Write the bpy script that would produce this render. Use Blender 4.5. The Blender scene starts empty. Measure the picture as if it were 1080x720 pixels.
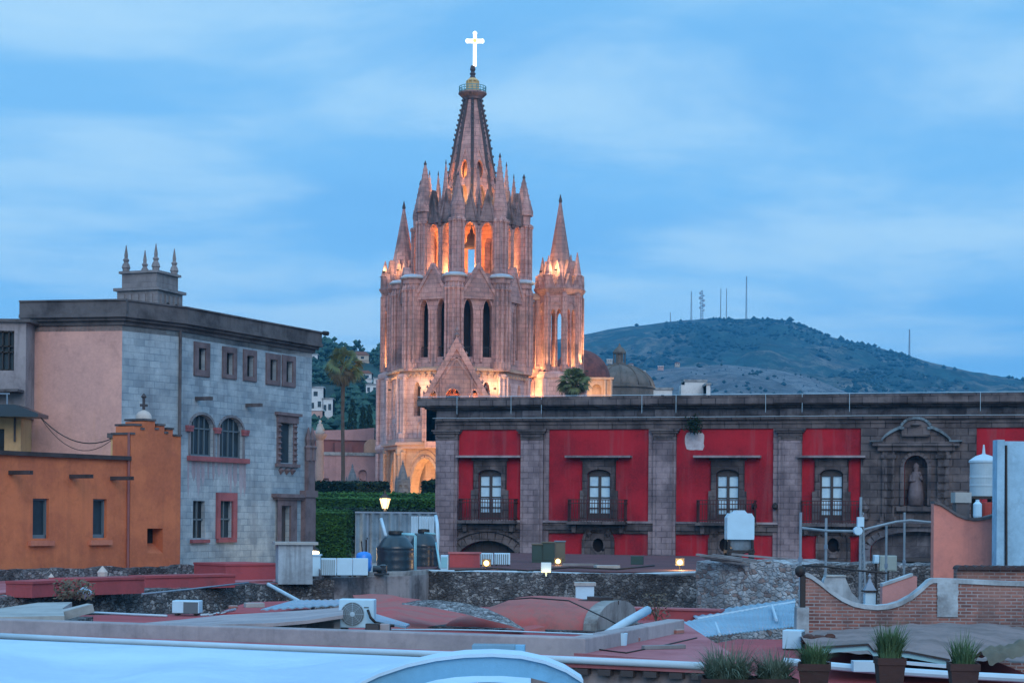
import bpy, bmesh, math, random
from mathutils import Vector, Matrix, noise
R = math.radians
random.seed(7)
scene = bpy.context.scene
C = scene.collection

# ------------------------------------------------------------------ camera, sky, sun, exposure
CAM_Z, FPX, HOR, ROLL = 10.0, 1900.0, 545.0, 0.0085
cam_d = bpy.data.cameras.new('camera')
cam_d.sensor_width = 36.0
cam_d.lens = 36.0 * FPX / 1080.0
cam_d.shift_y = (HOR - 360.0) / 1080.0
cam_d.clip_start, cam_d.clip_end = 0.5, 20000.0
cam = bpy.data.objects.new('camera', cam_d)
cam.location = (0, 0, CAM_Z)
cam.rotation_mode = 'QUATERNION'
cam.rotation_quaternion = (Matrix.Rotation(R(90), 4, 'X') @ Matrix.Rotation(ROLL, 4, 'Z')).to_quaternion()
C.objects.link(cam)
scene.camera = cam

SUN_EL, SUN_AZ = 28.0, 172.0            # soft after-glow behind the viewer's right shoulder
world = bpy.data.worlds.new('World')
scene.world = world
world.use_nodes = True
wt = world.node_tree
wt.nodes.clear()
def WN(t, **kw):
    n = wt.nodes.new(t)
    for k, v in kw.items(): setattr(n, k, v)
    return n
def WL(a, b): wt.links.new(a, b)
sky = WN('ShaderNodeTexSky', sky_type='NISHITA', sun_disc=False)
sky.sun_elevation, sky.sun_rotation = R(SUN_EL), R(SUN_AZ)
sky.altitude, sky.air_density, sky.dust_density, sky.ozone_density = 1900.0, 1.0, 0.6, 3.0
tc = WN('ShaderNodeTexCoord')
sep = WN('ShaderNodeSeparateXYZ'); WL(tc.outputs['Generated'], sep.inputs[0])
def WM(op, a, b=None, clamp=False):
    n = WN('ShaderNodeMath', operation=op); n.use_clamp = clamp
    for i, v in enumerate((a, b)):
        if v is None: continue
        if isinstance(v, (int, float)): n.inputs[i].default_value = v
        else: WL(v, n.inputs[i])
    return n.outputs[0]
def WMIX(f, a, b, mode='MIX'):
    n = WN('ShaderNodeMix', data_type='RGBA', blend_type=mode)
    for i, v in ((0, f), (6, a), (7, b)):
        if isinstance(v, (int, float)): n.inputs[i].default_value = v
        elif isinstance(v, tuple): n.inputs[i].default_value = (*v, 1)
        else: WL(v, n.inputs[i])
    return n.outputs[2]
# a flat layer of dusk cloud: the view direction meets a plane overhead, so streaks close up towards the horizon
den = WM('ADD', WM('MAXIMUM', sep.outputs[2], 0.0), 0.16)
px_, py_ = WM('DIVIDE', sep.outputs[0], den), WM('DIVIDE', sep.outputs[1], den)
cmb = WN('ShaderNodeCombineXYZ'); WL(WM('MULTIPLY', px_, 1.1), cmb.inputs[0]); WL(WM('MULTIPLY', py_, 1.6), cmb.inputs[1])
nz1 = WN('ShaderNodeTexNoise'); nz1.inputs['Scale'].default_value = 1.15; nz1.inputs['Detail'].default_value = 6; nz1.inputs['Roughness'].default_value = .56; nz1.inputs['Distortion'].default_value = .35
WL(cmb.outputs[0], nz1.inputs['Vector'])
rmp = WN('ShaderNodeMapRange', interpolation_type='SMOOTHSTEP'); rmp.inputs[1].default_value = .38; rmp.inputs[2].default_value = .66
WL(nz1.outputs[0], rmp.inputs[0])
nz2 = WN('ShaderNodeTexNoise'); nz2.inputs['Scale'].default_value = 0.8; nz2.inputs['Detail'].default_value = 3
mp2 = WN('ShaderNodeMapping'); mp2.inputs['Location'].default_value = (3.1, 7.7, 0); WL(cmb.outputs[0], mp2.inputs[0]); WL(mp2.outputs[0], nz2.inputs['Vector'])
rm2 = WN('ShaderNodeMapRange', interpolation_type='SMOOTHSTEP'); rm2.inputs[1].default_value = .42; rm2.inputs[2].default_value = .68
WL(nz2.outputs[0], rm2.inputs[0])
SKYK = 10.0                              # the colours below are divided by the background strength 0.1
def sc(c): return tuple(v * SKYK for v in c)
base = WMIX(0.9, sky.outputs[0], sc((.19, .495, .835)))
base = WMIX(WM('MULTIPLY', rm2.outputs[0], .55), base, sc((.155, .42, .775)))
col = WMIX(WM('MULTIPLY', rmp.outputs[0], .85), base, sc((.43, .68, .87)))
up = WM('MAXIMUM', sep.outputs[2], 0.0)
bright = WM('ADD', 1.0, WM('MULTIPLY', WM('MAXIMUM', WM('SUBTRACT', up, 0.30), 0.0), 1.0))
mul = WN('ShaderNodeMix', data_type='RGBA', blend_type='MULTIPLY'); mul.inputs[0].default_value = 1
cb = WN('ShaderNodeCombineColor'); [WL(bright, cb.inputs[i]) for i in range(3)]
WL(col, mul.inputs[6]); WL(cb.outputs[0], mul.inputs[7])
bg = WN('ShaderNodeBackground'); bg.inputs['Strength'].default_value = 0.1
WL(mul.outputs[2], bg.inputs[0])
wo = WN('ShaderNodeOutputWorld'); WL(bg.outputs[0], wo.inputs[0])

sun_d = bpy.data.lights.new('sun', 'SUN')
sun_d.energy, sun_d.angle, sun_d.color = 1.1, R(40), (1.0, .86, .76)
sun = bpy.data.objects.new('sun', sun_d)
a_ = R(SUN_AZ)
sdir = Vector((math.sin(a_) * math.cos(R(SUN_EL)), math.cos(a_) * math.cos(R(SUN_EL)), math.sin(R(SUN_EL))))
sun.rotation_mode = 'QUATERNION'
sun.rotation_quaternion = sdir.to_track_quat('Z', 'Y')
C.objects.link(sun)

vs = scene.view_settings
vs.view_transform, vs.look, vs.exposure, vs.gamma, vs.use_curve_mapping = 'Standard', 'None', 0.26, 1.0, False
scene.cycles.max_bounces = 6
scene.cycles.diffuse_bounces = 3
scene.cycles.glossy_bounces = 2
scene.cycles.transmission_bounces = 3
scene.cycles.volume_bounces = 1
scene.cycles.use_denoising = True
scene.cycles.use_adaptive_sampling = True

# ------------------------------------------------------------------ measuring: photo pixel -> direction -> metres
def U(px, py):
    """undo the camera roll: photo pixel -> pixel of a level camera"""
    x, y = px - 540.0, py - HOR
    c, s = math.cos(ROLL), math.sin(ROLL)
    return x * c + y * s, -x * s + y * c
def W(px, py, d):
    x, y = U(px, py)
    return Vector((x * d / FPX, d, CAM_Z - y * d / FPX))
def onz(px, py, z):
    x, y = U(px, py)
    return W(px, py, (CAM_Z - z) * FPX / y)
def zat(px, py, d): return W(px, py, d).z

# ------------------------------------------------------------------ object plumbing
def tag(o, label=None, cat=None, group=None, kind=None):
    if label: o['label'] = label
    if cat: o['category'] = cat
    if group: o['group'] = group
    if kind: o['kind'] = kind
    elif cat: o['kind'] = 'thing'
    return o
def thing(name, label, cat, loc=(0, 0, 0), rz=0.0, group=None):
    o = bpy.data.objects.new(name, None)
    o.empty_display_size = .3
    C.objects.link(o)
    o.location = loc
    o.rotation_euler = (0, 0, rz)
    return tag(o, label, cat, group)
def dup(root, loc=None, rz=None, label=None, group=None):
    r = root.copy(); C.objects.link(r)
    if loc is not None: r.location = loc
    if rz is not None: r.rotation_euler = (0, 0, rz)
    if label: r['label'] = label
    if group: r['group'] = group
    for ch in list(root.children):
        c = ch.copy(); C.objects.link(c); c.parent = r
        for g in list(ch.children):
            d = g.copy(); C.objects.link(d); d.parent = c
    return r

class MB:
    """collects shapes in one bmesh; build() links them as ONE mesh object"""
    def __init__(s, M=None): s.bm = bmesh.new(); s.M = M or Matrix.Identity(4)
    def v(s, p): return s.bm.verts.new(s.M @ Vector(p))
    def face(s, pts):
        try: return s.bm.faces.new([s.v(p) for p in pts])
        except ValueError: return None
    def box(s, x0, x1, y0, y1, z0, z1):
        p = [(x, y, z) for z in (z0, z1) for y in (y0, y1) for x in (x0, x1)]
        v = [s.v(q) for q in p]
        for f in ((0, 2, 3, 1), (4, 5, 7, 6), (0, 1, 5, 4), (2, 6, 7, 3), (0, 4, 6, 2), (1, 3, 7, 5)):
            s.bm.faces.new([v[i] for i in f])
        return s
    def prism(s, poly, y0, y1):
        """polygon in x,z (counter-clockwise seen from -y) extruded from y0 (front) to y1"""
        n = len(poly)
        a = [s.v((x, y0, z)) for x, z in poly]; b = [s.v((x, y1, z)) for x, z in poly]
        s.bm.faces.new(a); s.bm.faces.new(b[::-1])
        for i in range(n): s.bm.faces.new([a[i], b[i], b[(i + 1) % n], a[(i + 1) % n]])
        return s
    def prism_z(s, poly, z0, z1):
        n = len(poly)
        a = [s.v((x, y, z0)) for x, y in poly]; b = [s.v((x, y, z1)) for x, y in poly]
        s.bm.faces.new(a[::-1]); s.bm.faces.new(b)
        for i in range(n): s.bm.faces.new([a[i], a[(i + 1) % n], b[(i + 1) % n], b[i]])
        return s
    def panel(s, outer, holes, y, depth, back=False):
        """upright face at local y with holes cut through it and their reveals going back by depth"""
        loops = [outer] + holes
        es, rings = [], []
        for lp in loops:
            vs_ = [s.v((x, y, z)) for x, z in lp]
            rings.append(vs_)
            for i in range(len(vs_)): es.append(s.bm.edges.new((vs_[i], vs_[(i + 1) % len(vs_)])))
        nrm = s.M.to_3x3() @ Vector((0, -1, 0))
        r = bmesh.ops.triangle_fill(s.bm, use_beauty=True, use_dissolve=False, edges=es, normal=nrm)
        for f in r['geom']:
            if isinstance(f, bmesh.types.BMFace):
                f.normal_update()
                if f.normal.dot(nrm) < 0: f.normal_flip()
        for lp, ring in zip(loops[1:], rings[1:]):
            b = [s.v((x, y + depth, z)) for x, z in lp]
            n = len(b)
            for i in range(n):
                s.bm.faces.new([ring[i], ring[(i + 1) % n], b[(i + 1) % n], b[i]])
        return s
    def lathe(s, prof, n=12, c=(0, 0, 0), rot=0.0, sq=False, cap=True):
        rings = []
        for r, z in prof:
            if r < 1e-4: rings.append([s.v((c[0], c[1], c[2] + z))])
            else: rings.append([s.v((c[0] + r * math.cos(rot + 2 * math.pi * i / n), c[1] + r * math.sin(rot + 2 * math.pi * i / n), c[2] + z)) for i in range(n)])
        for a, b in zip(rings, rings[1:]):
            for i in range(n):
                j = (i + 1) % n
                if len(a) == 1 and len(b) == 1: continue
                if len(a) == 1: s.bm.faces.new([a[0], b[j], b[i]])
                elif len(b) == 1: s.bm.faces.new([a[i], a[j], b[0]])
                else: s.bm.faces.new([a[i], a[j], b[j], b[i]])
        if cap:
            if len(rings[0]) > 2: s.bm.faces.new(rings[0][::-1])
            if len(rings[-1]) > 2: s.bm.faces.new(rings[-1])
        return s
    def cyl(s, p0, p1, r0, r1=None, n=8):
        r1 = r0 if r1 is None else r1
        p0, p1 = Vector(p0), Vector(p1)
        d = (p1 - p0).normalized()
        a = d.orthogonal().normalized(); b = d.cross(a)
        A, B = [], []
        for i in range(n):
            t = 2 * math.pi * i / n
            o = a * math.cos(t) + b * math.sin(t)
            A.append(s.v(p0 + o * r0)); B.append(s.v(p1 + o * max(r1, 1e-4)))
        s.bm.faces.new(A[::-1]); s.bm.faces.new(B)
        for i in range(n): s.bm.faces.new([A[i], A[(i + 1) % n], B[(i + 1) % n], B[i]])
        return s
    def tube(s, pts, r, n=6):
        pts = [Vector(p) for p in pts]
        rings = []
        for i, p in enumerate(pts):
            d = (pts[min(i + 1, len(pts) - 1)] - pts[max(i - 1, 0)]).normalized()
            ref = Vector((0, 0, 1)) if abs(d.z) < .9 else Vector((0, 1, 0))
            a = d.cross(ref).normalized(); b = a.cross(d)
            rr = r[i] if isinstance(r, (list, tuple)) else r
            rings.append([s.v(p + (a * math.cos(2 * math.pi * k / n) + b * math.sin(2 * math.pi * k / n)) * rr) for k in range(n)])
        for A, B in zip(rings, rings[1:]):
            for k in range(n): s.bm.faces.new([A[k], A[(k + 1) % n], B[(k + 1) % n], B[k]])
        s.bm.faces.new(rings[0][::-1]); s.bm.faces.new(rings[-1])
        return s
    def grid(s, f, nu, nv, thick=None):
        """surface f(u,v) -> point, u,v in 0..1"""
        V = [[s.v(f(i / nu, j / nv)) for i in range(nu + 1)] for j in range(nv + 1)]
        for j in range(nv):
            for i in range(nu): s.bm.faces.new([V[j][i], V[j][i + 1], V[j + 1][i + 1], V[j + 1][i]])
        if thick:
            t = Vector(thick)
            B = [[s.v(Vector(f(i / nu, j / nv)) + t) for i in range(nu + 1)] for j in range(nv + 1)]
            for j in range(nv):
                for i in range(nu): s.bm.faces.new([B[j][i], B[j + 1][i], B[j + 1][i + 1], B[j][i + 1]])
            rim = [(j, 0, j + 1, 0) for j in range(nv)] + [(j, nu, j + 1, nu) for j in range(nv)]
            for a, b, c, d in rim: s.bm.faces.new([V[a][b], V[c][d], B[c][d], B[a][b]])
            for i in range(nu):
                for j in (0, nv): s.bm.faces.new([V[j][i], V[j][i + 1], B[j][i + 1], B[j][i]])
        return s
    def bend(s, fn):
        for v in s.bm.verts: v.co = fn(v.co)
        return s
    def build(s, name, mat, parent=None, smooth=False, bevel=0.0, recalc=True):
        if recalc: bmesh.ops.recalc_face_normals(s.bm, faces=s.bm.faces)
        me = bpy.data.meshes.new(name)
        s.bm.to_mesh(me); s.bm.free()
        me.materials.append(mat)
        if smooth:
            for p in me.polygons: p.use_smooth = True
        o = bpy.data.objects.new(name, me)
        C.objects.link(o)
        if parent is not None: o.parent = parent
        if bevel:
            b = o.modifiers.new('bevel', 'BEVEL'); b.width = bevel; b.segments = 2; b.limit_method = 'ANGLE'
        return o

def rect(x0, x1, z0, z1): return [(x0, z0), (x1, z0), (x1, z1), (x0, z1)]
def arch(x0, x1, z0, z1, rise=None, n=10):
    """opening with a round head (rise None: half circle) between x0 and x1, top at z1"""
    w = (x1 - x0) / 2; cx = (x0 + x1) / 2
    rise = w if rise is None else rise
    zs = z1 - rise
    return [(x0, z0), (x1, z0)] + [(cx + w * math.cos(math.pi * k / n), zs + rise * math.sin(math.pi * k / n)) for k in range(n + 1)]
def lancet(x0, x1, z0, z1, k=1.5, n=5):
    """pointed gothic opening"""
    w = (x1 - x0); cx = (x0 + x1) / 2
    h = min(w * k, (z1 - z0) * .6); zs = z1 - h
    pts = [(x0, z0), (x1, z0)]
    for i in range(n + 1):
        t = i / n; pts.append((x1 - (w / 2) * (1 - math.cos(t * math.pi / 2)), zs + h * math.sin(t * math.pi / 2)))
    for i in range(n - 1, -1, -1):
        t = i / n; pts.append((x0 + (w / 2) * (1 - math.cos(t * math.pi / 2)), zs + h * math.sin(t * math.pi / 2)))
    return pts
def grow(lp, g):
    cx = sum(p[0] for p in lp) / len(lp); cz = sum(p[1] for p in lp) / len(lp)
    w = max(p[0] for p in lp) - min(p[0] for p in lp); h = max(p[1] for p in lp) - min(p[1] for p in lp)
    return [(cx + (p[0] - cx) * (w + 2 * g) / w, cz + (p[1] - cz) * (h + 2 * g) / h) for p in lp]

def stone(mb, c, r, rng, sq=.7):
    """a rounded field stone"""
    res = bmesh.ops.create_icosphere(mb.bm, subdivisions=2, radius=1.0)
    k = Vector((rng.uniform(.7, 1.3), rng.uniform(.7, 1.2), rng.uniform(.6, 1.0) * sq)) * r; o = rng.uniform(0, 99)
    for v in res['verts']:
        n_ = 1 + .35 * noise.noise(v.co * 1.4 + Vector((o, 0, 0)))
        v.co = Vector(c) + Vector((v.co.x * k.x, v.co.y * k.y, v.co.z * k.z)) * n_
class Wall:
    """upright plane p0->p1 (world xy); local x along it, local y away from the viewer, z up from z0"""
    def __init__(s, p0, p1, z0=0.0):
        s.o = Vector((p0[0], p0[1], z0)); e = Vector((p1[0] - p0[0], p1[1] - p0[1], 0))
        s.len = e.length; s.u = e.normalized(); s.y = Vector((-s.u.y, s.u.x, 0)); s.rz = math.atan2(s.u.y, s.u.x); s.z0 = z0
    def at(s, px, py, off=0.0):
        x, y = U(px, py)
        d = Vector((x / FPX, 1.0, -y / FPX)); c = Vector((0, 0, CAM_Z))
        t = (off - (c - s.o).dot(s.y)) / d.dot(s.y)
        p = c + d * t
        return (p - s.o).dot(s.u), p.z - s.z0
    def rect(s, px0, px1, py0, py1, off=0.0):
        a = s.at(px0, (py0 + py1) / 2, off)[0]; b = s.at(px1, (py0 + py1) / 2, off)[0]
        m = (px0 + px1) / 2
        return a, b, s.at(m, py1, off)[1], s.at(m, py0, off)[1]
    def empty(s, name, label, cat, group=None): return thing(name, label, cat, s.o, s.rz, group)

# ------------------------------------------------------------------ materials
def S(r, g, b):
    f = lambda c: (c / 255 / 12.92) if c / 255 <= .04045 else ((c / 255 + .055) / 1.055) ** 2.4
    return (f(r), f(g), f(b))
class NT:
    def __init__(s, name):
        s.m = bpy.data.materials.new(name); s.m.use_nodes = True
        s.t = s.m.node_tree; s.b = s.t.nodes['Principled BSDF']; s.out = s.t.nodes['Material Output']
        s.tc = s.t.nodes.new('ShaderNodeTexCoord')
    def n(s, t, **kw):
        n = s.t.nodes.new(t)
        for k, v in kw.items(): setattr(n, k, v)
        return n
    def l(s, a, b): s.t.links.new(a, b)
    def mix(s, f, a, b, mode='MIX'):
        n = s.n('ShaderNodeMix', data_type='RGBA', blend_type=mode)
        for i, v in ((0, f), (6, a), (7, b)):
            if isinstance(v, (int, float)): n.inputs[i].default_value = v
            elif isinstance(v, tuple): n.inputs[i].default_value = (*v, 1)
            else: s.l(v, n.inputs[i])
        return n.outputs[2]
    def math(s, op, a, b=0.0):
        n = s.n('ShaderNodeMath', operation=op)
        for i, v in ((0, a), (1, b)):
            if isinstance(v, (int, float)): n.inputs[i].default_value = v
            else: s.l(v, n.inputs[i])
        return n.outputs[0]
    def noise(s, scale, detail=4, rough=.55, vec=None, stretch=None, dist=0.0, loc=(0, 0, 0)):
        n = s.n('ShaderNodeTexNoise'); n.inputs['Scale'].default_value = scale
        n.inputs['Detail'].default_value = detail; n.inputs['Roughness'].default_value = rough; n.inputs['Distortion'].default_value = dist
        v = vec or s.tc.outputs['Object']
        m = s.n('ShaderNodeMapping'); m.inputs['Location'].default_value = loc
        if stretch: m.inputs['Scale'].default_value = stretch
        s.l(v, m.inputs[0]); s.l(m.outputs[0], n.inputs['Vector'])
        return n.outputs[0]
    def ramp(s, v, lo, hi, a=0.0, b=1.0):
        n = s.n('ShaderNodeMapRange', interpolation_type='SMOOTHSTEP')
        s.l(v, n.inputs[0])
        for i, x in ((1, lo), (2, hi), (3, a), (4, b)): n.inputs[i].default_value = x
        return n.outputs[0]
    def tangent(s):
        """coordinates running along any upright face: (x along, z, 0)"""
        g = s.n('ShaderNodeSeparateXYZ'); s.l(s.tc.outputs['Normal'], g.inputs[0])
        p = s.n('ShaderNodeSeparateXYZ'); s.l(s.tc.outputs['Object'], p.inputs[0])
        u = s.math('SUBTRACT', s.math('MULTIPLY', p.outputs[1], g.outputs[0]), s.math('MULTIPLY', p.outputs[0], g.outputs[1]))
        c = s.n('ShaderNodeCombineXYZ'); s.l(u, c.inputs[0]); s.l(p.outputs[2], c.inputs[1])
        return c.outputs[0]
    def done(s, col, rough=.85, bump=None, bstr=.3, bdist=.03, spec=.25, metal=0.0):
        if isinstance(col, tuple): s.b.inputs['Base Color'].default_value = (*col, 1)
        else: s.l(col, s.b.inputs['Base Color'])
        if isinstance(rough, (int, float)): s.b.inputs['Roughness'].default_value = rough
        else: s.l(rough, s.b.inputs['Roughness'])
        s.b.inputs['Specular IOR Level'].default_value = spec
        s.b.inputs['Metallic'].default_value = metal
        if bump is not None:
            b = s.n('ShaderNodeBump'); b.inputs['Strength'].default_value = bstr; b.inputs['Distance'].default_value = bdist
            s.l(bump, b.inputs['Height']); s.l(b.outputs[0], s.b.inputs['Normal'])
        return s.m
def mul(c, k): return tuple(min(1.0, v * k) for v in c)

def plaster(name, col, dark=None, big=.35, streak=.0, sc_=.5, rough=.9, stain=None, fine=.12, bstr=.25, grime=.4):
    """painted render: broad fading, fine grain, optional run-down streaks and stains"""
    t = NT(name)
    dark = dark or mul(col, .62)
    a = t.noise(sc_, 5, .6)
    c = t.mix(t.math('MULTIPLY', t.ramp(a, .35, .72), big / .35 * .7), col, dark)
    g = t.noise(1.9, 9, .72, dist=.6, loc=(7, 3, 4))
    c = t.mix(t.ramp(g, .50, .72, 0, grime), c, mul(dark, .55))
    g2 = t.noise(3.7, 8, .75, loc=(1, 8, 6))
    c = t.mix(t.ramp(g2, .56, .70, 0, grime * .6), c, mul(col, 1.3))
    f = t.noise(9.0, 4, .7)
    c = t.mix(t.ramp(f, .3, .75, 0, fine * 2), c, mul(col, 1.25))
    if streak:
        s_ = t.noise(2.2, 5, .65, stretch=(1, 1, .07), loc=(5, 2, 1))
        c = t.mix(t.math('MULTIPLY', t.ramp(s_, .5, .72), streak), c, stain or mul(dark, .5))
    return t.done(c, rough, t.noise(14, 5, .7), bstr, .02)
def masonry(name, cols, bw=.6, bh=.3, mortar=.012, mcol=None, stain=None, samt=.5, ssc=.35, streak=.35, var=.8, bstr=.5, off=.5):
    """coursed stone or brick on any upright face"""
    t = NT(name)
    v = t.tangent()
    wob = t.noise(1.3, 2, .5)
    b = t.n('ShaderNodeTexBrick'); b.offset = off
    t.l(v, b.inputs['Vector'])
    b.inputs['Scale'].default_value = 1.0; b.inputs['Brick Width'].default_value = bw; b.inputs['Row Height'].default_value = bh
    b.inputs['Mortar Size'].default_value = mortar; b.inputs['Mortar Smooth'].default_value = .3; b.inputs['Bias'].default_value = 0.0
    b.inputs['Color1'].default_value = (*cols[0], 1); b.inputs['Color2'].default_value = (*cols[1], 1)
    b.inputs['Mortar'].default_value = (*(mcol or mul(cols[0], .6)), 1)
    c = t.mix(t.ramp(wob, .35, .7, 0, .6 * var), b.outputs[0], cols[2] if len(cols) > 2 else mul(cols[0], 1.2))
    f = t.noise(7, 5, .7)
    c = t.mix(t.ramp(f, .3, .8, 0, .35), c, mul(cols[0], .5))
    if stain:
        a = t.noise(ssc, 6, .62, dist=.4)
        c = t.mix(t.ramp(a, .46, .66, 0, samt), c, stain)
        if streak:
            s_ = t.noise(1.6, 5, .65, stretch=(1, 1, .08), loc=(3, 8, 2))
            c = t.mix(t.ramp(s_, .5, .7, 0, streak), c, stain)
    h = t.math('ADD', t.math('MULTIPLY', b.outputs[1], -1.0), t.math('MULTIPLY', f, .5))
    return t.done(c, .9, h, bstr, .03)
def rubble(name, cols, sc_=4.0, mortar=None, stain=None, samt=.6, flat=1.0):
    t = NT(name)
    m = t.n('ShaderNodeMapping'); m.inputs['Scale'].default_value = (1, 1, 1.5 * flat); t.l(t.tc.outputs['Object'], m.inputs[0])
    jit = t.n('ShaderNodeTexNoise'); jit.inputs['Scale'].default_value = sc_ * .8; t.l(m.outputs[0], jit.inputs['Vector'])
    v = t.mix(.22, m.outputs[0], jit.outputs[1], 'ADD')
    vo = t.n('ShaderNodeTexVoronoi', feature='F1'); vo.inputs['Scale'].default_value = sc_; t.l(v, vo.inputs['Vector'])
    ve = t.n('ShaderNodeTexVoronoi', feature='DISTANCE_TO_EDGE'); ve.inputs['Scale'].default_value = sc_; t.l(v, ve.inputs['Vector'])
    s3 = t.n('ShaderNodeSeparateColor'); t.l(vo.outputs['Color'], s3.inputs[0])
    c = t.mix(s3.outputs[0], cols[0], cols[1])
    c = t.mix(t.ramp(s3.outputs[1], .6, .95), c, cols[2])
    c = t.mix(t.ramp(ve.outputs[0], .005, .06, .85, 0), c, mortar or mul(cols[0], .4))
    f = t.noise(16, 5, .7)
    c = t.mix(t.ramp(f, .35, .75, 0, .5), c, mul(cols[0], .45))
    if stain:
        a = t.noise(.6, 6, .65, dist=.5, loc=(9, 4, 2))
        c = t.mix(t.ramp(a, .42, .62, 0, samt), c, stain)
        a2 = t.noise(2.6, 5, .7, dist=.8, loc=(2, 7, 5))
        c = t.mix(t.ramp(a2, .52, .66, 0, samt * .8), c, stain)
        a3 = t.noise(4.0, 5, .7, dist=.6, loc=(6, 1, 8))
        c = t.mix(t.ramp(a3, .60, .70, 0, .7), c, mul(cols[2], 1.2))
    h = t.math('ADD', t.ramp(ve.outputs[0], 0, .15), t.math('MULTIPLY', f, .6))
    return t.done(c, .92, h, .8, .06)
def plain(name, col, rough=.6, metal=0.0, spec=.4, var=.12, sc_=3.0, bump=0.0):
    t = NT(name)
    a = t.noise(sc_, 5, .6)
    c = t.mix(t.ramp(a, .3, .75, 0, min(1, var * 2)), col, mul(col, .55))
    return t.done(c, rough, t.noise(sc_ * 6, 4) if bump else None, bump, .02, spec, metal)
def leafmat(name, a, b, d):
    t = NT(name)
    g = t.n('ShaderNodeNewGeometry')
    c = t.mix(g.outputs['Random Per Island'], a, b)
    n_ = t.noise(.5, 3)
    c = t.mix(t.ramp(n_, .4, .65, 0, .6), c, d)
    m = t.done(c, .75, spec=.2)
    t.b.inputs['Transmission Weight'].default_value = 0.0
    return m
def emit(name, col, s):
    t = NT(name)
    t.b.inputs['Base Color'].default_value = (*[min(1, c) for c in col], 1)
    t.b.inputs['Emission Color'].default_value = (*col, 1); t.b.inputs['Emission Strength'].default_value = s
    return t.m
def glass(name, col, rough=.08, spec=.6):
    t = NT(name)
    c = t.mix(t.ramp(t.noise(1.5, 3), .35, .7), col, mul(col, .6))
    return t.done(c, rough, spec=spec)
def lamp(name, loc, watts, col, parent=None, r=.25, spot=None, aim=None, blend=.6):
    d = bpy.data.lights.new(name, 'SPOT' if spot else 'POINT')
    d.energy, d.color, d.shadow_soft_size = watts, col, r
    if spot: d.spot_size, d.spot_blend = R(spot), blend
    o = bpy.data.objects.new(name, d); C.objects.link(o); o.location = loc
    if aim is not None:
        o.rotation_mode = 'QUATERNION'; o.rotation_quaternion = (Vector(loc) - Vector(aim)).to_track_quat('Z', 'Y')
    if parent is not None: o.parent = parent
    return o

M = {}
M['ground'] = plain('ground_earth', (.12, .10, .085), .95)
M['iron'] = plain('dark_iron', (.02, .018, .02), .6)
M['steel'] = plain('grey_painted_steel', S(118, 138, 158), .5, var=.2)
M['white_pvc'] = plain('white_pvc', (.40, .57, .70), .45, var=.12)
M['white_metal'] = plain('white_enamel', (.58, .66, .72), .45, var=.12)
M['dark_hole'] = plain('dark_interior', (.012, .011, .014), .9)  # near-black colour stands for the dark of unlit interiors
M['black_plastic'] = plain('black_plastic', (.012, .028, .045), .3, spec=.6)
M['rust_iron'] = plain('rusty_railing', (.055, .018, .022), .7)
M['lichen'] = plaster('lichened_ledge', (.17, .24, .29), (.06, .06, .07), .6, .3, 1.0)
M['statue_dim'] = plaster('dim_statue_stone', (.17, .14, .155), (.10, .085, .095), .5, .3, 2.0)
M['concrete'] = plaster('weathered_concrete', (.33, .35, .37), (.12, .12, .13), .5, .5, 1.2)
HAZE = .00017
HAZE_COL = (.10, .54, .98)
M['frame_blue'] = plain('blue_grey_joinery', (.10, .15, .19), .6)
M['tile_dark'] = plain('dark_roof_tile', (.06, .04, .045), .8, var=.4)
M['tank_pale'] = plain('pale_blue_plastic', (.34, .47, .56), .45, var=.15)
M['red_plastic'] = plain('red_plastic', (.34, .05, .04), .5)
M['pole'] = plain('grey_tube', (.22, .30, .37), .5, var=.3)
M['box_green'] = plain('pale_green_box', (.28, .36, .36), .5)
M['dry_clutter'] = plain('dark_clutter', (.08, .035, .03), .9, var=.5)
M['arch_blue2'] = plain('dusty_blue_panel', (.13, .26, .36), .55, var=.2)
M['grey_stone_warm'] = masonry('turret_stone', ((.25, .235, .25), (.19, .18, .195), (.30, .28, .29)), .5, .26, .01, (.16, .15, .16), (.09, .085, .09), .4, .5)
# ================================================================== ground, hills, far town
def ease(t): t = max(0, min(1, t)); return t * t * (3 - 2 * t)
def ground_z(y): return 2.0 + 7.0 * ease((y - 108) / 34.0)
def interp(tab, x):
    if x <= tab[0][0]: return tab[0][1]
    for (x0, y0), (x1, y1) in zip(tab, tab[1:]):
        if x <= x1:
            t = (x - x0) / (x1 - x0); return y0 + (y1 - y0) * t
    return tab[-1][1]
mb = MB()
ys = [-60, 0, 60, 100, 108, 114, 120, 126, 132, 138, 144, 160, 220, 330, 700, 1500, 4000, 9000]
xs = [-6000, -1500, -400, -150, -60, 0, 60, 150, 400, 1500, 6000]
V = [[mb.v((x, y, ground_z(y))) for x in xs] for y in ys]
for j in range(len(ys) - 1):
    for i in range(len(xs) - 1): mb.bm.faces.new([V[j][i], V[j][i + 1], V[j + 1][i + 1], V[j + 1][i]])
tag(mb.build('ground', M['ground']), kind='structure')

def hillmat(name, green, dry, amt):
    t = NT(name)
    a = t.noise(.006, 7, .66, dist=.7); b = t.noise(.011, 7, .7, dist=.6, loc=(40, 9, 3)); f = t.noise(.09, 5, .75)
    c = t.mix(t.ramp(a, .42, .6), green, mul(green, 1.7))
    c = t.mix(t.ramp(b, .47, .62, 0, amt), c, dry)
    c = t.mix(t.ramp(f, .40, .62, 0, .85), c, mul(green, .45))
    return t.done(c, .95, f, .6, 3.0)
M['hill'] = hillmat('hill_scrub', (.012, .036, .032), (.22, .18, .14), .7)
M['hill_dry'] = hillmat('hill_dry_grass', (.10, .105, .11), (.15, .13, .125), .9)
M['hillside'] = hillmat('wooded_slope', (.02, .055, .05), (.07, .08, .06), .4)

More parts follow.
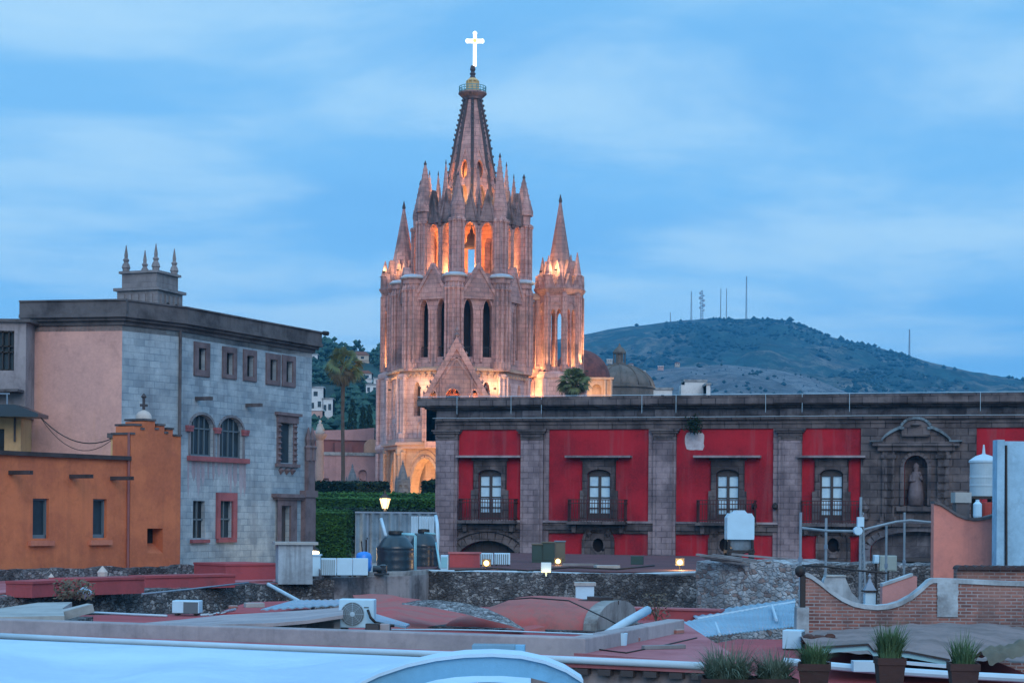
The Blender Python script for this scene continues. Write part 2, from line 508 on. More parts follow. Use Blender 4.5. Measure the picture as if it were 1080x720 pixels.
def ridge_sheet(name, tab, d_foot, d_top, y_foot, px0, px1, mat, rough, n=150, m=26, back=900, seed=0):
    """a hill whose skyline is the table of (pixel, pixel) points, standing between d_foot and d_top metres"""
    mb = MB(); cols = []
    for i in range(n + 1):
        px = px0 + (px1 - px0) * i / n
        top = W(px, interp(tab, px), d_top); foot = W(px, y_foot, d_foot)
        foot.z = min(foot.z, top.z - 2)
        row = []
        for j in range(m + 1):
            t = j / m
            p = foot.lerp(top, t)
            p.z = foot.z + (top.z - foot.z) * (t ** 1.15)
            q = Vector((p.x * .012 + seed, p.y * .012, 0))
            w = min(1, 4 * t) * min(1, 3 * (1 - t) + .12)
            p.z += rough * w * (noise.fractal(q, .9, 2.1, 5))
            row.append(p)
        for k in (1, 2, 3):
            p = Vector(row[m]); s_ = 1 + back * k / 3 / d_top
            p = Vector((p.x * s_, p.y * s_, row[m].z - (row[m].z - 2) * (k / 3) ** 2))
            row.append(p)
        f0 = Vector(row[0]); f0.y -= 40; f0.z = ground_z(f0.y) - 1
        row.insert(0, f0)
        cols.append([mb.v(p) for p in row])
    pts = [[Vector(v.co) for v in c] for c in cols]
    for a, b in zip(cols, cols[1:]):
        for j in range(len(a) - 1): mb.bm.faces.new([a[j], b[j], b[j + 1], a[j + 1]])
    tag(mb.build(name, mat, smooth=True), kind='structure')
    return pts
far_tab = [(100, 420), (320, 388), (400, 380), (520, 370), (615, 354.5), (640, 348), (667, 343.5), (700, 340), (720, 338), (755, 336.5), (778, 337), (796, 335.5), (815, 335.5), (831, 337), (845, 341), (858, 346), (876, 355), (895, 359), (920, 364.5), (956, 374.5), (1000, 386), (1044, 395), (1080, 400.5), (1200, 412), (1500, 440)]
far_pts = ridge_sheet('hill', far_tab, 1300, 2300, 440, 100, 1500, M['hill'], 16, 240, 34, 1200, 3)
near_tab = [(560, 412), (640, 398), (690, 390), (720, 386), (760, 384.5), (791, 386.5), (822, 391), (858, 399), (889, 412), (925, 428), (960, 440)]
near_pts = ridge_sheet('dry_hill', near_tab, 1050, 1400, 446, 560, 960, M['hill_dry'], 9, 90, 16, 240, 9)
left_tab = [(200, 372), (300, 366), (330, 363), (345, 366), (376, 369), (400, 372), (440, 384), (520, 396), (600, 414), (700, 425)]
left_pts = ridge_sheet('hillside', left_tab, 300, 640, 470, 200, 700, M['hillside'], 4, 90, 26, 300, 21)

def blob(mb, c, r, rng, sq=.8):
    """a lumpy shrub crown: jittered octahedron split once"""
    base = [(1, 0, 0), (0, 1, 0), (-1, 0, 0), (0, -1, 0), (0, 0, 1), (0, 0, -1)]
    tri = [(0, 1, 4), (1, 2, 4), (2, 3, 4), (3, 0, 4), (1, 0, 5), (2, 1, 5), (3, 2, 5), (0, 3, 5)]
    vs_ = [mb.bm.verts.new(Vector(c) + Vector((b[0] * r * rng.uniform(.7, 1.25), b[1] * r * rng.uniform(.7, 1.25), b[2] * r * sq * rng.uniform(.7, 1.3)))) for b in base]
    for f in tri: mb.bm.faces.new([vs_[i] for i in f])
def clump_blob(mb, c, r, rng):
    """a fuller tree crown: a dozen small lumps heaped together"""
    for i in range(9):
        a = rng.random() * 6.28; h = rng.random(); k = r * (1 - h * .5) * .62
        blob(mb, (c[0] + k * math.cos(a), c[1] + k * math.sin(a), c[2] + r * (h - .3) * 1.1), r * rng.uniform(.22, .42), rng, .9)
def scatter(pts, n, r0, r1, seed, name, label, mat, j0=1, j1=None, bias=1.0, accept=None, fine=False):
    rng = random.Random(seed); mb = MB()
    j1 = j1 or len(pts[0]) - 4
    k = 0
    while k < n:
        i = rng.randrange(len(pts) - 1); j = j0 + int((j1 - j0) * rng.random() ** bias)
        a, b, c = pts[i][j], pts[i + 1][j], pts[i][j + 1]
        p = a + (b - a) * rng.random() + (c - a) * rng.random()
        if accept and not accept(p, rng): continue
        r = r0 + (r1 - r0) * rng.random() ** 3.2
        (clump_blob if fine else blob)(mb, (p.x, p.y, p.z + r * .4), r, rng)
        k += 1
    return tag(mb.build(name, mat, recalc=False), label, 'scrub', kind='stuff')
M['scrub'] = leafmat('scrub_leaves', (.009, .029, .029), (.015, .04, .036), (.022, .038, .038))
M['wood'] = leafmat('wood_leaves', (.008, .034, .032), (.045, .11, .075), (.014, .045, .045))
def clump(p, rng): return noise.noise(Vector((p.x * .007, p.y * .004, 1.7))) + .7 * noise.noise(Vector((p.x * .024, p.y * .014, 5.2))) + rng.uniform(-.14, .14) > .0
scatter(far_pts, 13000, 1.0, 5.0, 1, 'hill_scrub', 'dark green scrub dotted over the long hill', M['scrub'], accept=clump)
scatter(near_pts, 420, .5, 2.4, 2, 'slope_scrub', 'sparse dark bushes on the brown near slope', M['scrub'], accept=clump)
HOUSE_PX = ((324, 352, 407, 452), (370, 391, 372, 383), (375, 394, 391, 402), (384, 404, 397, 417), (325, 337, 372, 382))
def wood_ok(p, rng):
    """trees keep clear of the houses on the slope"""
    x, y = p.x / p.y * FPX + 540, HOR - (p.z - CAM_Z) * FPX / p.y
    if any(a < x + 4 and x - 4 < b and c < y and y < d + 9 for a, b, c, d in HOUSE_PX): return False
    return -.16 < p.x / p.y < -.02 or rng.random() < .12
scatter(left_pts, 5200, 1.0, 3.6, 4, 'hillside_wood', 'thick teal green wood covering the slope left of the church', M['wood'], accept=wood_ok, fine=True)

# masts on the hill
def hill_top(px, py=None):
    return W(px, (py or interp(far_tab, px)) + 1.5, 2300)
def lattice(mb, h, w, arms):
    n = int(h / 3.2)
    for sx in (-1, 1):
        for sy in (-1, 1): mb.cyl((sx * w, sy * w, 0), (sx * w * .55, sy * w * .55, h), .17, .17, 4)
    for i in range(n):
        z0, z1 = h * i / n, h * (i + 1) / n; k0, k1 = w * (1 - .45 * i / n), w * (1 - .45 * (i + 1) / n)
        for sy in (-1, 1):
            mb.cyl((-k0, sy * k0, z0), (k1, sy * k1, z1), .12, .12, 4); mb.cyl((k0, sy * k0, z0), (-k1, sy * k1, z1), .12, .12, 4)
        mb.box(-k1 - .2, k1 + .2, -k1 - .2, k1 + .2, z1 - .15, z1 + .15)
    return mb
M['mast'] = plain('mast_paint', (.16, .14, .15), .6)
M['dish'] = plain('antenna_drum', (.35, .36, .38), .5)
def mast(px, py, kind, label, name='radio_mast'):
    b = hill_top(px); h = (interp(far_tab, px) - py) * 2300 / FPX
    t = thing(name, label, 'mast', b, 0, 'masts on the hill')
    mb = MB()
    if kind == 'lattice':
        lattice(mb, h, 1.9, 0).build('frame', M['mast'], t)
        for k in range(8):
            z = h * (.35 + .08 * k); s_ = -1 if k % 2 else 1
            MB().cyl((s_ * 1.6, -1.8, z), (s_ * 2.6, -3.4, z), 1.0 + .5 * (k % 3), None, 10).build('dish', M['dish'], t)
    else:
        lattice(mb, h, .9 if kind == 'slim' else .5, 0).build('frame', M['mast'], t)
mast(729, 306, 'slim', 'slender lattice mast beside the dish tower on the hilltop')
mast(740, 305, 'lattice', 'thick lattice tower hung with antenna drums on the hilltop')
mast(760, 303, 'thin', 'faint thin mast, left one of the close pair on the hilltop')
mast(766, 303, 'thin', 'faint thin mast, right one of the close pair on the hilltop')
mast(787, 290, 'slim', 'tallest slender mast standing alone at the hill summit')
mast(959, 346, 'slim', 'lone slender mast on the hill slope far right of the towers')
mast(707, 328, 'thin', 'faintest short mast on the left shoulder of the hill')

# houses on the wooded slope
M['house_white'] = plaster('house_whitewash', (.62, .64, .66), None, .3)
M['house_pink'] = plaster('house_pink', (.5, .32, .28), None, .3)
M['house_cream'] = plaster('house_cream', (.5, .42, .34), None, .3)
M['house_blue'] = plaster('house_blue', (.12, .33, .62), None, .2)
M['tile'] = plain('terracotta_tile', (.24, .12, .085), .9)
M['pane_dark'] = glass('dark_window', (.03, .04, .05))
def hit(px, py, pts, px0, px1):
    """distance at which the hillside sheet shows at a photo pixel"""
    i = max(0, min(len(pts) - 1, int((px - px0) / (px1 - px0) * (len(pts) - 1))))
    for p in pts[i][1:-3]:
        if HOR - (p.z - CAM_Z) * FPX / p.y <= py + (px - 540) * -ROLL: return p.y
    return pts[i][-4].y
def small_house(px0, px1, py0, py1, d, label, mat, wins, flat=True, group='small houses on the slope', annex=None):
    """boxy far house: wall, roof and window parts, measured between pixels at d metres"""
    a = W(px0, py1, d); b = W(px1, py0, d)
    w, h = b.x - a.x, b.z - a.z
    dp = max(4.0, w * .8)
    t = thing('hillside_house', label, 'house', (a.x + w / 2, d, a.z), 0, group)
    mb = MB()
    holes = [rect(-w / 2 + w * x0, -w / 2 + w * x1, h * z0, h * z1) for x0, x1, z0, z1 in wins]
    mb.panel(rect(-w / 2, w / 2, 0, h), holes, 0, .25)
    mb.face([(-w / 2, 0, 0), (-w / 2, dp, 0), (-w / 2, dp, h), (-w / 2, 0, h)]); mb.face([(w / 2, 0, 0), (w / 2, dp, 0), (w / 2, dp, h), (w / 2, 0, h)])
    mb.box(-w / 2, w / 2, .26, dp - .01, -min(6, h * .5 + .6), h - .02)
    if annex: mb.box(*annex)
    mb.build('wall', mat, t)
    if flat: MB().box(-w / 2 - .15, w / 2 + .15, -.15, dp + .15, h, h + .3).build('roof', M['house_white'] if mat is not M['house_white'] else M['concrete'], t)
    else: MB().prism([(-w / 2 - .3, h), (w / 2 + .3, h), (w / 2 - w * .2, h + w * .22), (-w / 2 + w * .2, h + w * .22)], -.3, dp + .3).build('roof', M['tile'], t)
    for x0, x1, z0, z1 in wins:
        MB().box(-w / 2 + w * x0, -w / 2 + w * x1, .12, .2, h * z0, h * z1).build('window', M['pane_dark'], t)
    return t
small_house(326, 341, 409, 440, hit((326 + 341) / 2, 440, left_pts, 200, 700) - 14, 'tall white house beside the stone building on the slope', M['house_white'], [(.3, .6, .72, .88), (.1, .35, .3, .5), (.6, .85, .35, .55)])
small_house(340, 351, 421, 440, hit((340 + 351) / 2, 440, left_pts, 200, 700) - 14, 'white stepped house right of the tall white one, dark windows', M['house_white'], [(.1, .38, .35, .7), (.55, .85, .4, .75)])
small_house(328, 340, 433, 450, hit((328 + 340) / 2, 450, left_pts, 200, 700) - 14, 'pinkish low house under the tall white house', M['house_pink'], [(.2, .45, .4, .7), (.6, .8, .4, .7)])
small_house(372, 389, 374.5, 380, hit((372 + 389) / 2, 380, left_pts, 200, 700) - 14, 'pale house near the ridge beside the church tower', M['house_cream'], [(.15, .3, .3, .75), (.5, .7, .3, .75)], False)
small_house(377, 392, 394, 399, hit((377 + 392) / 2, 399, left_pts, 200, 700) - 14, 'low house with tiled roof halfway up the slope', M['house_white'], [(.2, .4, .2, .7), (.6, .8, .2, .7)], False)
small_house(386, 401, 406, 414, hit((386 + 401) / 2, 414, left_pts, 200, 700) - 14, 'white house with dark doorway close to the church corner', M['house_white'], [(.08, .28, .15, .7), (.5, .7, .3, .7), (.8, .92, .3, .7)])
small_house(394, 402, 399, 405, hit((394 + 402) / 2, 405, left_pts, 200, 700) - 14, 'small white cube house just above the house by the church corner', M['house_white'], [(.3, .6, .3, .7)])
small_house(327, 335, 374, 379, hit((327 + 335) / 2, 379, left_pts, 200, 700) - 14, 'small pale house high on the slope by the stone cornice', M['house_white'], [(.3, .6, .3, .7)])
small_house(327, 332, 443, 452, hit((327 + 332) / 2, 452, left_pts, 200, 700) - 14, 'little bright blue house half hidden behind the stone building', M['house_blue'], [(.3, .7, .3, .6)])
small_house(655, 709, 411, 424, 240, 'long low white house behind the red mansion roof', M['house_white'], [(.78, .84, .35, .6), (.2, .3, .1, .5)], annex=(4.6, 6.2, .3, 3, 0, 2.4), group='white flat houses beyond the mansion roof')
small_house(722, 745, 402.5, 424, 250, 'plain white cube house behind the red mansion roof', M['house_white'], [(.2, .3, .02, .15)], annex=(1.5, 2.1, .3, 2.5, 0, 2.1), group='white flat houses beyond the mansion roof')
small_house(745, 749, 406, 424, 246, 'narrow white annexe against the plain white cube house', M['house_white'], [(.3, .7, .1, .2)], group='white flat houses beyond the mansion roof')
rng = random.Random(77)
i_ = 0
desc = ['white house among trees', 'ochre house among trees', 'pink house among trees', 'pale house among trees']
for px, py, w in ((640, 379, 6), (663, 384, 5), (694, 386, 6), (676, 391, 5), (712, 383, 5)):
    m_ = (M['house_cream'], M['house_cream'], M['house_pink'], M['house_cream'])[i_ % 4]
    small_house(px, px + w, py, py + w * .36, 1000 + 20 * (i_ % 5), ('tiny cream house nearest the church at the foot of the hill', 'tiny cream house above the dome lantern', 'tiny pinkish house high left of the white cube', 'tiny low cream house right of the dome lantern', 'tiny cream house highest above the white cube')[i_], m_, [(.2, .4, .3, .7), (.6, .8, .3, .7)], i_ % 3 != 1, 'far houses at the foot of the hill')
    i_ += 1
# ================================================================== the church
M['pink_stone'] = masonry('pink_stone', ((.57, .315, .30), (.41, .22, .21), (.67, .41, .37)), .9, .45, .03, (.20, .135, .14), (.12, .095, .105), .6, .28, .6)
M['pink_lit'] = masonry('floodlit_pink_stone', ((.62, .42, .43), (.48, .31, .32), (.70, .50, .50)), .9, .45, .03, (.30, .2, .2), (.20, .15, .16), .45, .3, .4)  # lighter copy of the stone: floodlighting on lower stages put into the colour
M['pink_dark'] = masonry('weathered_pink_stone', ((.30, .20, .205), (.20, .14, .145), (.36, .25, .25)), .75, .38, .018, (.1, .08, .08), (.055, .05, .055), .8, .5, .8)
M['pink_light'] = masonry('warm_pink_stone', ((.52, .34, .27), (.43, .27, .215), (.58, .40, .31)), .7, .36, .014, (.32, .2, .16), (.22, .14, .12), .4, .3, .4)
M['crocket'] = plain('dark_crocket_stone', (.075, .065, .075), .9)
M['zinc'] = plain('zinc_sheet', (.36, .42, .50), .5)
CD = 190.0
CR = W(494.7, 520, CD); CR.z = 9.0
church = thing('church', 'tall pink gothic church with lit pointed spires and arched belfry', 'church', CR)
def CL(px, py, dy=0.0): return W(px, py, CD + dy) - CR
def cz(py, px=498.5, dy=0.0): return W(px, py, CD + dy).z - CR.z
def cxx(px, py=300, dy=0.0): return W(px, py, CD + dy).x - CR.x
def vtx(c, r, a): return Vector((c[0] + r * math.sin(R(a)), c[1] - r * math.cos(R(a)), 0))
def facet_M(c, r, a0, a1, z=0.0):
    p, q = vtx(c, r, a0), vtx(c, r, a1)
    u = (q - p).normalized(); y = Vector((-u.y, u.x, 0)); m = (p + q) / 2
    M_ = Matrix(((u.x, y.x, 0, m.x), (u.y, y.y, 0, m.y), (0, 0, 1, z), (0, 0, 0, 1)))
    return M_, (q - p).length / 2
def octa(mb, c, r, rot, z0, z1, holes, th=.7, cap=True, n=8):
    """hollow eight-sided storey; holes(k, hw) -> list of loops in facet coordinates"""
    st = 360 / n
    for k in range(n):
        mb.M, hw = facet_M(c, r, rot + st * k, rot + st * (k + 1))
        h = holes(k, hw)
        mb.panel(rect(-hw, hw, z0, z1), h, 0, th)
        hi = hw - th * math.tan(R(st / 2))
        if hi > .2 and h: mb.panel(rect(-hi, hi, z0, z1), [list(l) for l in h], th, 0.001)
    mb.M = Matrix.Identity(4)
    if cap:
        for z in (z1,):
            mb.prism_z([tuple(vtx(c, r, rot + st * k)[:2]) for k in range(n)], z - .02, z + .25)
    return mb
def band(mb, c, r, rot, z0, z1, n=8):
    mb.prism_z([tuple(vtx(c, r, rot + 360 / n * k)[:2]) for k in range(n)], z0, z1); return mb
def arch_moulding(mb, loop, w, y0, y1):
    """raised rib round the head of an opening (loop starts with its two foot points)"""
    pts = loop[1:] + [loop[0]]
    for (x0, z0), (x1, z1) in zip(pts, pts[1:]):
        if abs(z0 - z1) < 1e-6 and abs(x0 - x1) > .3: continue
        d = Vector((x1 - x0, z1 - z0)); L_ = d.length
        if L_ < 1e-4: continue
        nx, nz = d.y / L_ * w, -d.x / L_ * w
        mb.prism([(x0, z0), (x0 + nx, z0 + nz), (x1 + nx, z1 + nz), (x1, z1)], y0, y1)
def pinnacle(parent, p, w, hs, hp, mat, rot=0, n=8, name='pinnacle', cap=True):
    """shaft, little gables, tapering spirelet with crockets and a finial"""
    mb = MB(); c = (p[0], p[1], p[2])
    mb.lathe([(w * .5, 0), (w * .5, hs + .12 * w)], n, c, R(rot))
    mb.lathe([(w * .5, hs + .1 * w), (w * .285, hs + hp * .45), (w * .045, hs + hp)], n, c, R(rot))
    for k in range(n):
        a = R(rot) + 2 * math.pi * (k + .5) / n
    cb_ = mb
    m_ = max(4, int(hp / .55))
    for k in range(0, n, 2):
        a = R(rot) + 2 * math.pi * k / n
        for i in range(1, m_):
            t = i / m_; r = w * (.5 - .45 * t)
            cb_.box(c[0] + r * math.cos(a) - .045, c[0] + r * math.cos(a) + .045, c[1] + r * math.sin(a) - .045, c[1] + r * math.sin(a) + .045, c[2] + hs + hp * t - .05, c[2] + hs + hp * t + .07)
    o = mb.build(name, mat, parent)
    cb_ = MB()
    cb_.lathe([(w * .05, hs + hp - .25), (w * .085, hs + hp), (w * .05, hs + hp + .12), (.02, hs + hp + .35)], 6, c)
    cb_.build('finial', M['crocket'], o)
    return o
def gable(mb, hw, z0, z1, y0, y1, rib=.16):
    """triangular gable with raised raking ribs, in the current matrix"""
    mb.prism([(-hw, z0), (hw, z0), (0, z1)], y0, y1)
    for s_ in (-1, 1):
        a, b = (s_ * (hw + rib), z0), (0, z1 + rib * 1.6)
        pl = [a, (s_ * (hw - rib * 1.2), z0), (0, z1 - rib * 2.2), b]
        if s_ > 0: pl = pl[::-1]
        mb.prism(pl, y0 - .14, y1 + .05)

# --- lower storeys: polygonal porch base, upper porch stage
c3 = (cxx(483, 440), 0.0)
z475, z395, z300 = cz(474), cz(396), cz(301)
def base_holes(k, hw):
    if k in (6, 7, 0, 1): return [lancet(-hw * .62, hw * .62, .02, z475 * .86, 1.1, 6)]
    return []
mb = octa(MB(), c3, 7.3, -5, 0, z475, base_holes, 1.6, False)
for k in (6, 7, 0, 1):
    mb.M, hw = facet_M(c3, 7.3, -5 + 45 * k, 40 + 45 * k)
    arch_moulding(mb, lancet(-hw * .62, hw * .62, .02, z475 * .86, 1.1, 6), .28, -.14, .02)
    arch_moulding(mb, lancet(-hw * .78, hw * .78, .02, z475 * .95, 1.1, 6), .14, -.08, .02)
mb.M = Matrix.Identity(4)
for k in range(8):
    p = vtx(c3, 7.35, -5 + 45 * k)
    mb.lathe([(.75, 0), (.75, .9), (.5, 1.0), (.5, z475 - .8), (.62, z475 - .7), (.62, z475)], 8, p)
    for da in (-4.5, 4.5):
        q = vtx(c3, 7.75, -5 + 45 * k + da); mb.cyl(q, (q.x, q.y, z475 - .5), .16, .16, 6)
mb.build('porch_base', M['pink_light'], church)
MB().lathe([(5.5, 0.02), (5.5, z475 - .1)], 8, (c3[0], c3[1] + .4, 0), R(10)).build('porch_interior', M['pink_light'], church)
mb = band(MB(), c3, 7.9, -5, z475 - .15, z475 + .22); band(mb, c3, 8.15, -5, z475 + .22, z475 + .5); band(mb, c3, 7.6, -5, z475 + .5, z475 + .9)
mb.build('string_course', M['house_pink'], church)

def porch_holes(k, hw):
    if k in (6, 7, 0, 1): return [lancet(-1.5, -.7, z475 + 3.2, z395 - 1.1), lancet(.7, 1.5, z475 + 3.2, z395 - 1.1)]
    return []
mb = octa(MB(), c3, 7.2, -5, z475 + .5, z395 - .3, porch_holes, .8, True)
for k in range(8):
    p = vtx(c3, 7.15, -5 + 45 * k)
    mb.lathe([(.62, z475 + .5), (.62, z475 + 1.4), (.45, z475 + 1.5), (.45, z395 - .8), (.6, z395 - .6), (.6, z395 - .3)], 8, p)
    for da in (-4, 4):
        q = vtx(c3, 7.5, -5 + 45 * k + da); mb.cyl((q.x, q.y, z475 + .5), (q.x, q.y, z395 - .5), .15, .15, 6)
    mb.M, hw = facet_M(c3, 7.2, -5 + 45 * k, 40 + 45 * k)
    for i in range(4):                                  # blind arcade under the openings
        x = -hw + hw * 2 * (i + .5) / 4
        arch_moulding(mb, lancet(x - .34, x + .34, z475 + 1.0, z475 + 2.6), .1, -.08, .03)
    mb.M = Matrix.Identity(4)
mb.build('porch_stage', M['pink_lit'], church)
MB().lathe([(5.8, z475), (5.8, z395 - .2)], 8, (c3[0], c3[1], 0), R(17.5)).build('porch_stage_core', M['pink_dark'], church)
mb = band(MB(), c3, 7.45, -5, z395 - .32, z395 - .02); band(mb, c3, 7.75, -5, z395 - .02, z395 + .22); band(mb, c3, 7.3, -5, z395 + .22, z395 + .42)
for k in range(8):
    mb.M, hw = facet_M(c3, 7.45, -5 + 45 * k, 40 + 45 * k)
    for i in range(9):
        x = -hw + hw * 2 * (i + .5) / 9; mb.box(x - .1, x + .1, -.16, .04, z395 - .62, z395 - .33)
mb.M = Matrix.Identity(4)
mb.build('cornice', M['pink_light'], church)

# the steep gabled porch front
gy = -8.6
gx = cxx(481.5, 400, gy)
zg0, zgp = cz(424, 481, gy), cz(358.5, 481, gy)
mb = MB(Matrix.Translation((gx, gy, 0)))
hs = [lancet(-3.0, -1.9, zg0 - 4.6, zg0 + 1.3), lancet(1.2, 2.3, zg0 - 4.6, zg0 + 1.3), arch(-1.05, .35, zg0 - 4.6, zg0 + 1.35, .7, 8)]
mb.panel([(-3.45, z475 + .5), (3.45, z475 + .5), (3.45, zg0), (0, zgp), (-3.45, zg0)], hs, 0, 1.0)
for s_ in (-1, 1):
    mb.face([(s_ * 3.45, 0, z475 + .5), (s_ * 3.45, 2.6, z475 + .5), (s_ * 3.45, 2.6, zg0), (s_ * 3.45, 0, zg0)])
    mb.face([(s_ * 3.45, 0, zg0), (s_ * 3.45, 2.6, zg0), (0, 2.6, zgp), (0, 0, zgp)])
    a = [(s_ * 3.75, zg0 - .2), (s_ * 3.2, zg0 - .2), (0, zgp - .9), (0, zgp + .35)]
    mb.prism(a if s_ < 0 else a[::-1], -.22, .05)
    a = [(s_ * 2.6, zg0 + .9), (s_ * 2.4, zg0 + .9), (0, zgp - 2.0), (0, zgp - 1.65)]
    mb.prism(a if s_ < 0 else a[::-1], -.1, .05)
for l in hs: arch_moulding(mb, l, .16, -.12, .03)
arch_moulding(mb, lancet(-1.5, 1.5, zg0 + 1.6, zg0 + 4.4, 1.0, 7), .14, -.1, .03)
arch_moulding(mb, lancet(-2.2, 2.2, zg0 + 1.2, zg0 + 3.6, .7, 7), .12, -.08, .03)
for x in (-1.6, 1.55): mb.cyl((x, -.12, zg0 - 4.6), (x, -.12, zg0 + 2.4), .16, .12, 8)
mb.face([(-3.4, 1.02, z475 + .5), (3.4, 1.02, z475 + .5), (3.4, 1.02, zg0 + 1), (-3.4, 1.02, zg0 + 1)])
mb.M = Matrix.Identity(4)
po = mb.build('porch_gable', M['pink_stone'], church)
mb = MB()
for s_ in (-1, 1):
    for i in range(1, 11):
        t = i / 11; mb.lathe([(.02, -.1), (.13, .06), (.05, .22), (.01, .3)], 6, (gx + s_ * 3.6 * (1 - t), gy - .08, zg0 + (zgp - zg0) * t + .3))
mb.lathe([(.12, 0), (.3, .3), (.1, .6), (.2, .8), (.03, 1.2)], 6, (gx, gy, zgp + .2))
mb.build('crockets', M['pink_dark'], po)

# --- bell stage with paired lancets
c2 = (cxx(487, 350), -.6)
rot2 = -5
def bell_holes(k, hw): return [lancet(-1.52, -.52, z395 + 1.4, cz(323), 1.5), lancet(.52, 1.52, z395 + 1.4, cz(323), 1.5)]
mb = octa(MB(), c2, 6.5, rot2, z395, z300, bell_holes, .8, True)
for k in range(8):
    p = vtx(c2, 6.35, rot2 + 45 * k)
    mb.lathe([(1.12, z395), (1.12, z395 + .9), (.95, z395 + 1.0), (.95, z300 - .7), (1.1, z300 - .5), (1.1, z300)], 8, p, R(22))
    for da in (-11, -5.5, 0, 5.5, 11):
        q = vtx(p, 1.02, rot2 + 45 * k + da * 5); mb.cyl((q.x, q.y, z395 + .2), (q.x, q.y, z300 - 1.4), .15, .15, 6)
        mb.lathe([(.15, 0), (.24, .2), (.02, .8)], 6, (q.x, q.y, z300 - 1.4))
    mb.M, hw = facet_M(c2, 6.5, rot2 + 45 * k, rot2 + 45 * k + 45)
    for l in bell_holes(k, hw): arch_moulding(mb, l, .14, -.1, .04)
    for s_ in (-1, 1): mb.cyl((s_ * .36, -.1, z395 + .9), (s_ * .36, -.1, cz(333)), .12, .12, 6)
    arch_moulding(mb, lancet(-1.75, 1.75, cz(331), cz(312), .8, 7), .16, -.14, .04)
    gable(mb, 2.1, z300 - 2.2, cz(288.5), -.25, .35)
    mb.lathe([(.42, -.06), (.42, .06)], 10, (0, 0, 0)) if False else None
    mb.M = Matrix.Identity(4)
mb.build('bell_stage', M['pink_stone'], church)
MB().lathe([(4.6, z395), (4.6, z300 - .1)], 8, (c2[0], c2[1], 0)).build('bell_dark_core', M['dark_hole'], church)  # solid near-black core stands for the unlit inside of the bell stage
mb = MB()
for k in range(8):
    mb.M, hw = facet_M(c2, 6.5, rot2 + 45 * k, rot2 + 45 * k + 45)
    for cx_ in (-1.02, 1.02):
        for i in range(7): mb.box(cx_ - .48 + .16 * i - .02, cx_ - .48 + .16 * i + .02, .3, .34, z395 + 1.4, z395 + 2.4)
        mb.box(cx_ - .5, cx_ + .5, .28, .36, z395 + 2.4, z395 + 2.48)
mb.M = Matrix.Identity(4)
mb.build('railing', M['iron'], church)
for k in range(8):
    p = vtx(c2, 6.4, rot2 + 45 * k)
    MB().lathe([(1.28, z300), (1.32, z300 + .12), (1.0, z300 + .38), (.3, z300 + .5)], 10, p).build('pier_cap', M['zinc'], church)

# --- open belfry, lit inside
c1 = (0.0, .6)
rot1 = -13
zb0, zb1 = z300 + .2, cz(228)
def belfry_holes(k, hw): return [lancet(-1.5, -.28, zb0 + .5, cz(242), .9, 6), lancet(.28, 1.5, zb0 + .5, cz(242), .9, 6)]
mb = octa(MB(), c1, 5.65, rot1, zb0, zb1, belfry_holes, .8, False)
band(mb, c1, 5.85, rot1, zb1 - .3, zb1 - .05)
for k in range(8):
    p = vtx(c1, 5.65, rot1 + 45 * k)
    mb.lathe([(.86, zb0), (.86, zb0 + .8), (.74, zb0 + .9), (.74, zb1 - 1.2), (.8, zb1)], 8, p, R(22))
    for da in (-60, -20, 20, 60):
        q = vtx(p, .82, rot1 + 45 * k + da); mb.cyl((q.x, q.y, zb0), (q.x, q.y, cz(243)), .14, .14, 6)
        mb.lathe([(.13, 0), (.24, .15), (.24, .35), (.1, .5)], 6, (q.x, q.y, cz(243)))
    mb.M, hw = facet_M(c1, 5.65, rot1 + 45 * k, rot1 + 45 * k + 45)
    for l in belfry_holes(k, hw): arch_moulding(mb, l, .15, -.12, .04)
    mb.cyl((0, -.12, zb0 + .3), (0, -.12, cz(246)), .13, .13, 6)
    mb.M = Matrix.Identity(4)
mb.build('belfry', M['pink_stone'], church)
mb = MB()
for k in range(8):
    mb.M, hw = facet_M(c1, 5.7, rot1 + 45 * k, rot1 + 45 * k + 45)
    for x in (-.9, .9):
        mb.M = facet_M(c1, 5.7, rot1 + 45 * k, rot1 + 45 * k + 45)[0] @ Matrix.Translation((x, 0, 0))
        gable(mb, .78, zb1 - 1.3, cz(209), -.22, .3, .13)
    mb.M = facet_M(c1, 5.7, rot1 + 45 * k, rot1 + 45 * k + 45)[0]
    mb.box(-hw, hw, -.03, .5, zb1 - 1.0, zb1 + .06)
    for x in (-1.75, 0, 1.75): mb.lathe([(.2, zb1 - 1.6), (.2, zb1 + .3), (.27, zb1 + .35), (.2, zb1 + .5), (.02, zb1 + 2.3)], 6, (x, -.16, 0))
mb.M = Matrix.Identity(4)
mb.build('belfry_gables', M['pink_dark'], church)
band(MB(), c1, 5.55, rot1, zb1 - .04, zb1 + .12).build('belfry_roof', M['pink_dark'], church)
mb = MB(); mb.lathe([(.2, 0), (.75, .1), (.8, .3), (.55, .9), (.42, 1.5), (.2, 1.7), (.12, 2.1)], 14, (c1[0], c1[1], zb1 - 3.4)); mb.cyl((c1[0], c1[1], zb1 - 1.4), (c1[0], c1[1], zb1 - .1), .08)
mb.build('bell', M['crocket'], church, True)
tips = {0: 190, 1: 170, 2: 185, 3: 197, 4: 188, 5: 187, 6: 188, 7: 175}
for k in range(8):
    p = vtx(c1, 5.65, rot1 + 45 * k)
    big = k in (1, 2, 7, 5, 6)
    pinnacle(church, (p.x, p.y, zb1 - .1), 2.0 if k in (2, 7) else 1.6, .3, cz(tips[k]) - zb1 - .5, M['pink_stone'])
for k in range(8):                                      # lesser pinnacles between them
    p = vtx(c1, 4.5, rot1 + 45 * k + 22.5)
    pinnacle(church, (p.x, p.y, zb1), .95, .8, 3.6 + .6 * (k % 2), M['pink_stone'], n=6)

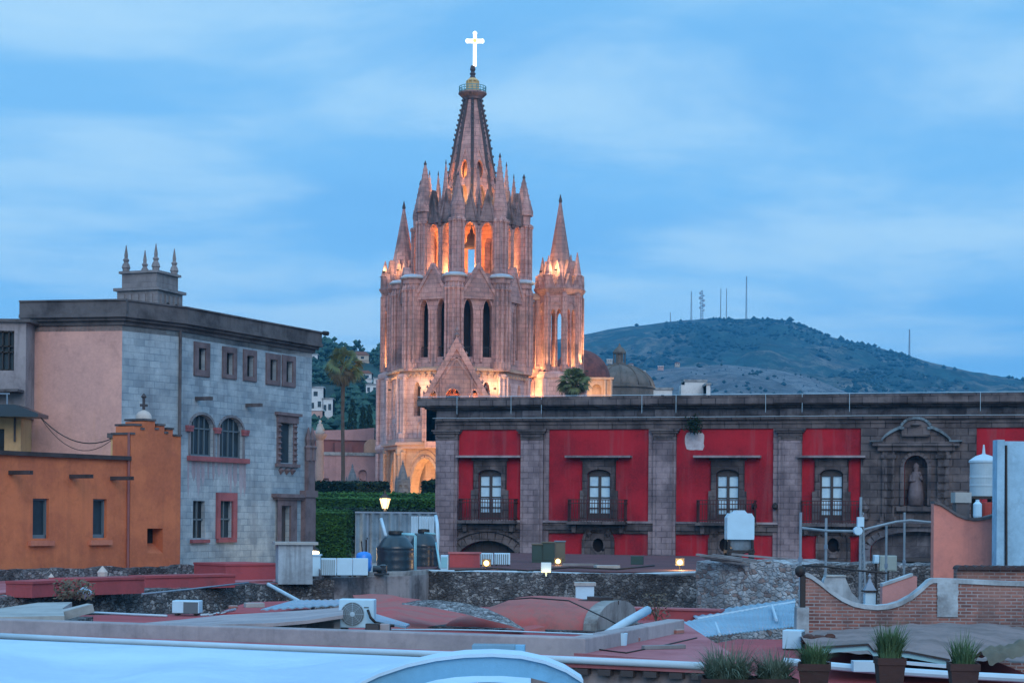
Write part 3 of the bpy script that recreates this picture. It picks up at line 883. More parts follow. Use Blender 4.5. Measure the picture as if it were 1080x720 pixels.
# --- the spire
rots = 2.0
zs0, zs1, zs2 = zb1 + .1, cz(150), cz(103)
r0, r1_, r2_ = 3.05, 1.74, .76
mb = MB()
zo = cz(181)
for k in range(8):
    a0, a1 = rots + 45 * k, rots + 45 * k + 45
    f0, hw0 = facet_M(c1, r0, a0, a1); f1, hw1 = facet_M(c1, r1_, a0, a1)
    ap0, ap1 = r0 * math.cos(R(22.5)), r1_ * math.cos(R(22.5))
    Ls = math.hypot(zs1 - zs0, ap0 - ap1)
    u = Vector((f0[0][0], f0[1][0], 0)); o = Vector((f0[0][3], f0[1][3], zs0)); o1 = Vector((f1[0][3], f1[1][3], zs1))
    up_ = (o1 - o).normalized(); yn = up_.cross(u)
    mb.M = Matrix(((u.x, yn.x, up_.x, o.x), (u.y, yn.y, up_.y, o.y), (u.z, yn.z, up_.z, o.z), (0, 0, 0, 1)))
    zc_ = (zo - zs0) / (zs1 - zs0) * Ls
    oval = [(.36 * math.cos(2 * math.pi * i / 16), zc_ + 1.0 * math.sin(2 * math.pi * i / 16)) for i in range(16)]
    low = lancet(-.5, .5, .6, zc_ - 1.7, 1.2, 5)
    mb.panel([(-hw0, 0), (hw0, 0), (hw1, Ls), (-hw1, Ls)], [oval, low], 0, .28)
    arch_moulding(mb, oval[12:] + oval[:12], .12, -.1, .02)
    for s_ in (-1, 1):
        a = [(s_ * .92, zc_ - .6), (s_ * .78, zc_ - .6), (0, zc_ + 2.1), (0, zc_ + 2.5)]
        mb.prism(a if s_ < 0 else a[::-1], -.14, .02)
mb.M = Matrix.Identity(4)
mb.lathe([(r1_, zs1), (r2_, zs2)], 8, (c1[0], c1[1], 0), R(rots - 90), cap=False)
spire = mb.build('spire', M['pink_stone'], church)
MB().lathe([(r0 * .5, zs0), (r1_ * .5, zs1), (.1, zs1 + 2)], 8, (c1[0], c1[1], 0), R(rots)).build('spire_core', M['pink_light'], spire)
mb = MB()
for k in range(8):
    prof = [(r0, zs0), (r1_, zs1), (r2_, zs2)]
    for (ra, za), (rb, zb_) in zip(prof, prof[1:]):
        n_ = 9
        for i in range(n_):
            t0, t1 = i / n_, (i + 1) / n_
            p = vtx(c1, ra + (rb - ra) * t0 + .04, rots + 45 * k); q = vtx(c1, ra + (rb - ra) * t1 + .04, rots + 45 * k)
            z_0, z_1 = za + (zb_ - za) * t0, za + (zb_ - za) * t1
            mb.cyl((p.x, p.y, z_0), (q.x, q.y, z_1), .17, .17, 6)
            d = vtx((0, 0), .27, rots + 45 * k)
            mb.lathe([(.02, -.12), (.10, 0), (.06, .12), (.01, .18)], 6, (p.x + d.x * .62, p.y + d.y * .62, z_0 + .3))
mb.build('crocketed_ribs', M['crocket'], spire)
mb = MB()
mb.lathe([(1.0, zs2 - .1), (1.1, zs2 + .1), (1.5, zs2 + .45), (1.5, zs2 + .62), (.9, zs2 + .64)], 16, (c1[0], c1[1], 0))
ring = mb.build('gallery', M['pink_dark'], church)
mb = MB()
for i in range(20):
    a = 2 * math.pi * i / 20; x, y = c1[0] + 1.42 * math.cos(a), c1[1] + 1.42 * math.sin(a)
    mb.cyl((x, y, zs2 + .6), (x, y, zs2 + 1.25), .03, .03, 5)
    b = 2 * math.pi * (i + 1) / 20; x2, y2 = c1[0] + 1.42 * math.cos(b), c1[1] + 1.42 * math.sin(b)
    for z in (.75, 1.0, 1.25): mb.cyl((x, y, zs2 + z), (x2, y2, zs2 + z), .04, .04, 5)
M['teal'] = plain('teal_glow_rail', (.10, .30, .36), .6)  # teal glow round the gallery put into the rail colour
mb.build('gallery_railing', M['teal'], ring)
zl = zs2 + .64
M['gold_lit'] = plain('gold_lit_stone', (.60, .42, .2), .55)  # golden lamplight on the lantern put into the stone colour
mb = MB(); mb.lathe([(.85, zl), (.75, zl + .3), (.62, zl + .4), (.5, zl + 1.1), (.66, zl + 1.25), (.55, zl + 1.4), (.33, zl + 1.55)], 8, (c1[0], c1[1], 0))
for i in range(8):
    a = math.pi * i / 4; mb.cyl((c1[0] + .62 * math.cos(a), c1[1] + .62 * math.sin(a), zl + .35), (c1[0] + .62 * math.cos(a), c1[1] + .62 * math.sin(a), zl + 1.25), .09, .09, 5)
mb.build('lantern', M['gold_lit'], church)
zc0, zc1 = cz(68.5, 500), cz(32, 501)
mb = MB(); mb.lathe([(.36, zl + 1.5), (.22, zl + 1.8), (.34, zl + 2.0), (.18, zl + 2.2), (.3, zl + 2.45), (.2, zc0 + .05)], 10, (c1[0], c1[1], 0))
mb.build('cross_stem', M['crocket'], church)
M['cross'] = emit('lit_cross', (1.0, .92, .80), 1.5)
xc, ya, zh = c1[0] + .2, c1[1], zc1 - 1.0
mb = MB()
w = .175
prof = [(-w, zc0), (w, zc0), (w, zh - w), (.78, zh - w), (.84, zh - .22), (.98, zh - .06), (.98, zh + .06), (.84, zh + .22), (.78, zh + w), (w, zh + w), (w, zc1 - .24), (.22, zc1 - .16), (.06, zc1), (-.06, zc1), (-.22, zc1 - .16), (-w, zc1 - .24), (-w, zh + w), (-.78, zh + w), (-.84, zh + .22), (-.98, zh + .06), (-.98, zh - .06), (-.84, zh - .22), (-.78, zh - w), (-w, zh - w)]
mb.prism([(xc + x, z) for x, z in prof], ya - .2, ya + .2)
cr = mb.build('cross', M['cross'], church)
M['cross_boss'] = emit('amber_boss', (1.0, .45, .12), 1.0)
MB().cyl((xc, ya - .3, zh), (xc, ya + .3, zh), .2, .2, 12).build('boss', M['cross_boss'], cr)

# --- corner turrets
def turret(cx_px, dy, r, rt, tip_px, name_tips, hollow):
    c = (cxx(cx_px, 340, dy), dy)
    zt1, zt0 = cz(308, cx_px, dy), cz(393, cx_px, dy)
    t = bpy.data.objects.new('corner_turret', None); C.objects.link(t); t.parent = church
    def th(k, hw): return [lancet(-.58, -.06, zt0 + .5, cz(328, cx_px, dy), 1.6), lancet(.06, .58, zt0 + .5, cz(328, cx_px, dy), 1.6)]
    mb = octa(MB(), c, r, rt, zt0, zt1, th, .45, True)
    for k in range(8):
        p = vtx(c, r, rt + 45 * k)
        mb.lathe([(.42, zt0), (.42, zt0 + .7), (.3, zt0 + .8), (.3, zt1)], 6, p)
        for da in (-35, 35):
            q = vtx(p, .34, rt + 45 * k + da); mb.cyl((q.x, q.y, zt0), (q.x, q.y, zt1 - .6), .1, .1, 5)
        mb.M, hw = facet_M(c, r, rt + 45 * k, rt + 45 * k + 45)
        l = lancet(-.66, .66, zt0 + .4, cz(321, cx_px, dy), 1.1); arch_moulding(mb, l, .14, -.1, .03)
        mb.M = Matrix.Identity(4)
    mb.build('turret_shaft', M['pink_stone'], t)
    mb = MB(); mb.lathe([(r + .45, 0), (r + .45, zt0 - .9), (r + .6, zt0 - .7), (r + .6, zt0 - .3), (r + .2, zt0)], 8, (c[0], c[1], 0), R(rt))
    for k in range(8):
        p = vtx(c, r + .42, rt + 45 * k)
        for da in (-40, 0, 40):
            q = vtx(p, .2, rt + 45 * k + da); mb.cyl((q.x, q.y, 0), (q.x, q.y, z475 - .4), .17, .17, 6); mb.cyl((q.x, q.y, z475 + .3), (q.x, q.y, zt0 - .8), .17, .17, 6)
    mb.lathe([(r + .6, z475 - .3), (r + .85, z475), (r + .85, z475 + .3), (r + .5, z475 + .6)], 8, (c[0], c[1], 0), R(rt))
    mb.build('turret_base', M['pink_lit'], t)
    mb = MB(); mb.lathe([(r + .1, zt1 - .5), (r + .35, zt1 - .2), (r + .55, zt1 + .1), (r + .55, zt1 + .25), (r + .1, zt1 + .3)], 8, (c[0], c[1], 0), R(rt - 90))
    for k in range(8):
        for f in (-.5, .5):
            m_, hw = facet_M(c, r + .2, rt + 45 * k, rt + 45 * k + 45)
            mb.M = m_ @ Matrix.Translation((f * hw, 0, 0)); gable(mb, hw * .42, zt1 + .25, zt1 + 1.6, -.1, .15, .06)
    mb.M = Matrix.Identity(4)
    mb.build('turret_crown', M['pink_stone'], t)
    zp = zt1 + .3
    tz = cz(tip_px, cx_px, dy)
    mb = MB(); mb.lathe([(1.75, zp), (1.55, zp + 1.1), (1.48, zp + 1.2), (.8, zp + (tz - zp) * .55), (.1, tz)], 8, (c[0], c[1], 0), R(rt - 90))
    for k in range(8):                                  # little dormer gables round the foot of the spire
        m_, hw = facet_M(c, 1.5, rt + 45 * k, rt + 45 * k + 45)
        mb.M = m_; gable(mb, hw * .75, zp + .9, zp + 2.9, -.12, .3, .07); mb.box(-hw * .3, hw * .3, -.02, .2, zp, zp + 1.0)
    mb.M = Matrix.Identity(4)
    sp = mb.build('turret_spire', M['pink_stone'], t)
    MB().lathe([(.1, tz - .3), (.2, tz), (.12, tz + .3), (.03, tz + .7)], 6, (c[0], c[1], 0)).build('spire_tip', M['crocket'], t)
    for k in range(4):
        p = vtx(c, r - .1, rt + 22.5 + 90 * k - 22.5)
        q = MB(); w_ = 1.0
        q.lathe([(w_ * .5, 0), (w_ * .5, 1.2), (w_ * .62, 1.25), (w_ * .44, 1.4), (w_ * .05, cz(name_tips[k], cx_px, dy) - zp)], 8, (p.x, p.y, zp)); q.build('turret_pinnacle', M['pink_stone'], t)
    return t, c, zt0, zt1
tR = turret(590, 3.0, 2.3, -34, 212, (272, 268, 266, 270), True)
tL = turret(425, 3.5, 2.05, -80, 219, (276, 272, 272, 276), False)

# --- walls linking tower and turrets, flying buttress, nave
mb = MB()
xa, xb = cxx(541, 350, 3.2), cxx(567, 350, 3.2)
mb.box(xa, xb, 2.6, 9, 0, cz(318, 550, 3)); mb.box(cxx(428, 350, 3), cxx(445, 350, 3), 3.2, 9, 0, cz(318, 435, 3))
for px in (546, 553, 560):
    x = cxx(px, 350, 2.4); mb.lathe([(.32, 0), (.32, cz(396) - .4), (.24, cz(396)), (.24, cz(322)), (.36, cz(318))], 8, (x, 2.4, 0))
mb.build('side_wall', M['pink_stone'], church)
mb = MB(); z0_ = cz(317, 552, 3)
mb.box(xa - .2, xb + .2, 2.1, 3.2, z0_, z0_ + .35); mb.box(xa - .1, xb + .1, 2.3, 3.2, z0_ + .35, z0_ + .7)
z0_ = cz(394, 552, 3); mb.box(xa - .2, xb + .2, 1.7, 2.6, z0_ - .4, z0_); mb.box(xa - .1, xb + .1, 1.9, 2.6, z0_, z0_ + .4)
mb.build('side_cornice', M['pink_light'], church)
mb = MB()
pts = [Vector((cxx(538, 312, .5), .5, cz(312))), Vector((cxx(546, 316, .8), .8, cz(316))), Vector((cxx(552, 325, 1.1), 1.1, cz(325))), Vector((cxx(555, 338, 1.4), 1.4, cz(338)))]
mb.tube(pts, .38, 6); mb.tube([p + Vector((0, 0, .8)) for p in pts], .22, 6)
mb.build('flying_buttress', M['pink_stone'], church)
mb = MB()
x0, x1 = cxx(420, 400, 9), cxx(597, 400, 9)
mb.box(x0, x1, 5.6, 48, 0, cz(402, 500, 9)); mb.prism([(x0, cz(402, 500, 9)), (x1, cz(402, 500, 9)), ((x0 + x1) / 2, cz(385, 500, 9))], 9.5, 48)
mb.build('nave', M['pink_dark'], church)

# --- the church's own floodlights (fixtures and their light)
WARM, AMBER = (1.0, .60, .24), (1.0, .33, .06)
def flood(p, watts, col, r=.2, spot=None, aim=None, fixture=True):
    if fixture: MB().box(p[0] - .14, p[0] + .14, p[1] - .1, p[1] + .1, p[2] - .32, p[2] - .14).build('floodlight_fixture', M['iron'], church)
    lamp('floodlight', p, watts, col, church, r, spot, aim)
for z, wv in ((zb0 + .9, 950), (zb0 + 4.6, 650)): flood((c1[0] - .8, c1[1] + .5, z), wv, AMBER, .3, fixture=False)
p = vtx(c1, 1.6, -21); flood((p.x, p.y, zo - .5), 110, (1.0, .36, .05), .1, fixture=False)
p = vtx(c1, 1.95, -21); flood((p.x, p.y, zs0 + .5), 60, WARM, .1, fixture=False)
p = vtx(c1, 1.95, 24); flood((p.x, p.y, zs0 + .5), 30, WARM, .1, fixture=False)
for a, wv in ((-58, 620), (-25, 800), (22, 620), (62, 240), (-100, 300)):
    p = vtx(c1, 3.9, a); flood((p.x, p.y, zb1 + .75), wv * .55, WARM, .12)
# lancets of the belfry lit from their sills
for a, wv in ((-45, 260), (-24, 240), (0, 300), (20, 150), (54, 520)):
    p = vtx(c1, 4.3, a); flood((p.x, p.y, zb0 + .7), wv, WARM, .12)
for t_, c_, zt0, zt1 in (tR, tL):
    flood((c_[0], c_[1], zt0 + .5), 900, WARM, .15)
    for a, wv in ((-12, 90), (60, 40), (-70, 60)):
        p = vtx(c_, 2.2, a); flood((p.x, p.y, zt1 + 2.3), wv * (2.0 if c_ is tR[1] else 1.1), WARM, .25)
p = vtx(tR[1], 3.3, 62); flood((p.x, p.y, tR[2] + .3), 2600, WARM, .15, 100, (p.x, p.y + .4, tR[3] + 3))
p = vtx(tR[1], 3.3, -30); flood((p.x, p.y - .2, tR[2] + .2), 260, WARM, .15, 100, (p.x, p.y + .6, tR[3] + 3))
flood((cxx(549, 385, 1.8), 1.6, cz(388)), 900, WARM, .15)
flood((cxx(555, 420, 1.0), 1.0, cz(424)), 650, WARM, .15)
# porch ledge, porch niches, portal arches
for a, wv in ((-62, 300), (-28, 200), (30, 240)):
    p = vtx(c3, 7.9, a); flood((p.x, p.y, cz(412)), wv * .8, WARM, .12)
for x, wv, col in ((-2.45, 160, WARM), (-.35, 180, AMBER), (1.75, 170, WARM)): flood((gx + x, gy + .55, zg0 - .6), wv, col, .1, fixture=False)
for k, wv in ((6, 380), (7, 700), (0, 400), (1, 300)):
    p = vtx(c3, 6.2, -5 + 45 * k + 22.5); flood((p.x, p.y, 1.4), wv, (1.0, .62, .22), .2, fixture=False)
for px, wv in ((405, 1600), (432, 1500), (462, 1800), (500, 2200), (545, 1800)):
    p = CL(px, 500, -13); flood((p.x, p.y, .5), wv, WARM, .25, 95, (p.x + .3, -6.5, 14))
for px, wv in ((396, 1500), (470, 2200), (560, 2600)):
    p = CL(px, 500, -30); flood((p.x, p.y, .7), wv, (1.0, .62, .30), .4, 75, (p.x * .5, 0, 24))
# ================================================================== domed chapel, low pink house, plaza
M['dome_red'] = plaster('red_dome_tiles', (.17, .065, .06), (.07, .035, .04), .5, .4, 1.0)
M['dome_tan'] = plaster('tan_dome_tiles', (.15, .13, .12), (.09, .085, .08), .5, .5, .8)
M['peach'] = plaster('peach_render', (.55, .36, .27), None, .3, .2, .8)
def dome_prof(r, h, n=9): return [(r * math.cos(math.pi / 2 * i / n), h * math.sin(math.pi / 2 * i / n)) for i in range(n + 1)]
d_ = 216.0
b = W(612, 404, d_); b.z = 9
ch = thing('domed_chapel', 'chapel with dark red dome and floodlit peach drum behind the church', 'chapel', b)
zd = zat(403, 612, d_) if False else W(612, 403, d_).z - 9
MB().lathe([(3.6 * 1.02 * math.cos(math.pi / 2 * i / 9), zd + 3.9 * math.sin(math.pi / 2 * i / 9)) for i in range(10)], 20, (0, 0, 0)).build('dome', M['dome_red'], ch, True)
mb = MB()
a0 = W(620, 404, d_ - 4).x - b.x; a1 = W(646, 404, d_ - 4).x - b.x
mb.panel(rect(a0 - 6, a1, 0, zd + .1), [arch(a0 + .5, a1 - 1.3, zd - 6, zd - .5)], -4, .5)
mb.box(a0 - 6, a1, -3.4, 6, 0, zd - .05); mb.box(a0 - 6.1, a1 + .15, -4.2, 6.1, zd + .05, zd + .3)
for x in (a1 - .2, a1 - .9): mb.lathe([(.22, 0), (.18, zd)], 8, (x, -4.1, 0))
mb.build('drum', M['peach'], ch)
d2 = 232.0
c_ = W(653, 411, d2); c_.z = 9
ch2 = thing('domed_tower', 'tan ribbed dome with a small columned lantern behind the chapel', 'dome', c_)
zd2 = W(653, 410, d2).z - 9; r2 = 37 * d2 / FPX
mb = MB().lathe([(r2 * math.cos(math.pi / 2 * i / 9), zd2 + 3.1 * math.sin(math.pi / 2 * i / 9)) for i in range(10)], 24)
for k in range(12):
    a = 2 * math.pi * k / 12
    mb.tube([(r2 * 1.01 * math.cos(math.pi / 2 * i / 9) * math.cos(a), r2 * 1.01 * math.cos(math.pi / 2 * i / 9) * math.sin(a), zd2 + 3.13 * math.sin(math.pi / 2 * i / 9)) for i in range(10)], .1, 5)
mb.build('dome', M['dome_tan'], ch2, True)
MB().lathe([(r2 * .98, 0), (r2 * .98, zd2), (r2 * 1.04, zd2 + .02), (r2 * 1.04, zd2 + .25), (r2, zd2 + .3)], 24).build('drum', M['dome_tan'], ch2)
mb = MB(); zt = zd2 + 3.0
mb.lathe([(.85, zt), (.85, zt + .35), (.5, zt + .4), (.5, zt + 1.5), (.85, zt + 1.55), (.85, zt + 1.75), (.62, zt + 2.1), (.2, zt + 2.45), (.03, zt + 2.9)], 10)
for k in range(6):
    a = math.pi / 3 * k; mb.cyl((.72 * math.cos(a), .72 * math.sin(a), zt + .35), (.72 * math.cos(a), .72 * math.sin(a), zt + 1.55), .09, .09, 6)
mb.build('lantern', M['dome_tan'], ch2)
lamp('chapel_floodlight', (a1 - 2.2, -6.4, zd - 2.6), 420, WARM, ch, .2)
lamp('dome_floodlight', (r2 + .9, -1.2, zd2 + .3), 40, (1.0, .85, .65), ch2, .2)

# low pink house left of the church
d_ = 196.0
hw = Wall(W(300, 500, d_)[:2], W(402, 500, d_ + 3)[:2], 9.0)
ho = hw.empty('pink_house', 'low pink house with dusky terrace roof left of the church', 'house')
M['pink_wall'] = plaster('dusty_pink_render', (.44, .27, .28), (.30, .19, .2), .4, .25, .5)
M['dusk_red'] = plaster('dull_red_roof', (.26, .11, .11), (.15, .08, .085), .4, .2, .5)
def H(px, py, off=0): return hw.at(px, py, off)
zA, zB, zC, zD = H(360, 480)[1], H(360, 484)[1], H(360, 455, 4)[1], H(360, 464, 4)[1]
xl, xr = 0.0, hw.len
mb = MB()
dr = arch(H(378, 500)[0], H(387, 500)[0], .05, H(382, 495)[1])
mb.panel(rect(xl, xr, 0, zA), [dr, rect(H(326, 500)[0], H(333, 500)[0], .2, H(330, 504)[1]), rect(H(337, 500)[0], H(347, 500)[0], .2, H(340, 504)[1])], 0, .4)
mb.face([(xl, .42, 0), (xr, .42, 0), (xr, .42, zA), (xl, .42, zA)])
mb.build('wall', M['pink_wall'], ho)
MB().box(xl, xr, -.15, .3, zA, zA + .35).build('ledge', M['concrete'], ho)
MB().box(xl, xr, .45, 4, zA + .02, zA + .2).build('terrace', M['dusk_red'], ho)
mb = MB(); mb.box(xl, xr, 4, 9, 0, zD); mb.build('upper_wall', M['dusk_red'], ho)
mb = MB(); mb.prism([(xl, zD + .01), (xr, zD + .01), (xr, zC + .5), (xr - 3, zC + .2), (xl + 2, zC), (xl, zC)], 3.8, 9.3)
mb.build('parapet', M['pink_wall'], ho)
mb = MB(); x, z = H(392, 478, 3.8); mb.box(x - .9, x + .9, 3.4, 3.99, zA + .2, z + .2); mb.prism(arch(x - .9, x + .9, z + .2, z + 1.6, .9), 3.5, 3.98); mb.build('dormer', M['peach'], ho)
MB().cyl((x, 3.38, z - .6), (x, 3.48, z - .6), .38, .38, 12).build('round_window', M['dark_hole'], ho)
MB().box(H(352, 480, 3.6)[0], H(370, 480, 3.6)[0], 3.0, 3.9, zA + .2, zA + 1.5).build('roof_box', M['dusk_red'], ho)
M['bulb'] = emit('lit_bulb', (1.0, .80, .50), 6.0)
M['bulb_white'] = emit('lit_bulb_white', (1.0, .93, .80), 6.0)
p = W(329, 479, 192)
wl = thing('wall_light', 'small lit white lamp on the pink house terrace beside the column', 'lamp', p)
MB().lathe([(.02, -.25), (.28, -.1), (.3, .1), (.02, .25)], 10).build('bulb', M['bulb_white'], wl); MB().box(-.05, .05, -.05, 4.5, -.45, -.25).build('bracket', M['iron'], wl)

# column with a statue, stone spirelets, cypresses
M['column'] = plaster('column_stone', (.42, .28, .24), None, .4)
M['statue'] = plaster('pale_statue_stone', (.48, .44, .42), None, .4)
d_ = 180.0
p = W(337, 510, d_); p.z = 9
co = thing('monument_column', 'slim pink stone column carrying a pale statue beside the stone building', 'column', p)
zt = W(337, 459, d_).z - 9; ztop = W(337, 444, d_).z - 9
MB().lathe([(.85, 0), (.85, 1.0), (.6, 1.1), (.6, 1.6), (.45, 1.8), (.38, zt - .5), (.6, zt - .2), (.7, zt), (.7, zt + .12), (.4, zt + .14)], 12).build('shaft', M['column'], co)
mb = MB(); mb.lathe([(.42, zt + .1), (.46, zt + .35), (.36, zt + .75), (.26, zt + 1.0), (.3, zt + 1.1), (.1, zt + 1.18), (.15, zt + 1.3), (.13, zt + 1.45), (.02, zt + 1.56)], 10); mb.cyl((.2, -.1, zt + .95), (.42, -.25, zt + .55), .1, .07, 6)
mb.build('statue', M['statue'], co, True)
M['grey_stone'] = masonry('grey_carved_stone', ((.17, .18, .20), (.12, .13, .15), (.22, .23, .25)), .5, .3, .012, (.07, .07, .08), (.06, .065, .075), .5, .8)
def spirelet(px, pt, pb, d, w, label):
    p = W(px, pb, d); p.z = 9 + 0.0
    h = W(px, pt, d).z - 9; zb = W(px, pb, d).z - 9
    t = thing('stone_spirelet', label, 'monument', p, R(8), 'grey gothic spirelets before the church')
    MB().lathe([(w * .95, 0), (w * .95, zb - .2), (w * .8, zb), (w * .8, zb + .5), (w * .66, zb + .55)], 4, (0, 0, 0), R(45)).build('pedestal', M['grey_stone'], t)
    z1 = zb + (h - zb) * .5
    mb = MB()
    for k in range(4):
        mb.M = Matrix.Rotation(R(90 * k), 4, 'Z') @ Matrix.Translation((0, -w * .5, 0))
        mb.panel(rect(-w * .5, w * .5, zb + .5, z1), [lancet(-w * .36, -w * .06, zb + .8, z1 - .5), lancet(w * .06, w * .36, zb + .8, z1 - .5)], 0, w * .12)
        mb.M = Matrix.Rotation(R(90 * k), 4, 'Z'); mb.lathe([(w * .12, zb + .5), (w * .1, z1 - .2), (.02, z1 + .35)], 6, (-w * .48, -w * .48, 0))
    mb.M = Matrix.Identity(4); mb.box(-w * .37, w * .37, -w * .37, w * .37, zb + .5, z1 - .1)
    mb.build('tabernacle', M['grey_stone'], t)
    MB().lathe([(w * .44, z1 - .1), (w * .33, z1 + (h - z1) * .35), (.1, h - .2), (.12, h - .05), (.02, h + .2)], 8, (0, 0, 0), R(22)).build('spire', M['grey_stone'], t)
spirelet(371.5, 491, 522, 170, 1.15, 'grey stone gothic spirelet against the pink house wall')
spirelet(424.5, 487, 524, 170, 1.2, 'grey stone gothic spirelet against the lit church arch')

M['cypress'] = leafmat('cypress_leaves', (.010, .030, .022), (.02, .045, .03), (.012, .03, .02))
M['bark'] = plain('bark', (.10, .075, .06), .95, var=.4)
def cypress(px, pt, pb, d, r, label):
    p = W(px, pb, d); h = W(px, pt, d).z - 9; p.z = 9
    t = thing('cypress_tree', label, 'tree', p, 0, 'cypresses behind the pink house')
    MB().cyl((0, 0, 0), (0, 0, h * .8), .18, .05).build('trunk', M['bark'], t)
    rng = random.Random(int(px)); mb = MB()
    for i in range(900):
        z = h * rng.random() ** .9; k = z / h
        rr = r * min(1, 4 * k + .25) * (1 - k) ** .45 * rng.uniform(.55, 1.05)
        a = rng.random() * 6.28; c = Vector((rr * math.cos(a), rr * math.sin(a), z)); s_ = rng.uniform(.14, .3)
        u = Vector((rng.uniform(-1, 1), rng.uniform(-1, 1), .2)).normalized() * s_
        mb.face([c - u, c + Vector((0, 0, s_ * .6)) + u * .2, c + u, c + Vector((0, 0, s_ * 2.2))])
    mb.build('crown', M['cypress'], t, recalc=False)
cypress(371.5, 424, 456, 238, 1.3, 'leftmost dark cypress behind the pink house parapet')
cypress(382.5, 431, 456, 240, 1.0, 'middle dark cypress behind the pink house parapet')
cypress(389.5, 430, 456, 244, 1.05, 'dark cypress nearest the church behind the pink parapet')

# palms
M['frond'] = leafmat('palm_frond', (.085, .12, .05), (.15, .17, .075), (.08, .09, .05))
M['frond_dry'] = leafmat('palm_dry_skirt', (.10, .085, .05), (.15, .12, .075), (.07, .06, .045))
def palm(px, p_top, p_heart, p_base, d, w_px, label, skirt, seed, nf=46):
    p = W(px, p_base, d); p.z = 9
    zh = W(px, p_heart, d).z - 9; zt = W(px, p_top, d).z - 9
    L0 = max(zt - zh, w_px * d / FPX * .66)
    t = thing('fan_palm', label, 'palm', p)
    rng = random.Random(seed)
    mb = MB(); mb.tube([(.0, 0, 0), (.08, 0, zh * .35), (-.04, .05, zh * .7), (0, 0, zh)], [.26, .19, .17, .24], 8); mb.build('trunk', M['bark'], t)
    def fans(n, lo, hi, mat, nm, Lk):
        mb = MB()
        for i in range(n):
            az = i * 2.39996 + rng.uniform(-.2, .2); el = lo + (hi - lo) * ((i + .5) / n) + rng.uniform(-.12, .12)
            d0 = Vector((math.cos(az) * math.cos(el), math.sin(az) * math.cos(el), math.sin(el)))
            L1 = L0 * Lk * rng.uniform(.8, 1.1)
            o = Vector((0, 0, zh)); q = o + d0 * L1 * .5
            mb.cyl(o, q, .06, .04, 4)
            side = d0.cross(Vector((0, 0, 1)))
            if side.length < .1: side = Vector((1, 0, 0))
            side.normalize(); side = Matrix.Rotation(rng.uniform(-1.3, 1.3), 3, d0) @ side; n2 = side.cross(d0)
            nb = 13
            for k in range(nb):
                b_ = (k / (nb - 1) - .5) * 2.5
                dd = (d0 * math.cos(b_) + side * math.sin(b_)).normalized()
                ln = L1 * .52 * (1 - .25 * abs(b_) / 1.25) * rng.uniform(.85, 1.1)
                droop = Vector((0, 0, -1)) * ln * .35
                w_ = n2.cross(dd).normalized() * ln * .07
                m1 = q + dd * ln * .55; e = q + dd * ln + droop
                mb.face([q - w_ * .3, m1 - w_, m1 + w_, q + w_ * .3]); mb.face([m1 - w_, e, m1 + w_])
        mb.build(nm, mat, t, recalc=False)
    fans(nf, -.55, 1.45, M['frond'], 'crown', 1.0)
    fans(skirt, -1.45, -.6, M['frond_dry'], 'dry_skirt', .85)
palm(361, 362, 385, 505, 176, 38, 'tall fan palm with slim trunk rising left of the church', 22, 5, 32)
palm(605, 385, 403, 470, 150, 31, 'bushy fan palm showing over the mansion roof beside the church', 14, 8, 54)

# clipped laurels and hedges of the garden
M['laurel'] = leafmat('laurel_leaves', (.025, .088, .018), (.056, .16, .032), (.022, .068, .02))
M['hedge_dark'] = leafmat('dark_hedge_leaves', (.006, .020, .012), (.014, .036, .018), (.008, .022, .012))
def hedge(name, label, px0, px1, pt, pb, d, depth, mat, n, s_, seed, group=None, zmin=None, cat='hedge'):
    a, b_ = W(px0, pb, d), W(px1, pt, d)
    z0 = ground_z(d) if zmin is None else zmin
    w, h = b_.x - a.x, b_.z - z0
    t = thing(name, label, cat, (a.x + w / 2, d + depth / 2, z0), 0, group)
    rng = random.Random(seed)
    mb = MB(); mb.grid(lambda u, v: (-w / 2 + .35 + (w - .7) * u, -depth / 2 + .35 + (depth - .7) * v, h - .3 + .1 * math.sin(u * 23 + v * 5)), 24, 6)
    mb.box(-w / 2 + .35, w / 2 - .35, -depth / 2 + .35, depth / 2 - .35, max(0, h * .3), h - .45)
    mb.build('shade_core', M['hedge_core'], t)  # near-black core puts the shade behind the leaves into colour
    mb = MB()
    for i in range(n):
        f = rng.random(); cx_, cy_, cz_ = rng.uniform(-w / 2, w / 2), rng.uniform(-depth / 2, depth / 2), rng.uniform(0, h)
        lump = .34 * noise.noise(Vector((cx_ * .9 + seed, cy_ * .9, cz_ * .9)))
        if f < .42: cz_ = h + lump - rng.random() ** 2 * .3; nr = Vector((0, 0, 1))
        elif f < .82: cy_ = -depth / 2 - lump + rng.random() ** 2 * .3; cz_ = h * (1 - rng.random() ** 1.6); nr = Vector((0, -1, 0))
        else:
            s2 = rng.choice((-1, 1)); cx_ = s2 * (w / 2 + lump - rng.random() ** 2 * .3); nr = Vector((s2, 0, 0))
        c = Vector((cx_, cy_, cz_))
        nn = (nr * .45 + Vector((0, 0, .95)) + Vector((rng.gauss(0, .4), rng.gauss(0, .4), rng.gauss(0, .4)))).normalized()
        u = nn.orthogonal().normalized(); v = nn.cross(u); an = rng.random() * 6.28
        e = (u * math.cos(an) + v * math.sin(an)) * s_ * rng.uniform(.6, 1.3); g = nn.cross(e) * .55
        mb.face([c - e, c - g, c + e, c + g])
    mb.build('leaves', mat, t, recalc=False)
    mb = MB(); k = max(1, int(w / 3))
    for i in range(k):
        x = -w / 2 + w * (i + .5) / k; mb.tube([(x, 0, 0), (x + .1, .1, h * .3), (x, 0, h * .7)], [.16, .12, .08], 6)
    mb.build('stems', M['bark'], t)
    return t
M['hedge_core'] = plain('hedge_shade', (.004, .010, .007), .95)
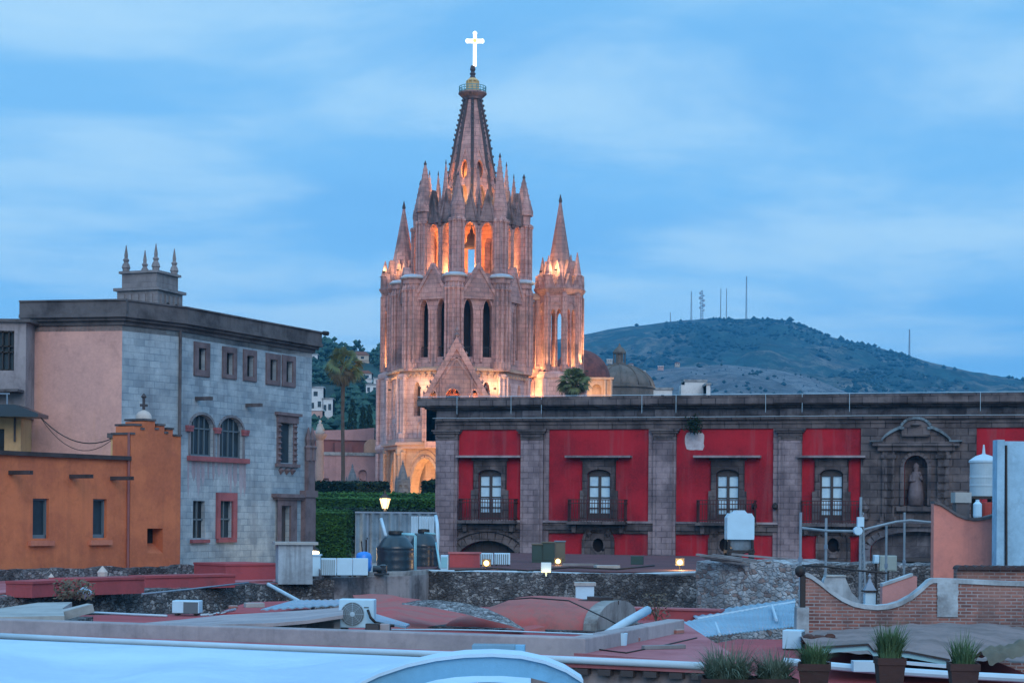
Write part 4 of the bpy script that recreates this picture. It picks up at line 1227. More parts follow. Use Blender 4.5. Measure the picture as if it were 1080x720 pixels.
hedge('box_hedge', 'dark clipped hedge before the pink house and the left spirelet', 322, 409, 509, 522, 165, 2, M['hedge_dark'], 6500, .2, 1, 'clipped garden hedges')
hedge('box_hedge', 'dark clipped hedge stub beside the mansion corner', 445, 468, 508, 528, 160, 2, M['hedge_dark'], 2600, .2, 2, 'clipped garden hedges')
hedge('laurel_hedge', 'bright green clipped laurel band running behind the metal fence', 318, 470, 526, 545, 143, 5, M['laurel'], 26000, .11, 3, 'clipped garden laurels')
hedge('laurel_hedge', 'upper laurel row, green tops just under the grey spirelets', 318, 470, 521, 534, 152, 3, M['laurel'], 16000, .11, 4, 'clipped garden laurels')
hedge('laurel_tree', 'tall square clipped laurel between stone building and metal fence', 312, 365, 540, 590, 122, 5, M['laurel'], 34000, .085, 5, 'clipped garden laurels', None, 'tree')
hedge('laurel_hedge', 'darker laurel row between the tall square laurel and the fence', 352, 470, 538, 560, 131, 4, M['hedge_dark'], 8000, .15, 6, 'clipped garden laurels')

# street lantern, tree light
def street_lamp(px, pt, pb, d, label):
    p = W(px, pb, d); z0 = ground_z(d); zb = p.z - z0; h = (pb - pt) * d / FPX; p.z = z0
    t = thing('street_lamp', label, 'street lamp', p)
    mb = MB(); mb.lathe([(.22, 0), (.2, .5), (.1, .7), (.07, zb - .3), (.14, zb - .15), (.1, zb)], 10)
    mb.build('post', M['iron'], t)
    r = h * .34
    MB().lathe([(r * .5, zb), (r, zb + h * .6), (r, zb + h * .62)], 6).build('glass', M['lantern_glass'], t)
    mb = MB(); mb.lathe([(r * 1.15, zb + h * .62), (r * .7, zb + h * .8), (r * .2, zb + h * .95), (.03, zb + h * 1.15)], 6)
    for k in range(6):
        a = math.pi / 3 * k; mb.cyl((r * .52 * math.cos(a), r * .52 * math.sin(a), zb), (r * 1.02 * math.cos(a), r * 1.02 * math.sin(a), zb + h * .62), .025, .025, 4)
    mb.build('lantern_frame', M['iron'], t)
    lamp('lantern_light', (0, -r * 2.2, zb + h * .3), 160, (1.0, .72, .36), t, .3)
M['lantern_glass'] = emit('lantern_glass', (1.0, .70, .34), 1.5)
street_lamp(406, 519, 536, 118, 'lit yellow street lantern over the metal fence')

# ================================================================== the red mansion
M['red_wall'] = plaster('crimson_render', (.40, .017, .032), (.20, .012, .024), .75, .5, .35, stain=(.27, .075, .09), fine=.2)
M['mauve_ashlar'] = masonry('mauve_ashlar', ((.28, .225, .255), (.185, .15, .175), (.39, .32, .35)), .62, .33, .028, (.11, .09, .11), (.07, .06, .075), .6, .4, .5, 1.0)
M['black_ashlar'] = masonry('sooty_ashlar', ((.135, .118, .125), (.075, .066, .075), (.21, .18, .185)), .8, .42, .035, (.03, .027, .032), (.032, .029, .034), .75, .5, .5, 1.0)
M['soot_pale'] = masonry('sooty_frieze', ((.17, .17, .20), (.09, .088, .105), (.25, .245, .275)), 1.3, .6, .014, (.04, .036, .045), (.036, .033, .04), .75, .7, .6)
M['ledge_pale'] = plaster('worn_ledge', (.34, .30, .33), (.12, .1, .12), .6, .3, .7)
M['curtain_sky'] = plaster('curtain_sky_glass', (.50, .74, .92), (.36, .58, .80), .5, .0, 2.0, .35, grime=.1)  # pale curtain, brightened so its colour carries the sky reflected in the panes
M['joinery'] = plain('old_window_wood', (.055, .05, .055), .7)
RB = Wall(W(461, 500, 105)[:2], W(1085, 500, 96.6)[:2], 2.0)
rb = RB.empty('red_mansion', 'long crimson mansion with dark stone pilasters and heavy sooty cornice', 'mansion')
def rp(px, py, off=0.0): return RB.at(px, py, off)
Lr = RB.len + 9.0
ztop = rp(760, 416.5, -1.0)[1]; zfas = rp(760, 425.5, -1.0)[1]; zfr0 = rp(760, 432)[1]; zcab = rp(760, 440.5)[1]; zarc = rp(760, 452)[1]; zled = rp(760, 552)[1]; zled1 = rp(760, 558)[1]
pil = [(461, 484), (550.5, 574), (690, 713.5), (821.5, 846)]
P = [(RB.rect(a, b, 480, 500)[0], RB.rect(a, b, 480, 500)[1]) for a, b in pil]
xn0, xn1 = rp(908, 480)[0], rp(1030, 480)[0]
wins = [517, 632, 767.5, 877]
holes, specs = [], []
for px in wins:
    x0, x1, z0, z1 = RB.rect(px - 12.2, px + 12.2, 500, 549)
    holes.append(arch(x0, x1, zled + .12, z1 + .28, .28, 8)); specs.append((x0, x1, zled + .12, z1 + .28))
# ground-floor openings
xA0, xA1 = rp(481, 590)[0], rp(549, 590)[0]; zA = rp(515, 569.5)[1]
holes.append(arch(xA0, xA1, .3, zA, (xA1 - xA0) * .36, 12))
ovals = []
for px in (631.5, 765, 879):
    x, z = rp(px, 574.5); ovals.append((x, z)); holes.append([(x + .42 * math.cos(2 * math.pi * i / 14), z + .5 * math.sin(2 * math.pi * i / 14)) for i in range(14)])
xD0, xD1 = rp(918, 575)[0], rp(1020, 575)[0]; zD = rp(968, 560)[1]
holes.append(arch(xD0, xD1, .3, zD, (xD1 - xD0) * .2, 12))
nx, nz0, nz1 = rp(966, 500)[0], rp(966, 533)[1], rp(966, 480)[1]
holes.append(arch(nx - .62, nx + .62, nz0, nz1))
mb = MB()
mb.panel(rect(0, Lr, -1, zarc), holes, 0, .55)
mb.face([(0, 0, -1), (0, 26, -1), (0, 26, zarc), (0, 0, zarc)]); mb.face([(Lr, 0, -1), (Lr, 26, -1), (Lr, 26, zarc), (Lr, 0, zarc)]); mb.face([(0, 26, -1), (Lr, 26, -1), (Lr, 26, zarc), (0, 26, zarc)])
mb.build('wall', M['red_wall'], rb)
mb = MB()
mb.box(.05, Lr - .05, .3, 25.9, ztop - .9, ztop - .6)
mb.build('flat_roof', M['dusk_red'], rb)
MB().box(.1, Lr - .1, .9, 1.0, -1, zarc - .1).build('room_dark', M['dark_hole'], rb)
# pilasters
for i, (a, b) in enumerate(P):
    mb = MB(); zcap = rp((pil[i][0] + pil[i][1]) / 2, 464)[1]
    mb.box(a, b, -.32, .02, -1, zcap + .02); mb.box(a + .18, b - .18, -.40, -.3, .5, zcap - .1)
    if i: mb.box(a - .3, a - .02, -.15, .02, -1, zarc - .02) if i != 1 else mb.box(b + .02, b + .3, -.15, .02, -1, zarc - .02)
    pp = mb.build('pilaster', M['mauve_ashlar'], rb)
    mb = MB(); mb.box(a - .02, b + .02, -.36, .02, zcap, zarc - .25); mb.box(a - .12, b + .12, -.46, .02, zarc - .24, zarc - .12); mb.box(a - .2, b + .2, -.55, .02, zarc - .12, zarc)
    mb.box(a + .14, b - .14, -.43, -.36, zcap + .15, zarc - .36)
    mb.build('capital', M['black_ashlar'], pp)
# entablature: architrave, frieze with blocks, cornice
def strip(mb, y0, z0, z1, back=.6, xo=0.0): mb.box(-xo, Lr + xo, y0, back, z0, z1)
mb = MB(); strip(mb, -.10, zarc, zarc + (zcab - zarc) * .45); strip(mb, -.18, zarc + (zcab - zarc) * .46, zcab - .1); strip(mb, -.34, zcab - .1, zcab + .02)
mb.box(-.12, .0, -.1, 26, zarc, zcab)
mb.build('architrave', M['black_ashlar'], rb)
mb = MB(); strip(mb, -.08, zcab + .02, zfr0 + .05); mb.box(-.1, 0, 0, 26, zcab + .02, zfr0)
rng = random.Random(3)
x = .4
while x < Lr - 1:
    w = rng.uniform(.55, .8); mb.box(x, x + w, -.2, -.07, zcab + .06, zfr0 - .02); x += w + rng.uniform(.9, 1.4)
for a, b in P: mb.box(a + .08, b - .08, -.36, -.07, zcab + .04, zfr0 + .02)
mb.build('frieze', M['soot_pale'], rb)
mb = MB()
hh = zfas - zfr0
strip(mb, -.35, zfr0 + .05, zfr0 + hh * .4, .6, .35); strip(mb, -.62, zfr0 + hh * .4, zfr0 + hh * .75, .6, .6); strip(mb, -.9, zfr0 + hh * .75, zfas, .6, .8)
strip(mb, -1.0, zfas, ztop - .12, .6, .95); strip(mb, -.95, ztop - .12, ztop, .6, .9)
mb.box(-.95, .3, .6, 26, zfas, ztop); mb.box(-.6, .3, .6, 26, zfr0 + .1, zfas)
for a, b in P: mb.box(a - .1, b + .1, -1.08, -.98, zfas + .02, ztop - .15)
mb.build('cornice', M['black_ashlar'], rb)
mb = MB(); mb.tube([(-.9, -1.03, ztop + .05), (Lr * .5, -1.03, ztop + .04), (Lr, -1.03, ztop + .05)], .016, 5); mb.tube([(-.2, -.38, zcab + .05), (Lr * .3, -.38, zcab + .03), (Lr * .6, -.38, zcab + .06), (Lr, -.38, zcab + .04)], .018, 5)
for px in (482, 539, 571, 677, 713, 807.5, 846, 896, 1034):
    x = rp(px, 426, -1.05)[0]; mb.tube([(x, -1.06, ztop + .04), (x, -1.06, zfas - .1), (x, -1.04, zfas - .5)], .014, 5)
mb.build('cable_run', M['white_pvc'], rb)
# string ledge between floors
mb = MB(); segs = [(P[0][1], P[1][0]), (P[1][1], P[2][0]), (P[2][1], P[3][0]), (P[3][1], xn0)]
for a, b in segs: mb.box(a + .01, b - .01, -.34, .02, zled - .02, zled + .1)
mb.build('ledge', M['ledge_pale'], rb)
mb = MB()
for a, b in segs: mb.box(a + .01, b - .01, -.25, .02, zled1 - .1, zled - .02); mb.box(a + .01, b - .01, -.12, .02, zled1 - .3, zled1 - .1)
mb.build('ledge_moulding', M['black_ashlar'], rb)
# windows
for (x0, x1, z0, z1), px in zip(specs, wins):
    cxw = (x0 + x1) / 2; w = x1 - x0
    zh1 = rp(px, 480.5, -.5)[1]
    fr = MB()
    ext = .29
    out = rect(x0 - ext, x1 + ext, z0 - .02, z1 + .5)
    fr.panel(out, [arch(x0, x1, z0, z1, .28, 8)], -.16, .2)
    fr.box(x0 - ext, x0 - ext + .06, -.16, .01, z0, z1 + .5); fr.box(x1 + ext - .06, x1 + ext, -.16, .01, z0, z1 + .5)
    for s_, e in ((-1, x0 - ext), (1, x1 + ext)): fr.box(e - .12, e + .12, -.2, .01, z0, z0 + 1.7)
    fr.box(x0 - ext - .1, x1 + ext + .1, -.24, .01, z1 + .5, z1 + .72)
    steps = 4; zz = z1 + .72; dz = (zh1 - .1 - zz) / steps
    for k in range(steps): e = .5 + .14 * (k + 1); fr.box(x0 - e, x1 + e, -.2 - .1 * k, .01, zz + dz * k, zz + dz * (k + 1))
    win = bpy.data.objects.new('balcony_window', None); C.objects.link(win); win.parent = rb
    fr.build('stone_surround', M['black_ashlar'], win)
    MB().box(x0 - 1.22, x1 + 1.22, -.66, .01, zh1 - .1, zh1 + .02).build('hood', M['ledge_pale'], win)
    MB().box(x0, x1, .22, .26, z0, z1).build('curtain_sky_panes', M['curtain_sky'], win)
    jo = MB()
    jo.box(x0, x0 + .09, .12, .25, z0, z1); jo.box(x1 - .09, x1, .12, .25, z0, z1); jo.box(cxw - .075, cxw + .075, .1, .25, z0, z1)
    for t in (.27, .5, .74): jo.box(x0, x1, .16, .25, z0 + (z1 - .3 - z0) * t - .035, z0 + (z1 - .3 - z0) * t + .035)
    jo.box(x0, x1, .14, .25, z0, z0 + .42); jo.box(x0, x1, .12, .25, z1 - .38, z1)
    jo.build('window_frame', M['joinery'], win)
    bl = MB(); bx0, bx1 = x0 - .95, x1 + .95; dep = .85
    bl.box(bx0 - .08, bx1 + .08, -dep - .08, -.02, z0 - .22, z0 - .06)
    for s_ in (bx0 + .25, bx1 - .25): bl.prism([(s_ - .1, z0 - .7), (s_ + .1, z0 - .7), (s_ + .14, z0 - .22), (s_ - .14, z0 - .22)], -.5, -.02)
    bl.build('balcony_slab', M['black_ashlar'], win)
    ra = MB()
    n_ = 21
    for i in range(n_ + 1):
        x = bx0 + (bx1 - bx0) * i / n_; ra.box(x - .016, x + .016, -dep - .016, -dep + .016, z0 - .06, z0 + 1.15)
    for i in range(6):
        y = -dep + dep * i / 6
        for x in (bx0, bx1): ra.box(x - .016, x + .016, y - .016, y + .016, z0 - .06, z0 + 1.15)
    for z in (z0 + .05, z0 + .95, z0 + 1.15):
        ra.box(bx0 - .03, bx1 + .03, -dep - .03, -dep + .03, z, z + .05)
        for x in (bx0, bx1): ra.box(x - .03, x + .03, -dep, 0, z, z + .05)
    ra.build('balcony_railing', M['rust_iron'] if 'rust_iron' in M else M['iron'], win)
# ground-floor arch, niches
mb = MB(); a_l = arch(xA0, xA1, .3, zA, (xA1 - xA0) * .36, 14)
arch_moulding(mb, a_l, .45, -.22, .02); arch_moulding(mb, arch(xA0 - .5, xA1 + .5, .3, zA + .5, (xA1 - xA0) * .4, 14), .16, -.3, .02)
zs_ = zled1 - .3
mb.panel(rect(P[0][1] + .02, P[1][0] - .02, 1.0, zs_), [a_l], -.1, .12)
mb.build('carriage_arch', M['black_ashlar'], rb)
mb = MB(); mb.box(xA0 - .1, xA1 + .1, .5, .6, .2, zA + .1)
for i in range(9): x = xA0 + (xA1 - xA0) * i / 8; mb.box(x - .04, x + .04, .44, .52, .2, zA)
mb.build('carriage_door', M['joinery'], rb)
for x, z in ovals:
    mb = MB(); ol = [(x + .42 * math.cos(2 * math.pi * i / 14), z + .5 * math.sin(2 * math.pi * i / 14)) for i in range(14)]
    mb.panel(arch(x - .82, x + .82, z - 1.6, z + 1.0, .8, 12), [ol], -.12, .14)
    arch_moulding(mb, arch(x - .78, x + .78, z - 1.6, z + .96, .78, 12), .16, -.26, -.1); arch_moulding(mb, ol[::-1], .1, -.22, -.1)
    mb.box(x - .6, x + .6, -.3, -.1, z - 1.1, z - .72); mb.lathe([(.02, z - .72), (.28, z - .7), (.2, z - .5)], 8, (x, -.2, 0))
    for s_ in (-.55, 0, .55): mb.lathe([(.02, -.22), (.2, 0), (.02, .22)], 8, (x + s_, -.16, z + .92 - abs(s_) * .5))
    ni = mb.build('oculus', M['black_ashlar'], rb)
    MB().box(x - .5, x + .5, .3, .4, z - .6, z + .6).build('dark_opening', M['dark_hole'], ni)
# stone portal with niche, statue and curved pediment
po_ = bpy.data.objects.new('portal', None); C.objects.link(po_); po_.parent = rb
mb = MB()
nl = arch(nx - .62, nx + .62, nz0, nz1)
dl = arch(xD0, xD1, .3, zD, (xD1 - xD0) * .2, 14)
mb.panel(rect(xn0, xn1, -1, zarc - .01), [nl, dl], -.14, .16)
mb.box(xn0, xn0 + .02, -.14, .01, -1, zarc - .01); mb.box(xn1 - .02, xn1, -.14, .01, -1, zarc - .01)
mb.build('portal_wall', M['black_ashlar'], po_)
zp0 = rp(966, 468)[1]; zpk = rp(966, 445)[1]
mb = MB()
wP = rp(1003, 480)[0] - nx
mb.box(nx - wP - .45, nx + wP + .45, -.6, -.12, zp0 - .12, zp0 + .1); mb.box(nx - wP - .2, nx + wP + .2, -.45, -.12, zp0 - .4, zp0 - .12)
arcp = []
for k in range(17):
    t = -1 + 2 * k / 16; arcp.append((nx + t * wP, zp0 + .1 + (zpk - zp0 - .35) * (1 - t * t) ** .8))
mb.prism([(nx - wP, zp0 + .09)] + [(nx + wP, zp0 + .09)] + arcp[::-1][1:-1], -.3, -.12)
mb.prism(arch(nx - .75, nx + .75, zp0 + .4, zpk + .12, .55, 10), -.62, -.12)
mb.lathe([(.0, -.12), (.3, 0), (.0, .1)], 8, (nx, -.66, zp0 + 1.0))
for s_ in (-1, 1):
    for xo, w in ((wP - .35, .28), (1.35, .22)):
        x = nx + s_ * xo
        mb.box(x - w, x + w, -.36, -.12, nz0 - .6, zp0 - .42); mb.box(x - w - .08, x + w + .08, -.42, -.12, zp0 - .8, zp0 - .6); mb.box(x - w - .1, x + w + .1, -.44, -.12, nz0 - .95, nz0 - .6)
        for z in range(8): mb.box(x - w * .8, x + w * .8, -.4, -.35, nz0 + z * .42, nz0 + z * .42 + .3)
arch_moulding(mb, nl, .2, -.3, -.12)
mb.box(nx - 1.0, nx + 1.0, -.5, -.12, nz0 - .3, nz0 - .05); mb.box(nx - wP - .2, nx + wP + .2, -.5, -.12, nz0 - 1.15, nz0 - .95)
for s_ in (-1, 1):
    mb.lathe([(.02, 0), (.3, .15), (.2, .5), (.34, .7), (.04, 1.2)], 8, (nx + s_ * (wP + .9), -.3, nz0 - .9))
mb.build('niche_frame', M['black_ashlar'], po_)
mb = MB()
for (a, b), (c2_, d2_) in zip(arcp, arcp[1:]): mb.prism([(a, b), (c2_, d2_), (c2_, d2_ + .17), (a, b + .17)], -.52, -.12)
arch_moulding(mb, arch(nx - .75, nx + .75, zp0 + .9, zpk + .13, .55, 10), .14, -.72, -.12)
mb.box(nx - wP - .6, nx - wP + .1, -.66, -.12, zp0 + .1, zp0 + .18); mb.box(nx + wP - .1, nx + wP + .6, -.66, -.12, zp0 + .1, zp0 + .18)
mb.build('pediment', M['lichen'] if 'lichen' in M else M['soot_pale'], po_)
mb = MB()
mb.face([(nx - .7, .5, nz0 - .1), (nx + .7, .5, nz0 - .1), (nx + .7, .5, nz1 + .1), (nx - .7, .5, nz1 + .1)]); mb.build('niche_back', M['black_ashlar'], po_)
hz = nz1 - nz0
mb = MB(); mb.lathe([(.44, 0), (.42, .25), (.46, .3), (.40, hz * .3), (.30, hz * .55), (.22, hz * .66), (.1, hz * .68), (.16, hz * .74), (.15, hz * .8), (.03, hz * .85)], 12, (nx, .1, nz0 + .02))
mb.lathe([(.02, 0), (.09, .05), (.09, .15), (.02, .22)], 8, (nx + .2, -.02, nz0 + hz * .6)); mb.tube([(nx - .24, .05, nz0 + hz * .6), (nx - .3, -.15, nz0 + hz * .48), (nx - .02, -.26, nz0 + hz * .5)], [.1, .09, .06], 6); mb.tube([(nx + .24, .05, nz0 + hz * .6), (nx + .3, -.1, nz0 + hz * .5), (nx + .2, -.16, nz0 + hz * .56)], [.1, .09, .06], 6)
mb.build('statue', M['statue_dim'] if 'statue_dim' in M else M['statue'], po_, True)
mb = MB(); arch_moulding(mb, dl, .35, -.34, -.12); arch_moulding(mb, arch(xD0 - .45, xD1 + .45, .3, zD + .45, (xD1 - xD0) * .21, 14), .14, -.42, -.12); mb.build('door_arch', M['soot_pale'], po_)
MB().box(xD0 - .1, xD1 + .1, .46, .56, .3, zD + .1).build('portal_door', M['joinery'], po_)
MB().box(xD0 + .02, xD1 - .02, .1, .4, zD - 1.65, zD - 1.45).build('door_transom', M['joinery'], po_)
MB().box(xD0 + .05, xD1 - .05, .38, .45, zD - 1.44, zD + .02).build('tympanum', M['soot_pale'], po_)
# loss of paint: bare patch, wall lamp
x0, x1, z0, z1 = RB.rect(722, 743, 455, 474.5)
rng = random.Random(5); pl = []
for k in range(22):
    a = 2 * math.pi * k / 22; sq = max(abs(math.cos(a)), abs(math.sin(a)))
    pl.append(((x0 + x1) / 2 + (x1 - x0) / 2 * math.cos(a) / sq * rng.uniform(.86, 1.0), (z0 + z1) / 2 + (z1 - z0) / 2 * math.sin(a) / sq * rng.uniform(.86, 1.0)))
M['bare'] = plaster('bare_lime_patch', (.50, .50, .56), (.30, .27, .30), .6, .0, 1.5)
MB().prism(pl, -.02, .01).build('bare_patch', M['bare'], rb)
for px in (796, 818):
    x, z = rp(px, 534); MB().lathe([(.02, -.2), (.17, -.05), (.15, .12), (.03, .22)], 8, (x, -.35, z)).build('wall_lantern', M['iron'], rb)
x, z = rp(733, 447, -.35); mb = MB(); rng = random.Random(8)
for i in range(160):
    c = Vector((x + rng.gauss(0, .18), -.5 + rng.gauss(0, .12), z + rng.gauss(-.1, .25))); e = Vector((rng.uniform(-1, 1), rng.uniform(-1, 1), rng.uniform(-1, 1))).normalized() * .12; g = e.orthogonal().normalized() * .05
    mb.face([c - e, c - g, c + e, c + g])
wd = mb.build('cornice_weed', M['hedge_dark'], recalc=False); wd.matrix_world = Matrix.Translation(RB.o) @ Matrix.Rotation(RB.rz, 4, 'Z'); tag(wd, 'little green weed growing from the cornice above the bare patch', 'weed')
# ================================================================== grey stone building on the left
M['grey_ashlar'] = masonry('grey_ashlar', ((.33, .42, .49), (.195, .262, .325), (.45, .54, .605)), .52, .27, .014, (.15, .22, .29), (.12, .145, .18), .45, .3, .35, 1.0)
M['dark_cornice'] = plaster('dark_mould_cornice', (.12, .115, .125), (.05, .048, .055), .6, .5, .9)
M['mauve_trim'] = plaster('mauve_stone_trim', (.17, .135, .15), (.10, .08, .09), .5, .3, 2.0)
M['brick_red'] = plaster('oxide_red_trim', (.30, .105, .12), (.20, .07, .085), .5, .3, 1.2)
M['pink_stain'] = plaster('washed_red_stain', (.31, .32, .38), (.27, .24, .29), .8, .5, .8)
M['arch_shade'] = plaster('arch_shade_grey', (.20, .215, .245), (.12, .125, .145), .5, .3, 1.5)  # dark shading round the arched windows put into this grey
M['end_pink'] = plaster('faded_salmon_render', (.66, .38, .33), (.50, .30, .275), .8, .25, .3, stain=(.5, .28, .15))
M['win_dark'] = glass('dark_glazing', (.012, .018, .024), .3, .25)
M['win_blue'] = glass('bluish_glazing', (.022, .045, .065), .3, .3)
zB = 10 + 225.3 * 70 / FPX
pA, pB, pC, pD = W(26, 400, 70.8), W(128.5, 400, 70), W(190, 400, 72.25), W(328.5, 450, 81.4)
sb = thing('stone_building', 'grey ashlar stone building with dark parapet and salmon end wall', 'building', (pC.x, pC.y, 2.0))
GO = Vector((pC.x, pC.y, 2.0))
wAB, wBC, wCD = Wall(pA[:2], pB[:2], 2.0), Wall(pB[:2], pC[:2], 2.0), Wall(pC[:2], pD[:2], 2.0)
def WMx(wl, root_o): return Matrix.Translation(wl.o - root_o) @ Matrix.Rotation(wl.rz, 4, 'Z')
mAB, mBC, mCD = WMx(wAB, GO), WMx(wBC, GO), WMx(wCD, GO)
zt_ = zB - 2.0; zw = zt_ - .95
mb = MB(mAB); mb.panel(rect(0, wAB.len, 0, zw), [], 0, .1); mb.build('end_wall', M['end_pink'], sb)
# holes of the long wall
def on(wl, r): return wl.rect(*r)
smalls = [(208.5, 216.5, 367, 390), (238, 245.5, 372, 395), (259.5, 267, 375, 397), (284, 291.5, 379, 401), (301, 308, 381, 403)]
frames = [(204, 220.5, 361, 397), (234, 249, 366, 399.5), (256, 270, 369, 402), (280, 295, 373, 406), (297, 311, 375, 408)]
H_ = [rect(*on(wCD, r)) for r in smalls]
ar = []
for r in ((200.5, 225, 437, 480.5), (231, 256, 440, 483)):
    x0, x1, z0, z1 = on(wCD, r); ar.append((x0, x1, z0, z1)); H_.append(arch(x0, x1, z0, z1, (z1 - z0) * .32, 10))
orn = on(wCD, (296, 308, 446, 488)); H_.append(rect(*orn))
low = [on(wCD, (203.5, 216, 528, 567)), on(wCD, (231, 244.5, 528, 566.5)), on(wCD, (295, 305, 533, 580))]
H_ += [rect(*r) for r in low]
mb = MB(mCD); mb.panel(rect(0, wCD.len, 0, zw), H_, 0, .3)
mb.face([(wCD.len, 0, 0), (wCD.len, 12, 0), (wCD.len, 12, zw), (wCD.len, 0, zw)])
mb.M = mBC; mb.panel(rect(0, wBC.len, 0, zw), [], 0, .1)
mb.build('wall', M['grey_ashlar'], sb)
# closing walls and roof behind
a, b_, c_, d_v = (wAB.o - GO), (pB - GO), Vector((0, 0, 0)), (pD - GO)
bk = [Vector((a.x, a.y, 0)), Vector((b_.x, b_.y, 0)), Vector((0, 0, 0)), Vector((d_v.x, d_v.y, 0)), Vector((d_v.x - 9, d_v.y + 4, 0)), Vector((a.x - 1, a.y + 9, 0))]
cen = sum(bk, Vector()) / 6
inn = [cen + (p - cen) * .93 for p in bk]
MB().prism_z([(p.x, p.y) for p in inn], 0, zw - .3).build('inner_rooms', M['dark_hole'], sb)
mb = MB(); mb.prism_z([(p.x, p.y) for p in bk], zw - .25, zw - .01)
for i in (3, 4): 
    p, q = bk[i], bk[i + 1] if i < 5 else bk[0]
    mb.face([(p.x, p.y, 0), (q.x, q.y, 0), (q.x, q.y, zw), (p.x, p.y, zw)])
mb.build('roof', M['concrete'], sb)
mb = MB()
def along(wl, mat_, y0, y1, z0, z1, e0=0.0, e1=0.0): mb.M = mat_; mb.box(-e0, wl.len + e1, y0, y1, z0, z1)
for wl, m_, e0, e1 in ((wAB, mAB, .1, .3), (wBC, mBC, .05, .12), (wCD, mCD, .0, .35)):
    along(wl, m_, -.08 - .003 * e0, .35, zw - .02, zw + .14, e0, e1 - .2 if e1 > .2 else e1)
    along(wl, m_, -.22 - .003 * e0, .35, zw + .14, zw + .26, e0, e1 - .1 if e1 > .2 else e1)
    along(wl, m_, -.36 - .003 * e0, .35, zw + .26, zw + .40, e0, e1)
    along(wl, m_, -.30 - .003 * e0, .35, zw + .40, zt_ - .06, e0, e1)
    along(wl, m_, -.36 - .003 * e0, .40, zt_ - .06, zt_, e0, e1)
mb.M = Matrix.Identity(4)
for i in (3, 4):
    p, q = bk[i], bk[i + 1]
    mb.prism_z([(p.x, p.y), (q.x, q.y), (q.x * .96, q.y * .96), (p.x * .96, p.y * .96)], zw, zt_ - .05)
mb.build('parapet', M['dark_cornice'], sb)
for fr, sm in zip(frames, smalls):
    o, i = on(wCD, fr), on(wCD, sm)
    mb = MB(mCD); mb.panel(rect(*o), [rect(*i)], -.06, .08)
    for x in (o[0], o[1] - .02): mb.box(x, x + .02, -.06, .01, o[2], o[3])
    mb.box(o[0], o[1], -.06, .01, o[2], o[2] + .02)
    w = mb.build('small_window', M['mauve_trim'], sb)
    MB(mCD).box(i[0], i[1], .2, .26, i[2], i[3]).build('pane', M['win_dark'], w)
for x0, x1, z0, z1 in ar:
    mb = MB(mCD); mb.box(x0 - .02, x1 + .02, .2, .26, z0, z1); w = mb.build('arched_window', M['win_blue'], sb)
    mb = MB(mCD)
    for t in (0.02, .27, .5, .73, .98): x = x0 + (x1 - x0) * t; mb.box(x - .025, x + .025, .14, .2, z0, z1 - (.05 if .2 < t < .8 else (z1 - z0) * .3))
    for t in (.02, .66): mb.box(x0, x1, .14, .2, z0 + (z1 - z0) * t - .025, z0 + (z1 - z0) * t + .03)
    mb.build('window_frame', M['frame_blue'], w)
    mb = MB(mCD); arch_moulding(mb, arch(x0, x1, z0, z1, (z1 - z0) * .32, 10), .11, -.05, .01); mb.build('arch_shade_ring', M['arch_shade'], w)
x0, x1, z0, z1 = on(wCD, (197, 260, 482, 487))
rs_ = MB(mCD).box(x0, x1, -.18, .01, z0, z1).build('red_sill', M['brick_red'], sb)
mb = MB(mCD); rng = random.Random(14); x = x0 + .05
while x < x1 - .2:
    w = rng.uniform(.10, .3); ln = rng.uniform(.4, 2.0); mb.prism([(x, z0 - ln * .6), (x + w * .5, z0 - ln), (x + w, z0 - ln * .7), (x + w, z0), (x, z0)], -.004, .004); x += w + rng.uniform(.004, .25)
mb.build('rust_streaks', M['pink_stain'], rs_)
zc_ = ar[0][3] - (ar[0][3] - ar[0][2]) * .36
for x in (ar[0][0] - .12, (ar[0][1] + ar[1][0]) / 2, ar[1][1] + .12): mb = MB(mCD); mb.box(x - .22, x + .22, -.13, .01, zc_, zc_ + .12); mb.box(x - .2, x + .2, -.11, .01, zc_ - .12, zc_); mb.build('impost', M['brick_red'], sb)
mb = MB(mCD); x0, x1, z0, z1 = orn
mb.box(x0 - .5, x1 + .55, -.2, .01, z1 + .32, z1 + .45); mb.box(x0 - .36, x1 + .4, -.1, .01, z1, z1 + .32)
n_ = 7
for k in range(n_):
    z = z0 + (z1 - z0) * (k + .5) / n_
    for x in (x0 - .18, x1 + .18): mb.lathe([(.02, -.11), (.16, 0), (.02, .11)], 6, (x, -.02, z))
for x in (x0 - .34, x1 + .06): mb.box(x, x + .28, -.05, .01, z0 - .1, z1)
mb.box(x0 - .45, x1 + .5, -.14, .01, z0 - .18, z0 - .04)
for k in range(3): mb.lathe([(.02, -.2), (.18, 0), (.02, .12)], 6, (x0 + (x1 - x0) * k / 2, -.02, z0 - .32))
w = mb.build('carved_window', M['mauve_trim'], sb)
MB(mCD).box(x0, x1, .18, .25, z0, z1).build('pane', M['win_blue'], w)
